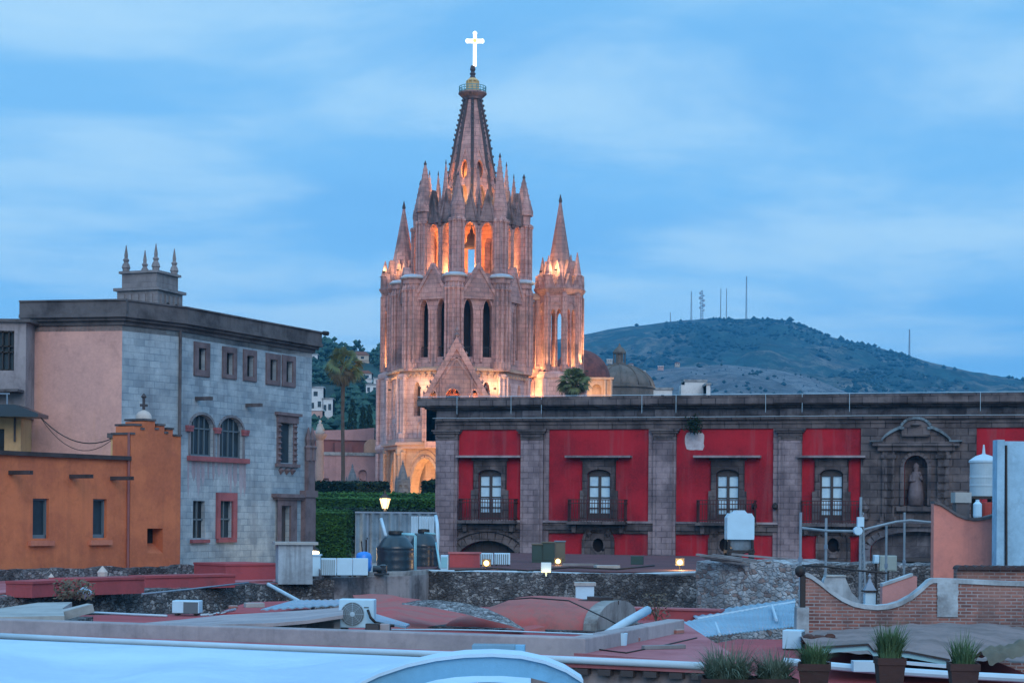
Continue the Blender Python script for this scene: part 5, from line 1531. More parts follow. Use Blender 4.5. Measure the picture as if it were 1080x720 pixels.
for k, r in enumerate(low[:2]):
    x0, x1, z0, z1 = r
    mb = MB(mCD); mb.box(x0, x1, .18, .24, z0, z1); w = mb.build('lower_window', M['win_blue'] if k else M['win_dark'], sb)
    mb = MB(mCD); mb.box(x0 - .2, x1 + .2, -.14, .01, z0 - .2, z0 - .06); mb.build('sill', M['brick_red'], w)
    if k:
        mb = MB(mCD); mb.panel(rect(x0 - .25, x1 + .3, z0 - .05, z1 + .34), [rect(x0, x1, z0, z1)], -.08, .1)
        for x in (x0 - .25, x1 + .28): mb.box(x, x + .02, -.08, .01, z0 - .05, z1 + .34)
        mb.build('red_surround', M['brick_red'], w)
    mb = MB(mCD); mb.box(x0, x1, .1, .18, (z0 + z1) / 2 - .03, (z0 + z1) / 2 + .03); mb.box((x0 + x1) / 2 - .03, (x0 + x1) / 2 + .03, .1, .18, z0, z1); mb.build('sash', M['frame_blue'], w)
x0, x1, z0, z1 = low[2]
mb = MB(mCD); mb.box(x0 - .7, x1 + 1.5, -.28, .01, z1 + .36, z1 + .52); mb.box(x0 - .55, x1 + 1.3, -.18, .01, z1 + .26, z1 + .36)
mb.panel(rect(x0 - .35, x1 + .5, z0, z1 + .26), [rect(x0, x1, z0 + .02, z1)], -.1, .12)
w = mb.build('doorway', M['mauve_trim'], sb); MB(mCD).box(x0, x1, .2, .28, z0, z1).build('door', M['joinery'], w)
mb = MB(mCD); L_ = wCD.len
zq = wCD.at(322, 450, -.1)[1]; zq2 = wCD.at(322, 524, -.1)[1]
mb.box(L_ - .85, L_ + .02, -.25, .01, 0, zq2); mb.box(L_ - .95, L_ + .1, -.32, .01, zq2, zq2 + .3); mb.box(L_ - .55, L_ + .02, -.2, .01, zq2 + .3, zq - 1.5)
for x in (L_ - .45, L_ - .1): mb.lathe([(.16, 0), (.16, .5), (.22, .6), (.1, .7), (.16, .95), (.02, 1.5)], 6, (x, -.12, zq - 1.5))
mb.build('corner_pier', M['mauve_trim'], sb)
for px, py in ((207, 420), (260, 427)):
    x, z = wCD.at(px, py); MB(mCD).box(x - .1, x + .1, -.75, .05, z - .08, z + .06).build('spout', M['dark_cornice'], sb)
x, z = wBC.at(189, 420); MB(mBC).cyl((wBC.len - .06, -.07, 0), (wBC.len - .06, -.07, zw), .06, .06, 8).build('dark_seam', M['dark_cornice'], sb)  # dark tube added to draw the dark seam between the wall faces
# turret on the roof
s_ = 1.69
p = W(165, 322, 75.2)
rt_ = thing('roof_turret', 'square stone roof lantern with four pointed finials on the grey building', 'turret', (p.x, p.y, zB - .95), 0)
th_ = R(20.8)
# local frame: corner at origin facing the viewer, one side going left-back, the other right-back
eL = Vector((-math.cos(th_), math.sin(th_), 0)); eR = Vector((math.sin(th_), math.cos(th_), 0))
Mt = Matrix(((eR.x, -eL.x * -1, 0, 0), (eR.y, eL.y, 0, 0), (0, 0, 1, 0), (0, 0, 0, 1)))
z1 = W(165, 304.5, 75.2).z - (zB - .95); z2 = W(165, 286, 75.2).z - (zB - .95)
mb = MB(Mt)
e = .14
mb.box(-e, s_ + e, -e, s_ + e, 0, z1 - .06); mb.box(-e - .12, s_ + e + .12, -e - .12, s_ + e + .12, z1 - .06, z1 + .06)
mb.box(0, s_, 0, s_, z1 + .06, z2 - .05); mb.box(-.1, s_ + .1, -.1, s_ + .1, z2 - .05, z2 + .05)
for k in range(5):
    t = s_ * (k + .5) / 5
    mb.box(t - .08, t + .08, -e - .05, -e, .25, z1 - .2); mb.box(-e - .05, -e, t - .08, t + .08, .25, z1 - .2)
mb.build('body', M['grey_stone_warm'] if 'grey_stone_warm' in M else M['mauve_trim'], rt_)
for x, y in ((.12, .12), (s_ - .12, .12), (.12, s_ - .12), (s_ - .12, s_ - .12)):
    MB(Mt).lathe([(.15, 0), (.15, .12), (.19, .16), (.15, .3), (.09, .4), (.14, .5), (.07, .58), (.08, .7), (.015, 1.12)], 8, (x, y, z2 + .05)).build('finial', M['grey_stone_warm'], rt_)
for t in (.35, .75): MB(Mt).prism(arch(s_ * t - .16, s_ * t + .16, z1 * .3, z1 * .75), -e - .056, -e - .02).build('opening', M['dark_hole'], rt_)
MB(Mt).box(-e - .056, -e - .02, s_ * .6, s_ * .6 + .3, z1 * .3, z1 * .72).build('opening', M['dark_hole'], rt_)
# cctv on the corner
p = W(341, 351, 81.5)
cc = thing('security_camera', 'small dark security camera on the stone parapet end', 'camera', p)
MB().cyl((-.35, 0, -.1), (0, 0, 0), .04).cyl((0, .05, .0), (.22, -.1, -.04), .1, .1, 8).build('housing', M['iron'], cc)

# ================================================================== orange house in front of it
M['orange'] = plaster('orange_render', (.56, .175, .08), (.40, .12, .062), .8, .35, .55, stain=(.28, .10, .06), fine=.14)
M['orange_pale'] = plaster('worn_orange_ledge', (.50, .19, .12), (.38, .13, .09), .5, 0, 1.2)
M['black_mould'] = plaster('mouldy_coping', (.06, .05, .055), (.03, .028, .03), .5, .2, 2.0)
p0, p1 = W(-70, 540, 55.6), W(188, 540, 64.8)
OW = Wall(p0[:2], p1[:2], 2.0)
oh = OW.empty('orange_house', 'orange rendered house with slit windows and a crenellated end gable', 'house')
zc0 = OW.at(60, 482)[1]; xs_ = OW.at(136, 500)[0]
hl = [OW.rect(34.5, 51.5, 525.5, 567.5), OW.rect(98, 112.5, 526, 567)]
sq = OW.rect(153.5, 170, 557, 583)
mb = MB(); mb.panel(rect(0, xs_, 0, zc0), [rect(*r) for r in hl], 0, .3)
mb.face([(0, 0, 0), (0, 5, 0), (0, 5, zc0), (0, 0, zc0)]); mb.box(0, xs_, .32, 5, 0, zc0 - .06)
mb.build('wall', M['orange'], oh)
mb = MB(); L_ = OW.len
ztw = OW.at(160, 462)[1]
top = [(xs_, ztw - .55)]
crn = [(xs_, ztw + .1), (xs_ + .55, ztw + .1), (xs_ + .55, ztw - .12)]
pts = [(L_, 0)]
zz = lambda py, px: OW.at(px, py)[1]
prof = [(188, 460), (182, 460), (182, 453), (176, 453), (176, 457), (173, 457), (173, 449), (166, 449), (166, 453), (163, 453), (163, 444), (151, 444), (151, 453), (148, 453), (148, 449), (141, 449), (141, 458), (137, 458)]
tp = [(OW.at(a, 500, -.08)[0], OW.at(a, b, -.08)[1]) for a, b in prof]
tp[0] = (L_ + .02, tp[0][1]); 
outer = [(xs_, 0), (L_ + .02, 0)] + tp[:-1] + [(xs_, tp[-1][1])]
mb.panel(outer, [rect(*sq)], -.08, .5)
mb.prism(outer, .44, .8)
x0, x1, z0, z1 = sq
mb.face([(x0, -.08, z0), (x1, -.08, z0), (x1, .42, z0 + .35), (x0, .42, z0 + .35)])
mb.face([(xs_, -.08, 0), (xs_, .44, 0), (xs_, .44, tp[-1][1]), (xs_, -.08, tp[-1][1])]); mb.face([(L_ + .02, -.08, 0), (L_ + .02, .44, 0), (L_ + .02, .44, tp[0][1]), (L_ + .02, -.08, tp[0][1])])
q = [p for p in tp]
for a, b in zip([*tp[:-1]], [*tp[1:-1], (xs_, tp[-1][1])]): mb.face([(a[0], -.08, a[1]), (b[0], -.08, b[1]), (b[0], .44, b[1]), (a[0], .44, a[1])])
mb.build('gable_wall', M['orange'], oh)
mb = MB()
for a, b in ((0, 1), (2, 3), (4, 5), (6, 7), (8, 9), (10, 11), (12, 13), (14, 15), (16, 17)):
    pa, pb = tp[a], tp[b]; mb.box(min(pa[0], pb[0]) - .02, max(pa[0], pb[0]) + .02, -.12, .84, pa[1], pa[1] + .07)
mb.build('merlon_cap', M['dark_cornice'], oh)
mb = MB(); mb.box(0, xs_ - .02, -.14, .3, zc0, zc0 + .14); mb.build('coping', M['black_mould'], oh)
MB().box(0, xs_ - .05, .3, 5, zc0 - .05, zc0 + .02).build('roof', M['dusk_red'], oh)
for x0, x1, z0, z1 in hl:
    mb = MB(); mb.box(x0, x1, .2, .26, z0, z1); w = mb.build('slit_window', M['win_blue'], oh)
    mb = MB(); mb.box(x0 - .2, x1 + .15, -.14, .01, z0 - .24, z0 - .07); mb.build('sill', M['orange_pale'], w)
    mb = MB(); mb.box(x0, x0 + .06, .12, .2, z0, z1); mb.box(x1 - .06, x1, .12, .2, z0, z1); mb.box(x0, x1, .12, .2, z0, z0 + .12); mb.box(x0, x1, .12, .2, z1 - .06, z1); mb.build('window_frame', M['frame_blue'], w)
x0, x1, z0, z1 = sq
MB().box(x0, x1, .41, .43, z0, z1).build('niche_back', M['dark_hole'], oh)
for px, py in ((11, 498), (75, 502), (118, 504)):
    x, z = OW.at(px, py)
    mb = MB(); mb.box(x - .09, x + .09, -.95, .05, z - .07, z - .03); mb.box(x - .09, x - .05, -.95, .05, z - .03, z + .06); mb.box(x + .05, x + .09, -.95, .05, z - .03, z + .06); mb.build('rain_spout', M['black_mould'], oh)
x, z = OW.at(137, 462, -.1)
MB().cyl((xs_ - .08, -.06, .2), (xs_ - .08, -.06, z + .2), .045, .045, 8).build('down_pipe', M['dusk_red'], oh)
xg, zg = OW.at(157, 444, -.0); zk = OW.at(157, 418)[1]
mb = MB(); mb.lathe([(.3, 0), (.3, .05), (.28, .2), (.2, .32), (.05, .4)], 12, (xg, .25, zg)); ba = mb.build('gable_ball', M['statue'], oh, True)
mb = MB(); mb.cyl((xg, .25, zg + .38), (xg, .25, zk), .05); mb.box(xg - .16, xg + .16, .21, .29, zk - .35, zk - .26); mb.lathe([(.02, -.12), (.12, 0), (.02, .12)], 8, (xg, .25, zk - .62)); mb.lathe([(.02, -.1), (.1, 0), (.02, .12)], 8, (xg, .25, zk)); mb.build('iron_finial', M['dark_cornice'], oh)

# ================================================================== yellow house at the far left
M['yellow'] = plaster('ochre_render', (.52, .36, .19), (.40, .27, .16), .4, .2, .6)
M['grey_render'] = plaster('stained_grey_render', (.30, .28, .30), (.16, .15, .17), .6, .5, .5, stain=(.07, .065, .075))
YW = Wall(W(-60, 450, 69.2)[:2], W(22, 450, 69.2)[:2], 2.0)
yh = YW.empty('yellow_house', 'ochre house with grey stained upper wall and tin canopy', 'house')
zy = YW.at(10, 440)[1]; zg = YW.at(10, 339)[1]
w1 = YW.rect(-8, 4.5, 452, 478); w2 = YW.rect(-20, 13, 348, 390)
mb = MB(); mb.panel(rect(0, YW.len, 0, zy), [rect(*w1)], 0, .3); mb.face([(YW.len, 0, 0), (YW.len, 6, 0), (YW.len, 6, zy), (YW.len, 0, zy)]); mb.box(0, YW.len - .01, .32, 6, 0, zy - .02); mb.build('lower_wall', M['yellow'], yh)
mb = MB(); mb.panel(rect(0, YW.len + .1, zy, zg), [rect(*w2)], .25, .3); mb.face([(YW.len + .1, .25, zy), (YW.len + .1, 6, zy), (YW.len + .1, 6, zg), (YW.len + .1, .25, zg)]); mb.box(0, YW.len, .6, 6, zy, zg - .02); mb.build('upper_wall', M['grey_render'], yh)
MB().box(-.1, YW.len + .3, .1, 6.2, zg, zg + .12).build('roof_edge', M['dark_cornice'], yh)
MB().box(w1[0], w1[1], .2, .28, w1[2], w1[3]).build('window', M['win_dark'], yh)
x0, x1, z0, z1 = w2
w = MB().box(x0, x1, .45, .5, z0, z1).build('iron_window', M['win_blue'], yh)
mb = MB()
for t in (.0, .2, .4, .6, .8, .97): x = x0 + (x1 - x0) * t; mb.box(x, x + .05, .3, .44, z0, z1)
for t in (0, .45, .6, .96): z = z0 + (z1 - z0) * t; mb.box(x0, x1, .3, .44, z, z + .05)
mb.build('window_grille', M['iron'], w)
xc0, xc1 = 0, YW.at(43, 440, -.9)[0]
za_, zb_ = YW.at(15, 411)[1], YW.at(15, 438)[1]
mb = MB(); mb.prism([(0, zb_ - .05), (xc1, zb_ - .12), (xc1, zb_ + .02), (YW.len + .1, zb_ + .35), (0, zb_ + .35)], -1.3, .24); cn = mb.build('canopy', M['black_plastic'], yh)
mb = MB(); mb.tube([(0, -1.2, zb_ + .75), (YW.len - .1, -1.2, zb_ + .75)], .03, 6)
for x in (YW.len - .2, YW.len - 1.2, YW.len - 2.2): mb.cyl((x, -1.2, zb_ + .3), (x, -1.2, zb_ + .78), .03, .03, 6)
mb.build('canopy_rail', M['steel'], cn)
MB().prism([(0, za_ - .25), (YW.len + .05, za_ - .1), (YW.len + .05, za_), (0, za_ - .12)], -.7, .24).build('shade_board', M['dark_cornice'], yh)
MB().cyl((YW.len - .22, -.06, zb_ - 1.0), (YW.len - .22, -.06, zb_), .04).build('down_pipe', M['dark_cornice'], yh)
pA_, pB_ = W(42, 439, 68.4), W(121, 461, 66.6)
mb = MB(); mb.tube([pA_.lerp(pB_, t / 12) - Vector((0, 0, .55 * 4 * (t / 12) * (1 - t / 12))) for t in range(13)], .022, 5); mb.tube([pA_.lerp(pB_, t / 12) - Vector((0, 0, .85 * 4 * (t / 12) * (1 - t / 12))) for t in range(13)], .014, 5)
tag(mb.build('sagging_cable', M['iron']), 'pair of sagging cables strung across the salmon end wall', 'cable')
# narrow ochre pier between the coping and the gable
p = W(127, 485, 66.3)
bp = thing('ochre_pier', 'short ochre pier with grey cap behind the orange coping', 'pier', (p.x, p.y, 2))
h = W(127, 459, 66.3).z - 2
MB().box(-.36, .36, 0, .6, 0, h - .1).build('shaft', M['yellow'], bp); MB().box(-.48, .42, -.1, .7, h - .1, h + .08).build('cap', M['dark_cornice'], bp)
# ================================================================== rooftops in the middle distance
M['red_roof'] = plaster('faded_red_roof_paint', (.36, .075, .09), (.25, .065, .078), .6, .25, .5, stain=(.12, .07, .08))
M['red_roof_pale'] = plaster('chalky_red_roof', (.38, .155, .18), (.28, .09, .105), .6, .2, .5)
M['rubble_dark'] = rubble('dark_rubble', ((.11, .115, .13), (.20, .205, .225), (.42, .44, .47)), 6.0, (.07, .07, .078), (.03, .03, .034), .75)
M['rubble_pale'] = rubble('lime_rubble', ((.42, .48, .54), (.58, .64, .70), (.28, .20, .18)), 5.0, (.38, .43, .48), (.10, .11, .135), .6)
M['cistern'] = plaster('stained_white_cement', (.36, .45, .53), (.22, .27, .32), .7, .75, .9, stain=(.07, .075, .085))
M['dark_red_roof'] = plaster('dark_red_roof_felt', (.125, .05, .058), (.07, .035, .042), .6, .2, .6)
M['rubble_scar'] = rubble('exposed_rubble', ((.16, .165, .18), (.34, .36, .39), (.5, .52, .55)), 7.0, (.06, .06, .07), (.035, .035, .04), .7)
M['grime_wall'] = plaster('grimy_lime_wall', (.30, .28, .30), (.10, .09, .10), .9, .7, .8, stain=(.05, .048, .055))
M['beige'] = plaster('beige_parapet_paint', (.36, .335, .36), (.26, .25, .28), .8, .4, .6)
M['slab'] = plaster('pale_concrete_slab', (.36, .39, .40), (.25, .27, .28), .6, .1, .8)
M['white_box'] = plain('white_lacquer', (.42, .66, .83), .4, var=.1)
M['blue_tank'] = plain('blue_enamel', (.02, .22, .72), .35, spec=.5, var=.1)
M['pipe_blue'] = plain('pale_blue_pipe', (.22, .50, .60), .45)
M['tin'] = plaster('galvanised_sheet', (.17, .25, .32), (.09, .135, .18), .6, .5, 1.0, .5, stain=(.10, .09, .09))
M['polycarb'] = plaster('milky_roof_sheet', (.19, .36, .50), (.12, .25, .37), .5, .15, .6, .35)
M['cabinet'] = plain('green_cabinet', (.018, .055, .052), .5)
M['cabinet_tan'] = plain('tan_cabinet', (.13, .12, .09), .6)
M['vault'] = plaster('worn_red_vault', (.40, .085, .09), (.29, .13, .125), 1.0, .4, .9, stain=(.18, .13, .13), fine=.2)
M['gray_end'] = plaster('streaked_grey_render', (.27, .29, .30), (.12, .125, .13), .6, .8, .9, stain=(.05, .05, .055))
def low_house(name, label, cat, poly, z, walls, roof, lip=0.0, lipmat=None, group=None):
    """a low flat-roofed house seen from above: walls down to the ground, roof slab, low parapet"""
    cx_ = sum(p[0] for p in poly) / len(poly); cy_ = sum(p[1] for p in poly) / len(poly)
    t = thing(name, label, cat, (cx_, cy_, 2.0), 0, group)
    pl = [(p[0] - cx_, p[1] - cy_) for p in poly]
    ar_ = sum(a[0] * b[1] - b[0] * a[1] for a, b in zip(pl, pl[1:] + pl[:1]))
    if ar_ < 0: pl = pl[::-1]
    MB().prism_z(pl, 0, z - 2.0 - .06).build('wall', walls, t)
    MB().prism_z([(x * .999, y * .999) for x, y in pl], z - 2.06, z - 2.0).build('roof', roof, t)
    if lip:
        mb = MB()
        for a, b in zip(pl, pl[1:] + pl[:1]):
            a, b = Vector(a), Vector(b); d = (b - a).normalized(); n_ = Vector((-d.y, d.x)) * .22
            mb.prism_z([tuple(a), tuple(b), tuple(b + n_), tuple(a + n_)], z - 1.998, z - 2.0 + lip)
        mb.build('parapet', lipmat or walls, t)
    return t
XY = lambda px, py, z: tuple(onz(px, py, z)[:2])

# -- red terrace in front of the orange house
zt = 7.9
tA, tB = onz(-60, 629, zt), onz(300, 612, zt)
far0, far1 = W(-70, 600, 56), W(190, 600, 64.5)
th = thing('terrace_house', 'rubble walled house with red painted roof terrace below the orange house', 'house', (tA.x, tA.y, 2))
o_ = Vector((tA.x, tA.y, 0))
pl = [tA - o_, tB - o_, W(332, 600, 74) - o_, far1 - o_ + Vector((1.5, 7, 0)), far0 - o_ + Vector((.4, 0, 0))]
mb = MB(); a, b = pl[0], pl[1]
mb.prism_z([(p.x, p.y) for p in pl], 0, zt - 2.25); mb.build('house_body', M['rubble_dark'], th)
TW = Wall(tA[:2], tB[:2], 2.0)
Mw = WMx(TW, Vector((tA.x, tA.y, 2.0)))
def rough_wall(mb, L_, h0, h1, y0, y1, rng, n=60, jag=.05):
    """wall of uneven face and top edge"""
    def f(u, v):
        x = L_ * u
        if v <= .7: z = (h0 + (h1 - h0) * v / .7); y = y0
        else: z = h1; y = y0 + (y1 - y0) * (v - .7) / .3
        w = .09 * noise.noise(Vector((x * 1.6, z * 1.6, rng))) + .05 * noise.noise(Vector((x * 5, z * 5, rng)))
        zz_ = jag * (noise.noise(Vector((x * .9, rng, 3))) + .5 * noise.noise(Vector((x * 3.3, rng, 9)))) if v >= .69 else 0
        return (x, y + w, z + zz_)
    mb.grid(f, n, 13)
mb = MB(Mw); rough_wall(mb, TW.len, 2.5, zt - 2.0 - .05, -.08, .5, 1.0, 150); mb.build('rubble_face', M['rubble_dark'], th)
MB().prism_z([(p.x, p.y) for p in pl], zt - 2.24, zt - 2.06).build('terrace', M['red_roof_pale'], th)
mb = MB(Mw); mb.box(0, TW.len, .45, .75, zt - 2.1, zt - 2.0); mb.build('terrace_lip', M['red_roof_pale'], th)
for px0, px1, pt, pb, dd in ((34, 72, 614, 626, .8), (73.5, 152, 611, 624, .9), (153, 248, 608, 618, .8), (238, 292, 595, 609.5, 2.0)):
    a, b = onz(px0, pb, zt), onz(px1, pb - (2.5 if px0 < 200 else 1), zt)
    e = (b - a); L_ = e.length; h = (pb - pt) * a.y / FPX
    m_ = Matrix.Translation(a - Vector((tA.x, tA.y, 2.0))) @ Matrix.Rotation(math.atan2(e.y, e.x), 4, 'Z')
    mb = MB(m_); mb.box(0, L_, 0, dd, -.1, h - .04); mb.box(-.03, L_ + .03, -.04, dd, h - .04, h + .03); mb.build('raised_bed', M['red_roof'], th)
a, b = W(-50, 607, 55.8), W(246, 601, 65)
PW_ = Wall(a[:2], b[:2], 7.6)
rpz = thing('rubble_parapet', 'low rubble parapet along the foot of the orange house', 'wall', PW_.o, PW_.rz)
mb = MB(); rough_wall(mb, PW_.len, 0, 8.19 - 7.6, -.05, .35, 4.0, 120, .09); mb.build('stonework', M['rubble_dark'], rpz)
rng = random.Random(4)
for px, py, s_, lb in ((108, 611, .22, 'small pale carved stone standing on the red terrace bed'), (54, 611, .12, 'tiny white pot on the rubble parapet under the orange house')):
    p = onz(px, py + 3, 8.0); t = thing('stone_ornament', lb, 'ornament', p)
    MB().lathe([(s_, 0), (s_ * 1.05, s_ * .5), (s_ * .6, s_ * .8), (s_ * .7, s_ * 1.4), (s_ * .3, s_ * 1.9), (.01, s_ * 2.2)], 7).build('stone', M['statue'], t)
def bush(name, label, p, r, h, mat, n, seed, leaf=.07, cat='plant', up=.5):
    t = thing(name, label, cat, p); rng = random.Random(seed); mb = MB(); st = MB()
    for i in range(9):
        a = rng.random() * 6.28; e = Vector((r * .8 * math.cos(a) * rng.random(), r * .8 * math.sin(a) * rng.random(), h * rng.uniform(.5, 1)))
        st.tube([(0, 0, 0), e * .5 + Vector((0, 0, .02)), e], [.012, .008, .004], 4)
    for i in range(n):
        a = rng.random() * 6.28; k = rng.random() ** .5; z = h * rng.random()
        c = Vector((r * k * math.cos(a), r * k * math.sin(a), z)); e = Vector((rng.uniform(-1, 1), rng.uniform(-1, 1), rng.uniform(-.3, 1) * up * 2)).normalized() * leaf; g = e.orthogonal().normalized() * leaf * .4
        mb.face([c - e, c - g, c + e, c + g])
    st.build('stems', M['bark'], t); mb.build('leaves', mat, t, recalc=False); return t
M['dry_leaf'] = leafmat('dry_weed', (.10, .09, .07), (.15, .13, .10), (.07, .065, .05))
bush('dry_weed', 'dry brown weed clump beside a white stone on the terrace edge', onz(78, 631, 7.9), .5, .45, M['dry_leaf'], 300, 11)
p = onz(89, 630, 7.9); t = thing('loose_stone', 'loose whitewashed stone beside the dry weed', 'stone', p); blob_ = MB(); blob(blob_, (0, 0, .12), .2, random.Random(2)); blob_.build('stone', M['white_box'], t)
# chimney block
p = onz(310, 612, 7.9)
cb = thing('water_cistern', 'stained pale concrete cistern with a thin slab lid on the terrace corner', 'cistern', p, R(14))
h = (612 - 574) * p.y / FPX; w = 36 * p.y / FPX / 2
mb = MB(); mb.box(-w, w, -w * .7, w * .7, -.1, h); mb.build('tank_wall', M['cistern'], cb)
MB().box(-w - .12, w + .16, -w * .7 - .1, w * .7 + .1, h, h + .09).build('lid', M['slab'], cb)
p = onz(332, 604, 7.95); t = thing('white_post', 'short white rendered post beside the concrete cistern', 'post', p); MB().prism_z([(-.18, -.18), (.2, -.18), (.2, .18), (-.18, .18)], -.1, .62).box(-.22, .24, -.22, .22, .62, .68).build('post', M['white_box'], t)
# lower red roof behind the beige parapet
zl_ = 7.4
low_house('patio_house', 'low dull red flat roof tucked between rubble wall and beige parapet', 'house', [XY(-80, 668, zl_), XY(380, 668, zl_), XY(400, 645, zl_), XY(-80, 650, zl_)], zl_, M['rubble_dark'], M['red_roof'])
low_house('patio_annexe', 'slightly raised red flat roof between the low white condenser and the cistern', 'house', [XY(228, 646, 7.56), XY(330, 645, 7.56), XY(318, 633, 7.56), XY(262, 634.5, 7.56)], 7.56, M['rubble_dark'], M['red_roof'])
# right continuation of the rubble wall and plaster wall
a, b = W(296, 618, 57.9), W(352, 618, 58.6)
RW = Wall(a[:2], b[:2], 6.9); t = thing('rubble_wall', 'short dark rubble wall below the concrete cistern', 'wall', RW.o, RW.rz)
mb = MB(); rough_wall(mb, RW.len, 0, W(330, 611, 58).z - 6.9, -.05, .6, 7.0, 40, .05); mb.build('stonework', M['rubble_dark'], t)
pp = MB(); pp.tube([W(283, 616, 55), W(316, 634, 52.5)], .06, 8); tag(pp.build('diagonal_pipe', M['white_pvc']), 'white pipe slanting down the dark rubble below the cistern', 'pipe')
zr = 8.02
low_house('plant_house', 'flat service roof behind a grimy plastered wall carrying the water tanks', 'house', [XY(342, 607.5, zr), XY(432, 605, zr), (W(472, 600, 66).x, 66), (W(470, 600, 80).x, 80), (W(325, 600, 80).x, 80), (W(338, 600, 62).x, 62)], zr, M['grime_wall'], M['concrete'], .1, M['concrete'])
a, b = W(432, 606, 64), W(745, 606, 61.5)
DW = Wall(a[:2], b[:2], 6.2); t = thing('rubble_wall', 'long black stained rubble wall under the flat red roof', 'wall', DW.o, DW.rz)
mb = MB(); rough_wall(mb, DW.len, 0, W(560, 603, 63).z - 6.2, -.05, .6, 11.0, 160, .05); mb.build('stonework', M['rubble_dark'], t)
zR = 8.12
rh = low_house('flat_roof_house', 'dark red flat roof in front of the mansion with small floodlights', 'house', [(W(434, 600, 64.7).x, 64.7), (W(742, 600, 62.4).x, 62.4), (W(760, 600, 90).x, 90), (W(474, 600, 96).x, 96)], zR, M['rubble_dark'], M['dark_red_roof'])
mb = MB(); mb.tube([W(436, 601.5, 64), W(560, 603, 63), W(650, 606, 62.4), W(742, 603, 61.9)], .05, 6); tag(mb.build('roof_edge_pipe', M['white_pvc']), 'thin pale pipe along the edge of the dark red roof', 'pipe')
# low pink wall, grey box near the mansion arch
p = onz(490, 598, zR); t = thing('pink_wall', 'low faded red wall in front of the mansion carriage arch', 'wall', p)
w = 32 * p.y / FPX / 2; MB().box(-w, w, 0, .3, -.1, .5).build('wall_face', M['red_roof'], t); MB().box(-w - .05, w + .05, -.05, .35, .5, .57).build('coping', M['red_roof_pale'], t)
# air conditioners
def ac_unit(name, label, p, w, h, d, rz, fan=True, side=False, group='air conditioners on the roofs', grille=False):
    t = thing(name, label, 'air conditioner', p, rz, group)
    MB().box(-w / 2, w / 2, 0, d, .05, h).build('casing', M['white_box'], t, bevel=min(.03, w * .03))
    mb = MB(); 
    for x in (-w * .35, w * .35): mb.box(x - .04, x + .04, .02, d - .02, 0, .05)
    mb.build('feet', M['iron'], t)
    if fan:
        r = h * .38; cx_ = -w * .5 + r + w * .06
        mb = MB(Matrix.Translation((cx_, -.005, h * .52)) @ Matrix.Rotation(R(90), 4, 'X'))
        for k in range(1, 7):
            rr = r * k / 6; n_ = 20
            for i in range(n_):
                a, b = 2 * math.pi * i / n_, 2 * math.pi * (i + 1) / n_
                mb.cyl((rr * math.cos(a), rr * math.sin(a), .01), (rr * math.cos(b), rr * math.sin(b), .01), r * .018, None, 4)
        for k in range(8): a = math.pi / 4 * k; mb.cyl((0, 0, .015), (r * math.cos(a), r * math.sin(a), .015), r * .02, None, 4)
        mb.lathe([(r * .22, 0), (r * .22, .03), (.01, .035)], 12)
        mb.build('fan_grille', M['white_pvc'], t)
        MB(Matrix.Translation((cx_, -.004, h * .52)) @ Matrix.Rotation(R(90), 4, 'X')).lathe([(r * 1.02, 0), (r * 1.02, .004)], 24).build('fan_opening', M['ac_dark'], t)
        MB().box(w * .22, w * .36, -.006, .01, h * .72, h * .76).build('name_strip', M['ac_dark'], t)
    if grille:
        mb = MB(); n_ = 7
        for k in range(n_): x = -w * .46 + w * .92 * k / n_; mb.box(x, x + w * .05, -.012, .01, h * .1, h * .92)
        mb.build('vent_slots', M['ac_dark'], t)
    if side: MB().box(w / 2 - .002, w / 2 + .012, d * .1, d * .9, h * .12, h * .92).build('side_coil', M['ac_dark'], t)
    return t
M['ac_dark'] = plain('ac_grey_grille', (.10, .14, .17), .6)
for px, lb, g in ((346.5, 'white air conditioner with dark slotted face, first of the three by the blue tank', True), (363.5, 'plain white air conditioner in the middle of the three by the blue tank', False), (380, 'white air conditioner touching the blue pressure tank', False)):
    p = onz(px, 608, zr); ac_unit('air_conditioner', lb, p, 16.2 * p.y / FPX, 19.5 * p.y / FPX, .4, R(6), False, False, 'air conditioners by the blue tank', g)
for px, lb, w in ((513, 'white air conditioner under the mansion arch next to the lit floodlight', 14), (529.5, 'white air conditioner in the mouth of the mansion carriage arch', 17)):
    p = onz(px, 596.5, zR); ac_unit('air_conditioner', lb, p, w * p.y / FPX, 13.5 * p.y / FPX, .45, 0, False, False, 'air conditioners before the mansion arch', True)
p = onz(195.5, 648.5, zl_ + .02); ac_unit('air_conditioner', 'small white air conditioner box with dark coil low on the red patio roof', p, 29 * p.y / FPX, 15.5 * p.y / FPX, .4, R(-4), False, False, 'air conditioners on the roofs')
mb = MB(); w_ = 29 * p.y / FPX; h_ = 15.5 * p.y / FPX
o = bpy.data.objects['air_conditioner.005'] if 'air_conditioner.005' in bpy.data.objects else None
if o: MB().box(-w_ * .07, w_ * .46, -.02, .01, h_ * .14, h_ * .9).build('front_coil', M['ac_dark'], o)
p = onz(448, 599, zr); 
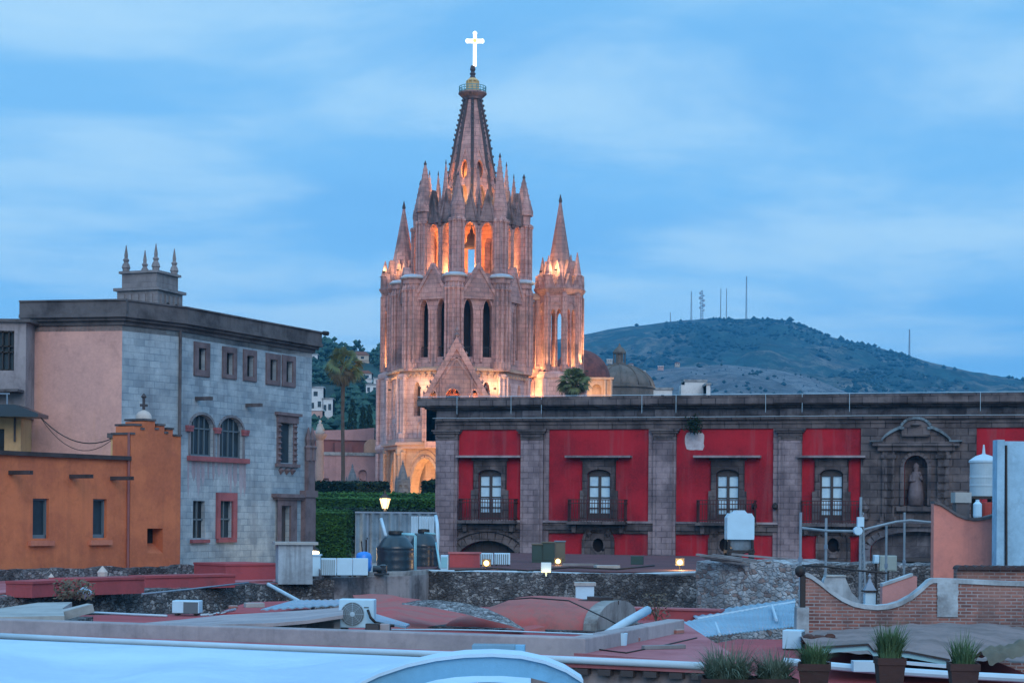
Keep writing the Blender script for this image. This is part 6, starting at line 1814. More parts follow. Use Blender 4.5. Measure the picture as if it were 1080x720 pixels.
# black water tanks, blue pressure tank, pipes
def tinaco(px, pb, wpx, ptop, label, d):
    p = W(px, pb, d); p.z = zr; r = wpx * d / FPX / 2; h = (pb - ptop) * d / FPX
    t = thing('water_tank', label, 'water tank', p, 0, 'black water tanks by the metal fence')
    b = h * .56
    prof = [(r * .97, 0), (r, .06)]
    for k in range(3): z = b * (k + .5) / 3; prof += [(r * .994, z - .05), (r, z - .02), (r, z + .05), (r * .994, z + .08)]
    prof += [(r * 1.0, b), (r * 1.02, b + .03), (r * .92, b + h * .07), (r * .66, b + h * .24), (r * .34, b + h * .35)]
    MB().lathe(prof, 28).build('tank_body', M['black_plastic'], t, True)
    MB().lathe([(r * .36, b + h * .33), (r * .4, b + h * .35), (r * .38, b + h * .42), (r * .1, b + h * .435), (.01, b + h * .435)], 20).build('lid', M['black_lid'], t)
    return t, r, h
M['black_lid'] = plain('black_lid', (.012, .014, .018), .5)
tinaco(417, 605, 40, 560.5, 'black domed water tank, front one of the two by the fence', 63.5)
tinaco(446.5, 602, 32, 559.5, 'black domed water tank behind the front one, near the mansion corner', 68)
p = onz(383.5, 606.5, zr)
bt = thing('pressure_tank', 'bright blue rounded pressure tank beside the white air conditioners', 'tank', p); r = 8.5 * p.y / FPX; h = 25 * p.y / FPX
MB().lathe([(r * .5, .1), (r * .9, .16), (r, .3), (r, h * .8), (r * .85, h * .93), (r * .4, h), (.02, h + .01)], 20).build('vessel', M['blue_tank'], bt, True)
mb = MB(); 
for k in range(3): a = 2.1 * k + .5; mb.cyl((r * .6 * math.cos(a), r * .6 * math.sin(a), 0), (r * .6 * math.cos(a), r * .6 * math.sin(a), .2), .04)
mb.cyl((-.05, 0, h), (-.08, 0, h + .35), .02); mb.cyl((.08, 0, h), (.08, 0, h + .4), .03); mb.build('fittings', M['iron'], bt)
p = onz(401, 606, zr); t = thing('water_pump', 'small black water pump at the foot of the front black tank', 'pump', p)
mb = MB(); mb.box(-.3, .3, -.1, .2, .0, .06); mb.cyl((-.25, .05, .2), (.2, .05, .2), .12, .12, 12); mb.lathe([(.12, .06), (.13, .32), (.05, .36)], 10, (.1, .05, 0)); mb.build('motor', M['black_plastic'], t)
# white supply pipes
def pipe(name, label, pts, r, mat, group=None): return tag(MB().tube(pts, r, 8).build(name, mat, smooth=True), label, 'pipe', group)
pipe('supply_pipe', 'pale blue pipe looping from the front black tank lid down to the wall', [W(424, 563, 62.9), W(437, 563.5, 62.8), W(438, 565, 62.8), W(438, 604, 62.8)], .05, M['pipe_blue'])
pipe('supply_pipe', 'white pipe leaning against the front black tank', [W(402, 547, 63), W(407, 565, 62.4)], .06, M['white_pvc'])
pipe('supply_pipe', 'tall white pipe curving down beside the mansion corner pilaster', [W(459.5, 544, 67), W(461, 552, 66.6), W(462, 565, 66.3), W(462.5, 602, 65.7)], .07, M['white_pvc'])
pipe('supply_pipe', 'slim pale blue pipe joining the rear black tank to the tall white pipe', [W(448, 562, 67), W(460, 563, 66.6)], .04, M['pipe_blue'])
pipe('supply_pipe', 'pale blue pipe slanting out to the grey meter box by the pilaster', [W(460, 572, 66.3), W(465, 604, 65.4)], .045, M['pipe_blue'])
p = onz(468.5, 600, zr + .1); t = thing('meter_box', 'pale grey box at the foot of the corner pilaster', 'box', p); w = 4 * p.y / FPX; MB().box(-w, w, -.02, .3, -.05, 15 * p.y / FPX).build('box', M['white_box'], t, bevel=.02); MB().box(-w * .8, w * .8, -.04, -.02, .05, 13 * p.y / FPX).build('door', M['pipe_blue'], t)
# corrugated metal fence
a, b = W(375.5, 570, 76), W(459, 570, 76); FW = Wall(a[:2], b[:2], zr - .1)
fe = FW.empty('metal_fence', 'grey corrugated metal screen behind the black water tanks', 'fence')
zf = FW.at(400, 541)[1]
rng = random.Random(12)
mb = MB(); n_ = 150
mb.grid(lambda u, v: (FW.len * u, .06 * math.sin(u * FW.len * 16) + .02 * math.sin(u * 7 + v), zf * v), n_ * 2, 4)
mb.build('sheeting', M['tin'], fe)
mb = MB()
for k in range(8): x = FW.len * k / 7; mb.box(x - .04, x + .04, .06, .14, 0, zf)
mb.box(-.05, FW.len + .05, -.05, .1, zf, zf + .07); mb.box(0, FW.len, .06, .1, zf * .5, zf * .5 + .06); mb.build('frame', M['steel'], fe)
MB().grid(lambda u, v: (FW.len * (.68 + .31 * u), -.06 + .02 * math.sin(u * 60), zf * (.62 + .33 * v)), 60, 2).build('pale_panel', M['white_pvc'], fe)
# green cabinets by the mansion
for px0, px1, pt, pb, m_, lb in ((561, 571.5, 573, 593, M['cabinet'], 'slim dark green roof cabinet, left of the taller one'), (571.5, 585, 571, 593, M['cabinet'], 'taller dark green roof cabinet with pale lid'), (585.5, 596, 570, 592, M['cabinet_tan'], 'tan roof cabinet beside the dark green ones')):
    p = onz((px0 + px1) / 2, pb, zR); w = (px1 - px0) * p.y / FPX / 2; h = (pb - pt) * p.y / FPX
    t = thing('roof_cabinet', lb, 'cabinet', p, 0, 'cabinets on the dark red roof'); MB().box(-w, w, 0, .7, 0, h - .05).build('body', m_, t); MB().box(-w - .03, w + .03, -.04, .74, h - .05, h).build('lid', M['cabinet_tan'] if m_ is M['cabinet'] else M['tin'], t); MB().box(-w * .85, w * .85, -.02, 0, .1, h - .12).build('door', m_, t)
# small lit floodlights
M['lit'] = emit('lit_lens', (1.0, .66, .22), 3.2)
def flood_lamp(px, py, z, label, watts, up=.35, dx=0.0, hood=False):
    p = onz(px, py + up * FPX / 82, z) if False else W(px, py, (CAM_Z - z - up) * FPX / U(px, py)[1])
    base = Vector((p.x, p.y, z))
    t = thing('floodlight', label, 'floodlight', base, 0, 'lit floodlights on the dark red roof')
    h = p.z - z
    MB().cyl((0, .1, 0), (0, .1, h), .03).box(-.16, .16, -.02, .16, h - .12, h + .14).build('housing', M['white_box'] if hood else M['iron'], t)
    if hood: MB().box(-.14, .14, -.06, .14, h - .17, h - .121).build('lens', M['lit'], t)
    else: MB(Matrix.Translation((0, -.021, h)) @ Matrix.Rotation(R(90), 4, 'X')).lathe([(.10, 0), (.09, .04), (.02, .06)], 12).build('lens', M['lit'], t)
    lamp('floodlight_beam', (0, -.35, h - (.3 if hood else .05)), watts, (1.0, .62, .25), t, .1)
flood_lamp(513, 593.5, zR, 'lit floodlight at the corner of the white air conditioner', 22, .2)
flood_lamp(588.5, 591.5, zR, 'lit floodlight in front of the tan roof cabinet', 14, .15)
flood_lamp(576, 597.5, zR, 'white hooded floodlight lit underneath at the roof edge', 8, .3, hood=True)
flood_lamp(717, 592.5, zR, 'brightest lit floodlight, beside the whitish rubble wall', 75, .28)
# garden lamp by the laurels
p = W(330.5, 586, 76); t = thing('garden_light', 'lit amber lamp below the square laurel beside the cistern', 'lamp', (p.x, p.y, 4.0)); h = p.z - 4
MB().cyl((0, 0, 0), (0, 0, h - .18), .05).build('post', M['iron'], t); MB().lathe([(.1, h - .18), (.24, h - .12), (.24, h + .18), (.1, h + .22)], 10).build('bulb', M['bulb'], t)
MB().lathe([(.3, h + .22), (.1, h + .38), (.02, h + .4)], 10).build('cap', M['iron'], t); lamp('garden_glow', (0, -.6, h), 90, (1.0, .62, .26), t, .15)

# -- whitish rubble wall, planks, white tank
a, b = W(736, 620, 58.5), W(850, 620, 56); LWl = Wall(a[:2], b[:2], 5.5)
t = thing('lime_wall', 'whitish ruined rubble wall under the white water tank', 'wall', LWl.o, LWl.rz)
hz_ = W(790, 592, 57).z - 5.5
mb = MB(); rough_wall(mb, LWl.len, 0, hz_, -.1, 2.4, 21.0, 110, .16); mb.build('stonework', M['rubble_pale'], t)
M['plank'] = plaster('grey_weathered_plank', (.22, .23, .25), (.11, .11, .12), .6, .2, 1.2)
rng = random.Random(31)
for i in range(9):
    px0 = 738 + i * 4 + rng.uniform(-3, 3); px1 = px0 + rng.uniform(45, 75); py0 = 584.5 + (i % 4) * 1.8 + rng.uniform(-.5, .5)
    d0 = 57.4 + .28 * (i // 2); A_ = W(px0, py0, d0); B_ = W(min(px1, 848), py0 + rng.uniform(4, 8), d0 - .6)
    e = B_ - A_; m_ = Matrix.Translation(A_) @ e.to_track_quat('X', 'Z').to_matrix().to_4x4()
    o = MB(m_).box(0, e.length, -.12, .12, -.03, .03).build('plank', M['plank']); tag(o, 'weathered plank in the heap on top of the whitish rubble wall', 'plank', 'planks heaped on the rubble wall')
p = W(779.5, 586, 60)
wt_ = thing('roof_tank', 'white square water tank on a dark stand before the mansion', 'water tank', p); k = 60 / FPX
hw_, zt0, zt1 = 14.2 * k, 17.5 * k, 45 * k
MB().prism([(-hw_ * .98, zt0), (hw_ * .98, zt0), (hw_, zt0 + .1), (hw_, zt1 - .14), (hw_ * .8, zt1), (-hw_ * .8, zt1), (-hw_, zt1 - .14), (-hw_, zt0 + .1)], -.4, .4).build('tank', M['white_box'], wt_)
MB().prism([(-hw_ * .62, zt1), (hw_ * .5, zt1), (hw_ * .3, zt1 + .1), (-hw_ * .3, zt1 + .1)], -.3, .3).build('lid', M['white_pvc'], wt_)
mb = MB(); mb.prism([(-hw_ * .5, .2), (hw_ * .75, .2), (hw_ * .98, zt0), (-hw_ * .9, zt0)], -.25, .35); mb.build('hopper', M['tin'], wt_)
mb = MB()
for x in (-hw_ * .95, hw_ * .95):
    for y in (-.38, .38): mb.cyl((x * 1.05, y, -1.0), (x * .9, y, zt0), .05)
mb.box(-hw_ * 1.05, hw_ * 1.05, -.42, .42, .1, .2); mb.cyl((-hw_, -.4, -.1), (hw_, -.4, .25), .04); mb.build('stand', M['iron'], wt_)

# -- red vaults
def rotz(c, a): return Matrix.Translation(c) @ Matrix.Rotation(a, 4, 'Z')
vd = 47.0
c0, c1 = W(496, 655, vd + .8), W(640, 655, vd - .5)
e = c1 - c0; L_ = Vector((e.x, e.y)).length; ang = math.atan2(e.y, e.x)
zv = 7.2
va = thing('vaulted_roof', 'worn red barrel vault with a streaked grey end face', 'vault', (c0.x, c0.y, zv), ang)
zpk_ = W(585, 626, vd + 1).z - zv; zen = W(636, 634, vd).z - zv
def vault_f(u, v):
    a = math.pi * v; x = L_ * u
    hgt = zen + (zpk_ - zen) * math.exp(-((u - .58) / .28) ** 2) - .42 * max(0, .35 - u) / .35
    return (x, -1.8 * math.cos(a), -.1 + (hgt + .1) * math.sin(a) ** .8 + .03 * noise.noise(Vector((x * 1.5, a * 2, 4))))
MB().grid(vault_f, 44, 20).build('vault_shell', M['vault'], va, True)
mb = MB(); pts = [(-1.84 * math.cos(math.pi * i / 18), (zen + .06) * math.sin(math.pi * i / 18) ** .8) for i in range(19)]
mb.M = Matrix(((0, 1, 0, L_ - .05), (1, 0, 0, 0), (0, 0, 1, 0), (0, 0, 0, 1)))
mb.prism([(x, z) for x, z in pts][::-1], 0, .35); mb.build('end_face', M['gray_end'], va)
mb = MB(); mb.box(-.3, L_ + .4, -2.2, 2.0, -5.0, 0); mb.build('base_wall', M['rubble_dark'], va)
# left sloping slab with its broken stone edge
sl = thing('sloping_roof', 'red roof slab sloping down behind the white air conditioner with a broken stone edge', 'roof', W(430, 650, 50))
o_ = sl.location
q = [W(372, 627, 55) - o_, W(500, 640, 53) - o_, W(575, 664, 44.5) - o_, W(395, 668, 44.5) - o_]
def slab_f(u, v):
    a = q[0].lerp(q[1], u); b = q[3].lerp(q[2], u); p = a.lerp(b, v)
    return p + Vector((0, 0, .12 * math.sin(u * 5 + v * 2) + .06 * noise.noise(Vector((u * 6, v * 4, 2)))))
MB().grid(slab_f, 40, 16, (0, 0, -.25)).build('slab', M['vault'], sl)
mb = MB()
up_t = [(424, 638), (440, 634.5), (460, 634), (490, 637.5), (515, 644), (535, 653), (553, 665)]
lo_t = [(424, 639), (440, 640.5), (460, 643), (490, 649), (515, 655.5), (535, 660.5), (553, 666)]
def scar(u, v):
    px = 424 + 129 * u
    a, b = W(px, interp(up_t, px), 47.2 - 2.6 * u), W(px, interp(lo_t, px), 45.6 - 1.9 * u)
    p = a.lerp(b, v) - o_; n_ = noise.noise(Vector((px * .11, v * 4, 3))) + .6 * noise.noise(Vector((px * .35, v * 9, 8)))
    return p + Vector((0, -.05 + .05 * n_, .05 + .06 * n_ * math.sin(math.pi * v)))
mb.grid(scar, 110, 16)
mb.build('stone_edge', M['rubble_scar'], sl)
low_house('vault_house', 'rubble house carrying the red vault and sloping slab', 'house', [(W(372, 660, 43.5).x, 43.5), (W(690, 660, 43).x, 43), (W(745, 640, 56).x, 56.5), (W(372, 640, 57).x, 57.5)], 7.15, M['rubble_dark'], M['red_roof'])
p = W(617, 636, 56.5); ck = thing('chimney', 'small pale square chimney with flat cap behind the red vault', 'chimney', (p.x, p.y, 7.15)); k = 56.5 / FPX
h = W(617, 617, 56.5).z - 7.15
MB().box(-10 * k, 9 * k, -.3, .3, 0, h).build('stack', M['white_box'], ck); MB().box(-11.5 * k, 11 * k, -.36, .36, h, h + .1).build('cap', M['slab'], ck)
p = W(634, 640, 50); mb = MB(); mb.box(-.55, .5, -.2, .5, 0, .1); mb.box(-.3, .35, -.15, .4, .1, .18); t = thing('ridge_stone', 'dark stone slab lying on the ridge end of the red vault', 'stone', W(632, 636.5, 46.6)); mb.build('slab', M['black_mould'], t)
pipe('vent_pipe', 'thick white pipe leaning over the roofs right of the vault', [W(641, 668, 40), W(662, 655, 41), W(683, 643, 42)], .105, M['white_pvc'])
bush('roof_weed', 'sparse green weed growing on the red roof behind the thick white pipe', W(692, 655, 45), .35, .7, M['dry_leaf'], 160, 17, .05)
mb = MB(); a, b = W(646, 646, 51), W(760, 650, 50)
t = thing('red_upstand', 'low red painted roof upstand between the thick white pipe and the pale sheet', 'wall', (a.x, a.y, 7.1), math.atan2(b.y - a.y, b.x - a.x)); h = W(690, 640, 51).z - 7.1
MB().box(0, (b - a).length, 0, .5, 0, h - .05).build('wall_face', M['red_roof'], t); MB().box(-.02, (b - a).length, -.05, .55, h - .05, h).build('coping', M['red_roof_pale'], t)
# pale corrugated sheet roof
ps = thing('sheet_roof', 'pale blue corrugated sheet roof propped against the whitish rubble', 'roof', W(770, 655, 46))
o_ = ps.location
A_, B_, C_, D_ = W(672, 664, 43) - o_, W(838.5, 634, 50) - o_, W(838.5, 660, 43.5) - o_, W(722, 673, 40.5) - o_
def sheet(u, v):
    p = A_.lerp(B_, u).lerp(D_.lerp(C_, u), v); return p + Vector((0, 0, .012 * math.sin((u * 14 + v * 1.0) * 14)))
MB().grid(sheet, 150, 8, (0, 0, -.02)).build('sheet', M['polycarb'], ps)
A2, B2, C2, D2 = W(728, 646, 52) - o_, W(838.5, 631, 53) - o_, W(838.5, 636, 50) - o_, W(735, 653, 48) - o_
MB().grid(lambda u, v: A2.lerp(B2, u).lerp(D2.lerp(C2, u), v) + Vector((0, 0, .015 * math.sin(u * 90))), 160, 4, (0, 0, -.02)).build('upper_sheet', M['polycarb'], ps)
mb = MB(); mb.tube([W(735, 652.5, 47.5) - o_, W(838.5, 634.5, 49.6) - o_], .045, 6); mb.tube([W(753, 655, 46) - o_ + Vector((0, 0, .05)), W(759, 671.5, 41) - o_ + Vector((0, 0, .06))], .04, 6); mb.tube([W(814, 640, 48) - o_ + Vector((0, 0, .05)), W(819, 656, 44) - o_ + Vector((0, 0, .06))], .04, 6); mb.build('battens', M['white_pvc'], ps)
mb = MB(); mb.box(-1.5, 2.2, -4.3, 5, -2.5, -.9); mb.build('support_wall', M['red_roof'], ps)
# ================================================================== right-hand yard
M['brick'] = masonry('old_brick', ((.36, .15, .12), (.15, .07, .068), (.42, .25, .22)), .25, .075, .016, (.34, .33, .35), (.10, .08, .085), .6, .5, .35, 1.0, .7)
M['coping_pale'] = plaster('pale_cement_coping', (.40, .48, .54), (.20, .23, .26), .6, .4, 1.2, stain=(.09, .10, .11))
M['salmon'] = plaster('salmon_render', (.66, .255, .205), (.50, .21, .185), .7, .25, .7, stain=(.20, .11, .11))
M['pink2'] = plaster('pink_cement', (.50, .255, .25), (.40, .21, .21), .5, .1, .8)
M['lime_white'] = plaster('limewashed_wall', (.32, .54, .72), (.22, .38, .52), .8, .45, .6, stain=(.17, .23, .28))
# dark low wall before the mansion, right part
a, b = W(838, 600, 62), W(1100, 600, 60); BW_ = Wall(a[:2], b[:2], 2.0)
t = thing('rubble_wall', 'dark low stone wall behind the scaffold poles', 'wall', BW_.o, BW_.rz)
mb = MB(); rough_wall(mb, BW_.len, 0, W(900, 593, 61).z - 2, -.05, 1.5, 33.0, 90, .12); mb.build('stonework', M['rubble_dark'], t)
# brick wall with sagging coping
db = 40.0
a, b = W(847, 620, db), W(1110, 620, db); KW = Wall(a[:2], b[:2], 2.0)
bw = KW.empty('brick_wall', 'old brick wall with a pale coping that sags in one deep curve', 'wall')
crv = [(847, 602), (855, 605), (865, 612), (876, 621), (888, 629), (900, 634.5), (912, 637), (925, 638), (938, 637), (950, 633.5), (962, 627), (972, 619), (980, 611.5), (984, 609.5), (996, 609.5), (1020, 610.5), (1050, 612), (1080, 613), (1110, 614)]
cp = [KW.at(x, y) for x, y in crv]
mb = MB(); mb.prism([(0, 0), (cp[-1][0], 0)] + [(x, z - .1) for x, z in cp[::-1]], 0, .28); mb.build('brickwork', M['brick'], bw)
mb = MB()
for (x0, z0), (x1, z1) in zip(cp, cp[1:]): mb.prism([(x0, z0 - .1), (x1, z1 - .1), (x1, z1), (x0, z0)], -.05, .34)
mb.build('coping', M['coping_pale'], bw)
x0, x1, _, _ = KW.rect(988, 1010, 612, 650)
mb = MB()
mb.grid(lambda u, v: (x0 + (x1 - x0) * u + .03 * noise.noise(Vector((v * 5, u, 1))) * (1 if u > .5 else -1), -.045 + .02 * noise.noise(Vector((u * 4, v * 6, 3))), KW.at(1000, 650)[1] + (KW.at(1000, 613)[1] - KW.at(1000, 650)[1]) * v), 10, 14); mb.build('cement_pier', M['coping_pale'], bw)
# grey column with a dark ball
p = W(845.5, 668, 39.6); gc = thing('gate_post', 'grey cement post with a dark iron bar and round black ball', 'post', (p.x, p.y, 5.0))
k = 39.6 / FPX; z1 = W(845, 640, 39.6).z - 5
MB().box(-6.5 * k, 6.5 * k, -.15, .2, 0, z1).build('post', M['coping_pale'], gc)
MB().box(-2 * k, 3 * k, -.1, .05, z1, W(845, 606, 39.6).z - 5).build('iron_bar', M['iron'], gc)
zb_ = W(843, 602, 39.6).z - 5
MB().lathe([(.12 * math.sin(math.pi * i / 8) + .001, -.13 * math.cos(math.pi * i / 8)) for i in range(9)], 14, (-.05, -.05, zb_)).build('ball', M['iron'], gc, True)
# salmon wall with curved coping
ds = 45.0
a, b = W(985, 570, ds), W(1052, 570, ds); SW_ = Wall(a[:2], b[:2], 2.0)
sw = SW_.empty('salmon_wall', 'salmon rendered wall with a dark concave coping', 'wall')
cv = [(985, 531), (992, 533), (1000, 538), (1009, 544), (1018, 547.5), (1028, 549), (1038, 548), (1052, 544)]
cp = [SW_.at(x, y) for x, y in cv]
MB().prism([(0, 0), (cp[-1][0], 0)] + [(x, z) for x, z in cp[::-1]], 0, .3).build('wall_face', M['salmon'], sw)
mb = MB()
for (x0, z0), (x1, z1) in zip(cp, cp[1:]): mb.prism([(x0, z0 + .002), (x1, z1 + .002), (x1, z1 + .07), (x0, z0 + .07)], -.06, .36)
mb.build('coping', M['dark_cornice'], sw)
# limewashed house corner
a, b = W(1050.5, 530, 43.6), W(1130, 530, 43.6); LWh = Wall(a[:2], b[:2], 2.0)
lh = LWh.empty('white_wall', 'tall limewashed party wall at the right edge of the yard', 'wall')
zt_w = LWh.at(1060, 465)[1]
x1 = LWh.at(1058.5, 500)[0]
MB().box(x1 + .03, LWh.len, .02, .34, 0, zt_w).build('wall', M['lime_white'], lh)
MB().box(0, x1, -.08, .34, 0, zt_w + .03).build('corner_pilaster', M['lime_white'], lh)
mb = MB(); zj = zt_w
MB().tube([(x1 + .07, -.02, 0), (x1 + .1, -.02, zj * .5), (x1 + .05, -.02, zj - .1)], .03, 6).build('dark_gap_line', M['iron'], lh)  # dark tube added to draw the dark gap beside the corner strip
# brick coping with tile row before the white house
a, b = W(1009, 606, 41.5), W(1110, 607, 41.5); TWl = Wall(a[:2], b[:2], 2.0)
tl = TWl.empty('tiled_wall', 'short brick wall topped by a row of dark roof tiles', 'wall'); h = TWl.at(1040, 600.5)[1]
MB().box(0, TWl.len, 0, .3, 0, h).build('brickwork', M['brick'], tl)
mb = MB(); n_ = int(TWl.len / .19)
for i in range(n_):
    x = .1 + i * .19; pts = [(x + .1 * math.cos(math.pi * j / 6), h + .10 * math.sin(math.pi * j / 6)) for j in range(7)]
    mb.prism(pts, -.12, .4)
mb.build('tile_row', M['tile_dark'], tl)
# water tank on its stand behind the salmon wall
dk = 52.0; k = dk / FPX
p = W(1037, 541, dk); zt0 = p.z - 2
rt2 = thing('roof_tank', 'pale blue cylindrical water tank with a white cone lid behind the salmon wall', 'water tank', (p.x, p.y, 2.0))
r = 14.2 * k; za = W(1037, 523, dk).z - 2; zb_ = W(1037, 487, dk).z - 2
MB().lathe([(r, za), (r, za + .25), (r * 1.02, za + .3), (r, za + .35), (r, zb_ - .5), (r * 1.02, zb_ - .45), (r, zb_ - .4), (r, zb_)], 32).build('tank', M['tank_pale'], rt2)
MB().lathe([(r * 1.08, zb_ - .02), (r * 1.08, zb_ + .04), (r * .6, zb_ + .17), (.05, zb_ + .23), (.02, zb_ + .5)], 20).build('lid', M['white_pvc'], rt2)
mb = MB()
for k2 in range(4): a = math.pi / 4 + k2 * math.pi / 2; mb.cyl((r * .85 * math.cos(a), r * .85 * math.sin(a), 0), (r * .85 * math.cos(a), r * .85 * math.sin(a), za), .06)
mb.box(-r, r, -r, r, za - .08, za); mb.build('stand', M['iron'], rt2)
p = W(1034, 540, 49); t = thing('white_canister', 'white canister standing under the pale blue tank', 'canister', (p.x - .08, p.y, W(1034, 546, 49).z)); MB().lathe([(.1, 0), (.12, .05), (.12, .38), (.05, .45), (.05, .5)], 12).build('canister', M['white_box'], t)
t = thing('red_bucket', 'red bucket beside the white canister under the tank', 'bucket', W(1040.5, 546, 49.3)); MB().lathe([(.13, 0), (.16, .42), (.15, .43)], 12).build('bucket', M['red_plastic'], t); MB().tube([(.16 * math.cos(a_), 0, .43 + .15 * math.sin(a_)) for a_ in [math.pi * i / 8 for i in range(9)]], .012, 5).build('handle', M['iron'], t)
p = W(1013.5, 545, 49.5); t = thing('brick_chimney', 'squat brick chimney with a flat grey cap behind the salmon wall', 'chimney', (p.x, p.y, 2.0)); k = 49.5 / FPX; zc_ = W(1013, 530, 49.5).z - 2; zc2 = W(1013, 519, 49.5).z - 2
MB().box(-7 * k, 7 * k, -.2, .2, 0, zc_).build('stack', M['dark_cornice'], t); MB().box(-8.5 * k, 8.5 * k, -.25, .25, zc_, zc2).build('cap', M['slab'], t)
# scaffold poles and rails
def pole(px, pt, pb, d, r, label): 
    a, b = W(px, pb, d), W(px, pt, d); t = thing('scaffold_pole', label, 'pole', (a.x, a.y, 6.5), 0, 'poles of the yard frame'); h = b.z - 6.5
    MB().cyl((0, 0, 0), (0, 0, h), r).build('tube', M['pole'], t); MB().cyl((0, 0, a.z - 6.5 + .3), (0, 0, a.z - 6.5 + .42), r * 1.5).build('clamp', M['steel'], t)
pole(844, 540, 604, 48, .036, 'leftmost grey upright pole of the yard frame above the black ball')
pole(871, 546, 590, 50, .036, 'grey upright pole in front of the right mansion window')
pole(934.5, 552, 610, 50, .032, 'slim upright pole beside the pale meter box')
pole(953.5, 540, 606, 51, .032, 'slim tall pole before the stone portal')
rl = thing('yard_rail', 'pale horizontal rail bending into an arch before the portal', 'rail', W(845, 557, 48))
o_ = rl.location
MB().tube([W(845, 556.5, 48) - o_, W(872, 559.5, 49) - o_, W(905, 560, 49.6) - o_], .036, 8).build('straight_rail', M['pole'], rl)
MB().tube([W(905, 560, 49.6) - o_, W(916, 557, 49.6) - o_, W(930, 553.5, 49.7) - o_, W(945, 550, 49.8) - o_, W(960, 548.5, 49.8) - o_, W(986, 551, 49.8) - o_], .034, 8).build('arched_rail', M['pole'], rl)
am = thing('lattice_antenna', 'thin lattice antenna mast with white boxes before the portal', 'mast', (W(911, 612, 47).x, 47, 6.5)); k = 47 / FPX
zt1 = W(910, 524, 47).z - 6.5; zt2 = W(910, 612, 47).z - 6.5
mb = MB(); w = 4.2 * k
mb.cyl((-w, 0, 0), (-w * .9, 0, zt1), .035, None, 6); mb.cyl((w, 0, 0), (w * -.3, 0, zt1 - .7), .03, None, 6); mb.cyl((0, .2, 0), (-w * .5, .1, zt1 - .5), .03, None, 6)
n_ = 16
for i in range(n_):
    z0, z1 = zt1 * .9 * i / n_, zt1 * .9 * (i + 1) / n_
    f = lambda z: w - (1.3 * w) * z / zt1
    mb.cyl((-w, 0, z0), (f(z1), 0, z1), .014, None, 4); mb.cyl((f(z1), 0, z1), (-w, 0, z1), .014, None, 4)
mb.build('lattice', M['pole'], am)
zq = W(907, 553, 47).z - 6.5
MB().box(-w * 2.0, -w * .4, -.2, -.05, zq - .05, zq + .2).build('radio_box', M['white_box'], am); MB().cyl((-w * 1.9, -.25, zq - .16), (-w * 1.9, -.05, zq - .16), .11, .11, 12).build('small_dish', M['white_box'], am)
for px0, px1, pt, pb, lb, m_ in ((922, 927.5, 585, 594, 'narrow white meter box right of the lattice mast', M['white_box']), (928, 946, 585.5, 602, 'pale green square meter box before the portal', M['box_green'])):
    a = W((px0 + px1) / 2, pb, 55); k = 55 / FPX; w = (px1 - px0) * k / 2; t = thing('meter_box', lb, 'box', a); MB().box(-w, w, 0, .25, 0, (pb - pt) * k).build('box', m_, t, bevel=.02); MB().box(-w * .8, w * .8, -.015, 0, .04, (pb - pt) * k - .05).build('door', m_, t); MB().cyl((0, .12, -3.0), (0, .12, 0), .04).build('leg', M['iron'], t)
p = W(868, 634, 43.5); t = thing('sloped_flank', 'white triangular rendered flank seen through the sag of the brick wall', 'wall', (p.x, p.y, 5)); k = 43.5 / FPX
z = lambda py: W(880, py, 43.5).z - 5
MB().prism([(-1 * k, 0), (42 * k, 0), (38 * k, z(632)), (30 * k, z(624)), (23 * k, z(608)), (4 * k, z(606)), (1 * k, z(612))], 0, .35).build('wall_face', M['coping_pale'], t)
MB().box(3 * k, 24 * k, -.04, .4, z(608), z(606.2)).build('coping', M['slab'], t)
p = W(917, 640, 42.5); t = thing('roof_vent', 'tiny house shaped roof vent with dark eaves', 'vent', (p.x, p.y, 5)); k = 42.5 / FPX
z = lambda py: W(917, py, 42.5).z - 5
MB().box(-5.5 * k, 5.5 * k, -.12, .12, 0, z(624)).build('body', M['white_box'], t); MB().box(-7.5 * k, 7.5 * k, -.17, .17, z(624), z(622)).build('eaves', M['iron'], t)
MB().lathe([(6.6 * k * 1.3, z(622)), (3 * k, z(614)), (1.2 * k, z(610)), (2.2 * k, z(607)), (.005, z(604))], 4, rot=R(45)).build('cap', M['steel'], t)
a, b = W(930.5, 640, 42), W(967, 640, 42); PWl = Wall(a[:2], b[:2], 5)
t = PWl.empty('pink_wall', 'small slanting pink cement wall seen over the brick sag', 'wall'); z = lambda px, py: PWl.at(px, py)[1]
MB().prism([(0, 0), (PWl.len, 0), (PWl.len, z(962, 607.5)), (PWl.len - .1, z(962, 607)), (0, z(931, 618))], 0, .25).build('wall_face', M['pink2'], t)
MB().prism([(0, z(931, 618)), (PWl.len - .1, z(962, 607) + .002), (PWl.len - .1, z(962, 607) + .06), (0, z(931, 618) + .06)], -.03, .28).build('coping', M['coping_pale'], t)
pipe('cable', 'thin dark cable running behind the brick sag', [W(846, 596, 47), W(870, 597, 46.8), W(902, 601, 46.5), W(935, 604, 46)], .025, M['iron'])
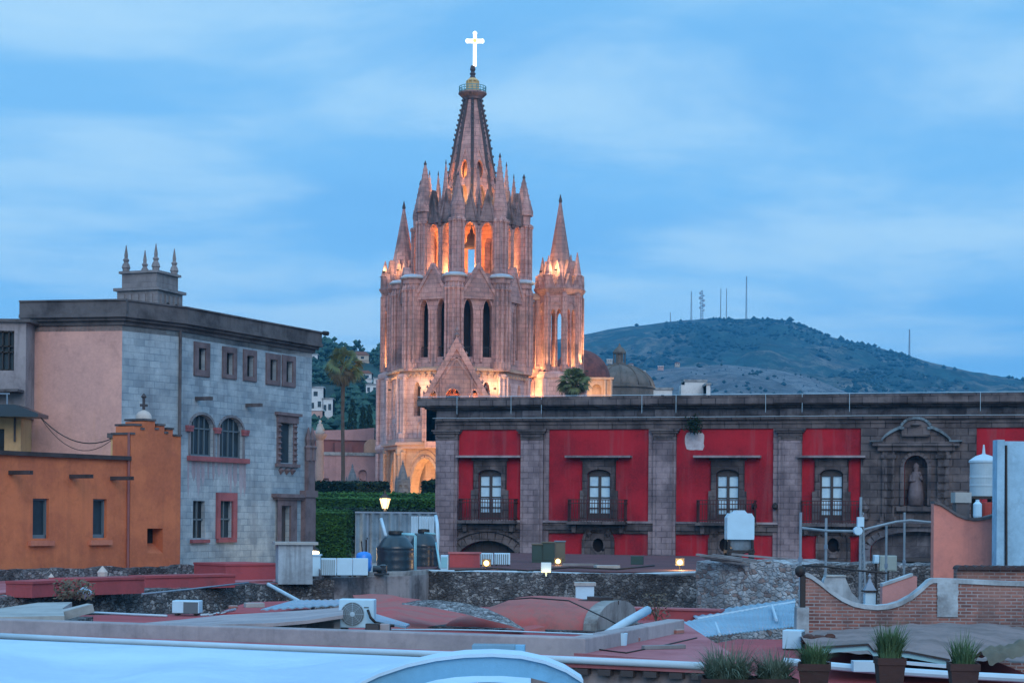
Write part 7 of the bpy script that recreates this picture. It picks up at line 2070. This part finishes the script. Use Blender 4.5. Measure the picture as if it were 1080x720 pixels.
# ================================================================== near right: tarpaulin, boards, red roof
M['tarp'] = plaster('brown_tarpaulin', (.235, .185, .185), (.14, .115, .115), .6, .1, .8)
M['tarp_olive'] = plaster('olive_tarp_fold', (.13, .125, .10), (.08, .075, .06), .6, .1, 1.0)
zN = 7.35
nh = low_house('yard_house', 'near red roofed house below the brown tarpaulin', 'house', [(W(846, 700, 31).x, 39.8), (W(1130, 700, 31).x, 39.8), (W(1200, 700, 24).x, 23.5), (W(735, 700, 24).x, 23.5), (W(735, 700, 31).x, 36)], zN, M['grime_wall'], M['red_roof'])
tp_ = thing('tarpaulin', 'wrinkled brown tarpaulin spread over the near roof', 'tarpaulin', W(980, 675, 33)); o_ = tp_.location
qa, qb, qc, qd = W(838, 668, 39.2) - o_, W(1100, 664, 39.2) - o_, W(1100, 702, 28) - o_, W(862, 688, 29.5) - o_
ridge = lambda u: .22 * math.exp(-((u - .55) / .3) ** 2)
def tarp_f(u, v):
    p = qa.lerp(qb, u).lerp(qd.lerp(qc, u), v)
    w = .06 * noise.noise(Vector((u * 7, v * 3, 1))) + .03 * abs(noise.noise(Vector((u * 16 + v * 5, v * 9, 4)))) * 2
    return p + Vector((0, 0, w + ridge(u) * (1 - v) * .9 + .03 * math.sin(u * 9 + v * 6)))
MB().grid(tarp_f, 90, 40).build('sheet', M['tarp'], tp_, True)
def fold_f(u, v):
    p = W(1034, 706, 27.4).lerp(W(1100, 688, 28.2), u) - o_
    return p + Vector((0, -.5 + .9 * v, .12 + .16 * math.sin(v * math.pi) + .07 * noise.noise(Vector((u * 9, v * 4, 7)))))
MB().grid(fold_f, 40, 12).build('loose_fold', M['tarp_olive'], tp_, True)
fb = thing('fascia_board', 'pale blue eaves board along the lower tarpaulin edge', 'board', W(930, 690, 28.5)); o_ = fb.location
def board(pts, h, mat, nm, d, par):
    mb = MB()
    for a, b in zip(pts, pts[1:]):
        A_, B_ = W(*a, d) - o_, W(*b, d) - o_
        f = [A_, B_, B_ - Vector((0, 0, h)), A_ - Vector((0, 0, h))]
        g = [p + Vector((0, .12, 0)) for p in f]
        mb.face(f); mb.face(g[::-1])
        for i in range(4): mb.face([f[i], g[i], g[(i + 1) % 4], f[(i + 1) % 4]])
    mb.build(nm, mat, par)
board([(868, 682.5), (916, 679.5), (922, 686.5), (958, 687.5), (1002, 696)], .085, M['pipe_blue'], 'board', 28.5, fb)
board([(868, 681.3), (916, 678.2), (922, 685.2), (958, 686.2), (1002, 694.7)], .03, M['iron'], 'drip_edge', 28.45, fb)
board([(955, 697), (1002, 701)], .05, M['white_pvc'], 'lower_strip', 28.0, fb)
sgut = thing('roof_gutter', 'pale gutter along the edge of the near red roof behind the pots', 'gutter', W(950, 706, 24.5)); o_ = sgut.location
MB().tube([W(826, 697, 25) - o_, W(905, 704.5, 24.6) - o_, W(930, 706.5, 24.4) - o_, W(1000, 711, 24.2) - o_, W(1100, 716, 24) - o_], .055, 8).build('channel', M['white_pvc'], sgut)
MB().box(W(912, 704, 24.4).x - o_.x - .15, W(912, 704, 24.4).x - o_.x + .2, -.1, .1, -.02, .12).build('joint', M['white_pvc'], sgut)
p = onz(835, 687, zN + .02); t_ = ac_unit('air_conditioner', 'small white box condenser with dark side beside the grey gate post', W(835, 686.5, 36.5), 20 * 36.5 / FPX, 22 * 36.5 / FPX, .45, R(-18), False, True, 'air conditioners on the roofs')
# its stand
t = thing('condenser_plinth', 'red cement plinth under the small box condenser', 'plinth', W(835, 687, 36.6)); MB().box(-.35, .35, -.1, .6, -1.2, 0).box(-.4, .4, -.14, .64, -.08, -.002).build('plinth', M['red_roof'], t)
rng = random.Random(3)
t = thing('rubbish_heap', 'small heap of dark clutter beside the box condenser', 'clutter', W(862, 680, 35.5)); mb = MB()
for i in range(16): stone(mb, (rng.uniform(-.4, .4), rng.uniform(-.2, .2), rng.uniform(0, .18)), rng.uniform(.05, .13), rng)
mb.build('clutter', M['dry_clutter'], t)
# ================================================================== nearest roof: beige parapet, eave, white canopy
A_ = onz(-60, 651, 8.30); B_ = onz(617, 672.5, 8.30); D1 = W(722, 655.5, 30.5)
ez = 8.08
bp_ = thing('beige_parapet', 'long beige roof parapet crossing the view above the white canopy', 'parapet', (A_.x, A_.y, 7.0)); o_ = Vector((A_.x, A_.y, 7.0))
mb = MB()
n2 = (B_ - A_).normalized(); nn = Vector((-n2.y, n2.x, 0)) * .32
for P_, Q_, zt2_ in ((A_, B_, 8.30),):
    f = [P_ - o_, Q_ - o_, Q_ + nn - o_, P_ + nn - o_]
    mb.prism_z([(p.x, p.y) for p in f], 0, zt2_ - 7.0)
b0, b1 = B_ - o_, D1 - o_
e = Vector((b1.x - b0.x, b1.y - b0.y, 0)).normalized(); m2 = Vector((-e.y, e.x, 0)) * .3
mb.prism_z([(b0.x + .002, b0.y + .002), (b1.x, b1.y), (b1.x + m2.x, b1.y + m2.y), (b0.x + m2.x + nn.x * .2, b0.y + m2.y + nn.y * .2)], 0, 8.295 - 7.0)
mb.build('parapet_wall', M['beige'], bp_, bevel=.02)
# eave slab with rounded edge
E0, E1 = onz(-60, 666, ez), onz(742, 700, ez)
dE = (E1 - E0).normalized(); nE = Vector((-dE.y, dE.x, 0))
ev = thing('eave_roof', 'near red roof with a pale rounded eave edge and dark beam ends', 'roof', (E0.x, E0.y, 2.0)); o_ = Vector((E0.x, E0.y, 2.0))
LE = (E1 - E0).length; mE = Matrix.Rotation(math.atan2(dE.y, dE.x), 4, 'Z')
mb = MB(mE); mb.box(0, LE, .02, .5, ez - 2.12, ez - 2.0); mb.M = Matrix.Identity(4)
rp_ = [onz(598, 688, ez) - o_, onz(741, 698, ez) - o_, onz(772, 689, ez) - o_, onz(722, 657, ez) - o_, onz(636, 667, ez) - o_]
mb.prism_z([(p.x, p.y) for p in rp_], ez - 2.115, ez - 1.996); mb.build('roof', M['red_roof_pale'], ev)
mb = MB(mE); mb.tube([(0, 0, ez - 2.02), (LE * .25, .02, ez - 2.035), (LE * .5, -.02, ez - 2.03), (LE * .75, 0, ez - 2.015), (LE, 0, ez - 2.02)], .05, 10); mb.build('eave_edge', M['white_pvc'], ev, True)
mb = MB(mE); mb.box(0, LE, .14, .9, 0, ez - 2.125); mb.M = Matrix.Identity(4); cp_ = sum(rp_, Vector()) / 5; mb.prism_z([tuple((cp_ + (p - cp_) * .95)[:2]) for p in rp_], 0, ez - 2.13); mb.build('wall', M['grime_wall'], ev)
for px in (584, 614, 644, 674, 707, 735):
    x = (onz(px, 700, ez) - E0).dot(dE); MB(mE).box(x - .09, x + .09, .0, .3, ez - 2.21, ez - 2.13).build('beam_end', M['joinery'], ev)
# wavy beige lean-to, slab, dark gap behind the parapet
ld = thing('lean_to', 'wavy beige lean-to roof rising behind the long parapet', 'roof', W(260, 655, 33)); o_ = ld.location
def lean_f(u, v):
    px = 150 + 212 * u; top = interp([(150, 656.5), (190, 653), (235, 648), (290, 645), (330, 642.5), (362, 640)], px); bot = interp([(150, 662), (235, 658), (290, 656.5), (325, 653.5), (362, 648)], px)
    return W(px, top, 37).lerp(W(px, bot, 31.5), v) - o_
MB().grid(lean_f, 50, 8, (0, 0, -.06)).build('sheet', M['beige'], ld)
mb = MB()
for u in (.70, .8, .97): p = Vector(lean_f(u, .95)); mb.box(p.x - .05, p.x + .05, p.y, p.y + .1, -1.2, p.z - .05)
p0_, p1_ = Vector(lean_f(.62, .5)), Vector(lean_f(1, .5)); mb.box(p0_.x, p1_.x, p1_.y + .9, p1_.y + 1.0, -1.2, p0_.z - .05); mb.build('posts', M['plank'], ld)
cs = thing('concrete_slab', 'pale broken concrete slab lying behind the parapet at the left edge', 'slab', W(30, 645, 36)); o_ = cs.location
pl = [W(-60, 651, 34), W(68, 649, 34.5), W(66, 641, 38.5), W(76, 634.5, 41), W(40, 635, 41), W(0, 641, 39), W(-60, 642, 39)]
mb = MB(); mb.face([p - o_ for p in pl]); mb.face([p - o_ - Vector((0, 0, .22)) for p in pl[::-1]])
for a, b in zip(pl, pl[1:] + pl[:1]): mb.face([a - o_, b - o_, b - o_ - Vector((0, 0, .22)), a - o_ - Vector((0, 0, .22))])
mb.build('slab', M['slab'], cs); mb = MB(); mb.box(-3, .6, -.5, 3, -1.6, -.25); mb.build('slab_base', M['rubble_dark'], cs)
ch_ = thing('concrete_chunk', 'small tilted concrete chunk beside the pale slab', 'slab', W(79, 643, 37), R(20)); MB(Matrix.Rotation(R(-14), 4, 'Y')).prism_z([(-.3, -.3), (.35, -.25), (.3, .3), (-.25, .35)], -.12, .05).build('chunk', M['slab'], ch_)
pipe('white_hose', 'white hose lying along the foot of the rubble wall', [onz(84, 645, 7.44), onz(110, 646, 7.44), onz(140, 647.5, 7.44), onz(176, 649, 7.44)], .03, M['white_pvc'])
pipe('white_hose', 'white hose curling right of the low white condenser box', [onz(212, 648, 7.44), onz(226, 647, 7.44), onz(232, 646, 7.6), onz(248, 642, 7.6)], .03, M['white_pvc'])
t = thing('blue_sheet', 'pale blue sheet on the roof left of the white air conditioner', 'sheet', W(320, 636, 44)); o_ = t.location
MB().grid(lambda u, v: W(275 + 85 * u, 642 - 5 * u, 42).lerp(W(310 + 60 * u, 632.5 - 1 * u, 47), v) - o_ + Vector((0, 0, .012 * math.sin(u * 60))), 150, 6, (0, 0, -.03)).build('sheet', M['polycarb'], t)
MB().cyl(W(330, 636, 45) - o_ - Vector((0, 0, 1.5)), W(330, 636, 45) - o_, .05).build('prop', M['steel'], t)
# big white air conditioner
k = 35 / FPX; p = W(375.5, 664.5, 35)
ac_unit('air_conditioner', 'large white air conditioner with round fan grille on the beige parapet', p, 37.5 * k, 33 * k, .32, R(-5), True, False, 'air conditioners on the roofs')
t = thing('condenser_plinth', 'beige plinth under the large white air conditioner', 'plinth', W(375.5, 664.6, 35)); MB().box(-.5, .5, -.06, .5, -1.5, -.04).box(-.42, .42, -.03, .45, -.04, -.002).build('plinth', M['beige'], t)
pipe('refrigerant_line', 'dark insulated line hanging off the large white air conditioner', [W(388, 643, 34.9), W(391, 651, 34.8), W(396, 656, 34.9), W(408, 659, 35), W(416, 659.5, 35)], .028, M['iron'])
t = thing('blue_sheet', 'pale blue sheet sloping down right of the large air conditioner', 'sheet', W(410, 654, 37)); o_ = t.location
MB().grid(lambda u, v: W(394 + 38 * u, 646 + 11.5 * u, 38).lerp(W(394 + 34 * u, 654 + 6 * u, 36), v) - o_, 20, 4, (0, 0, -.04)).build('sheet', M['polycarb'], t); MB().cyl((0, 0, -1.5), (0, 0, -.05), .05).build('prop', M['steel'], t)
a = W(392.5, 665.5, 27.2); t = thing('black_box', 'small black box sitting on the beige parapet', 'box', a, R(-3)); k = 27.2 / FPX; MB().box(-7.3 * k, 7.3 * k, 0, .12, 0, 8.2 * k).build('box', M['black_lid'], t, bevel=.008); MB().box(-6.3 * k, 6.3 * k, -.01, 0, .012, 7 * k).build('front', M['joinery'], t)
a = W(406, 665, 27.3); t = thing('tan_block', 'tan block beside the small black box on the parapet', 'block', a, R(-3)); MB().box(-5.5 * k, 4.5 * k, 0, .12, 0, 7.6 * k).build('block', M['beige'], t, bevel=.01)
pipe('parapet_cable', 'thin pale cable lying along the top of the parapet', [W(413, 663.5, 27.6), W(470, 663.5, 27.6), W(520, 664.5, 27.3), W(600, 667.5, 26.6), W(625, 668.5, 26.3)], .012, M['white_pvc'])
# white canopy and its arched front
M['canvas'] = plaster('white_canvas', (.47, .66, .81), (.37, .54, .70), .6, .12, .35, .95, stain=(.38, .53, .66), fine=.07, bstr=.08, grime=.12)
M['seam'] = plain('canvas_seam', (.38, .56, .72), .8)
M['arch_blue'] = plaster('pale_blue_arch_paint', (.15, .385, .58), (.12, .32, .50), .5, .12, .8, .5)
cn = thing('white_canopy', 'big white canvas canopy filling the bottom left', 'canopy', (-6, 22, 8.0)); o_ = cn.location
def canvas(u, v):
    px = -80 + 640 * u
    top = W(px, 673.5 + .0425 * px, 24.5 - .0018 * px)
    bot = W(px, 735, 17.5)
    p = top.lerp(bot, v); p.z += (.04 * math.sin(u * 19) + .05 * math.sin(v * 5 + u * 8) + .05 * noise.noise(Vector((u * 5 + v * 3, v * 1.2, 3))) + .025 * noise.noise(Vector((u * 16 + v * 9, v * 3, 5)))) * min(1, v * 3)
    return p - o_
MB().grid(canvas, 160, 50, (0, 0, -.03)).build('canvas', M['canvas'], cn, True)
mb = MB()
for x in (-8, -4, 0): mb.cyl((x, 1.5, -6), (x, 1.5, -.15), .06)
mb.build('posts', M['steel'], cn)
ar_ = thing('canopy_arch', 'pale blue curved arch band at the front of the canopy', 'arch', W(500, 705, 17)); o_ = ar_.location
do = 17.0
out_ = [(330, 748), (372, 723), (400, 709.5), (430, 699.5), (460, 693), (490, 689.5), (520, 688.5), (550, 690.5), (575, 696), (597, 705), (615, 716.5)]
inn_ = [(400, 748), (420, 733), (440, 722), (460, 716.5), (480, 713.5), (500, 712.3), (530, 712.3), (560, 714.5), (585, 721), (605, 731), (617, 741)]
O_ = [W(x, y, do) - o_ for x, y in out_]; I_ = [W(x, y, do) - o_ for x, y in inn_]
mb = MB(); D_ = Vector((0, .5, 0))
for i in range(len(O_) - 1):
    mb.face([I_[i], I_[i + 1], O_[i + 1], O_[i]]); mb.face([O_[i], O_[i + 1], O_[i + 1] + D_, O_[i] + D_]); mb.face([I_[i] + D_, I_[i + 1] + D_, I_[i + 1], I_[i]]); mb.face([O_[i] + D_, O_[i + 1] + D_, I_[i + 1] + D_, I_[i] + D_])
for i in (0, -1): mb.face([O_[i], I_[i], I_[i] + D_, O_[i] + D_])
mb.build('band', M['arch_blue'], ar_)
mb = MB(); U_ = Vector((0, -.03, .025))
for i in range(len(O_) - 1): mb.face([O_[i] + Vector((0, -.04, .003)), O_[i + 1] + Vector((0, -.04, .003)), O_[i + 1] + Vector((0, .54, .003)), O_[i] + Vector((0, .54, .003))]); mb.face([O_[i] + Vector((0, -.04, -.03)), O_[i + 1] + Vector((0, -.04, -.03)), O_[i + 1] + Vector((0, -.04, .003)), O_[i] + Vector((0, -.04, .003))])
mb.build('rim', M['canvas'], ar_)
mb = MB(); mb.grid(lambda u, v: W(430 + 170 * u, 719 + 14 * (2 * u - 1) ** 2, 17.3).lerp(W(430 + 170 * u, 760, 15.5), v) - o_, 24, 6, (0, 0, -.03)); mb.build('under_canvas', M['canvas'], ar_, True)
mb = MB(); mb.cyl(W(614, 738, do) - o_ + Vector((0, .3, 0)), W(614, 738, do) - o_ + Vector((0, .3, -6)), .06); mb.cyl(W(380, 742, do) - o_ + Vector((0, .3, 0)), W(380, 742, do) - o_ + Vector((0, .3, -6)), .06); mb.build('posts', M['steel'], ar_)
a = W(525, 691.5, 23.2); k = 23.2 / FPX; t = thing('blue_box', 'flat pale blue panel box standing at the eave above the arch', 'box', a, R(-3))
MB().box(-27.5 * k, 18 * k, 0, .3, -.02, 11.5 * k).build('panel', M['arch_blue2'], t, bevel=.008); MB().box(18.1 * k, 28 * k, .04, .3, -.02, 11 * k).build('side_panel', M['arch_blue'], t)

# loose things left lying on the roofs
pipe('roof_cable', 'black cable snaking over the dark red roof behind the rubble wall', [onz(480, 601, zR + .03), onz(520, 599, zR + .03), onz(556, 601.5, zR + .03), onz(600, 598, zR + .03), onz(650, 600, zR + .03), onz(690, 596, zR + .03)], .03, M['iron'])
pipe('roof_pipe', 'thin grey pipe run across the red terrace in front of the raised beds', [onz(150, 626, 7.95), onz(200, 621, 7.95), onz(262, 614, 7.95)], .025, M['steel'])
pipe('roof_cable', 'thin black cable trailing over the red vault to the thick white pipe', [W(520, 633, 46.4), W(560, 630, 45.6), W(600, 633, 45.3), W(640, 652, 43), W(655, 660, 42)], .018, M['iron'])
for i, (px, py, z, w, l, h, rz, lb, m_) in enumerate((
    (268, 640, 7.56, .5, .3, .12, 20, 'grey broken block lying on the raised red patio roof', 'slab'), (246, 641.5, 7.56, .22, .12, .09, -30, 'small brick beside the white hose on the patio roof', 'brick'),
    (640, 599, zR, .9, .5, .12, 12, 'grey cement pad on the dark red roof', 'slab'), (672, 595, zR, .5, .4, .35, -8, 'low dark box on the dark red roof near the brightest floodlight', 'cabinet'),
    (612, 596.5, zR, 1.4, .12, .1, 5, 'loose grey plank on the dark red roof beside the cabinets', 'plank'), (700, 684, 8.084, .7, .1, .06, 25, 'loose plank lying on the near red roof', 'plank'),
    (668, 676, 8.084, .2, .1, .08, -20, 'stray brick on the near red roof by the parapet', 'brick'), (715, 668, 8.084, .22, .1, .08, 50, 'stray brick near the back of the near red roof', 'brick'))):
    t = thing('loose_board' if m_ == 'plank' else 'loose_block', lb, 'debris', onz(px, py, z), R(rz)); MB().box(-w / 2, w / 2, -l / 2, l / 2, 0, h).build('board' if m_ == 'plank' else 'block', M[m_], t, bevel=.008)
t = thing('paint_bucket', 'white paint bucket standing on the near red roof by the parapet', 'bucket', onz(655, 680, 8.084)); MB().lathe([(.085, 0), (.1, .18), (.095, .185), (.085, .16)], 14).build('bucket', M['white_box'], t); MB().tube([(.1 * math.cos(a_), 0, .17 - .11 * math.sin(a_)) for a_ in [math.pi * i / 8 for i in range(9)]], .005, 5).build('handle', M['steel'], t)
pipe('roof_cable', 'thin dark cable lying across the near red roof', [onz(628, 684, 8.095), onz(660, 688, 8.095), onz(700, 680, 8.095), onz(735, 672, 8.095)], .01, M['iron'])
# ================================================================== potted plants on the near ledge
zL = 8.74
led = thing('terrace_ledge', 'low tiled ledge carrying the potted plants', 'ledge', (5, 13, 2)); MB().box(-2.0, 3.2, -.45, .35, 0, zL - 2.06).build('wall', M['grime_wall'], led); MB().box(-2.05, 3.25, -.5, .4, zL - 2.06, zL - 2.0).build('coping', M['beige'], led)
M['blade'] = leafmat('grassy_blade', (.05, .11, .06), (.10, .18, .09), (.05, .09, .06))
M['blade2'] = leafmat('grey_green_blade', (.08, .13, .10), (.17, .23, .19), (.06, .10, .07))
M['pot'] = plaster('dark_clay_pot', (.060, .034, .034), (.035, .024, .026), .5, .2, 6.0)
M['petal'] = plain('tiny_pale_flower', (.6, .6, .65), .7)
def potted(px, rim, wpx, hpx, d, label, mat, nb, seed, spread, blade, flowers=0, square=True, hpot=.3):
    p = W(px, rim, d); k = d / FPX; w = wpx * k / 2; h = hpx * k
    hp = max(.12, p.z - zL)
    t = thing('potted_plant', label, 'potted plant', (p.x, p.y, zL), R(random.Random(seed).uniform(-12, 12)), 'potted plants on the ledge')
    mb = MB(); s = 1.414 if square else 1.0
    mb.lathe([(w * .74 * s, 0), (w * .93 * s, hp - .05), (w * s, hp - .05), (w * 1.0 * s, hp), (w * .88 * s, hp), (w * .86 * s, hp - .04)], 4 if square else 20, rot=R(45), cap=False); mb.lathe([(w * .74 * s, 0), (.001, .0)], 4 if square else 20, rot=R(45), cap=False); mb.build('pot', M['pot'], t)
    MB().lathe([(w * .87 * s, hp - .035), (.001, hp - .02)], 4 if square else 20, rot=R(45), cap=False).build('soil', M['ground'], t)
    rng = random.Random(seed); mb = MB()
    for i in range(nb):
        a = rng.random() * 6.283; r0 = w * .7 * rng.random() ** .5
        b = Vector((r0 * math.cos(a), r0 * math.sin(a), hp - .03))
        ln = h * (rng.uniform(.5, 1.1) if rng.random() < .9 else rng.uniform(1.1, 1.4)); lean = spread * rng.random() ** .8; a2 = a + rng.gauss(0, .6)
        dr = Vector((math.cos(a2), math.sin(a2), 0)); sd = Vector((-dr.y, dr.x, 0)) * blade * rng.uniform(.6, 1.2)
        P_ = []
        for j in range(5):
            s_ = j / 4; th_ = lean * (.35 + .9 * s_)
            P_.append(b + dr * (ln * s_ * math.sin(th_)) + Vector((0, 0, ln * s_ * math.cos(th_))))
        for j in range(4):
            w0, w1 = (1 - (j / 4) ** 2), (1 - ((j + 1) / 4) ** 2)
            if j < 3: mb.face([P_[j] - sd * w0, P_[j] + sd * w0, P_[j + 1] + sd * w1, P_[j + 1] - sd * w1])
            else: mb.face([P_[j] - sd * w0, P_[j] + sd * w0, P_[j + 1]])
    mb.build('foliage', mat, t, recalc=False)
    for i in range(flowers):
        a = rng.random() * 6.28; q_ = Vector((w * math.cos(a) * rng.random(), w * math.sin(a) * rng.random(), hp + h * rng.uniform(.6, 1.1)))
        MB().lathe([(.001, -.006), (.009, 0), (.001, .007)], 6, q_).build('flower', M['petal'], t)
potted(767, 717, 58, 40, 13.0, 'wide grey green grassy clump, leftmost on the ledge', M['blade2'], 900, 41, 1.15, .0042)
potted(816, 716, 44, 36, 13.0, 'dense grassy clump just left of the first square pot', M['blade2'], 620, 42, 1.1, .0042)
potted(859, 698.5, 34, 27, 13.0, 'low leafy plant in a dark square pot below the box condenser', M['blade'], 420, 43, .8, .005)
potted(938.5, 692.5, 30, 35, 13.0, 'bushy upright plant with a few pale flowers in a dark pot', M['blade'], 520, 44, .55, .0055)
potted(1016, 698.5, 31, 32, 13.0, 'stiff upright grass in the rightmost dark pot', M['blade'], 210, 45, .55, .005)
# ================================================================== air between here and the hills
hz_m = bpy.data.materials.new('haze'); hz_m.use_nodes = True; ht = hz_m.node_tree
for n in list(ht.nodes):
    if n.type == 'BSDF_PRINCIPLED': ht.nodes.remove(n)
pv = ht.nodes.new('ShaderNodeVolumePrincipled'); pv.inputs['Color'].default_value = (*HAZE_COL, 1); pv.inputs['Density'].default_value = HAZE; pv.inputs['Anisotropy'].default_value = 0.0
ht.links.new(pv.outputs[0], ht.nodes['Material Output'].inputs['Volume'])
hb = MB().box(-7000, 7000, -120, 9500, -60, 330).build('haze', hz_m); tag(hb, kind='stuff')
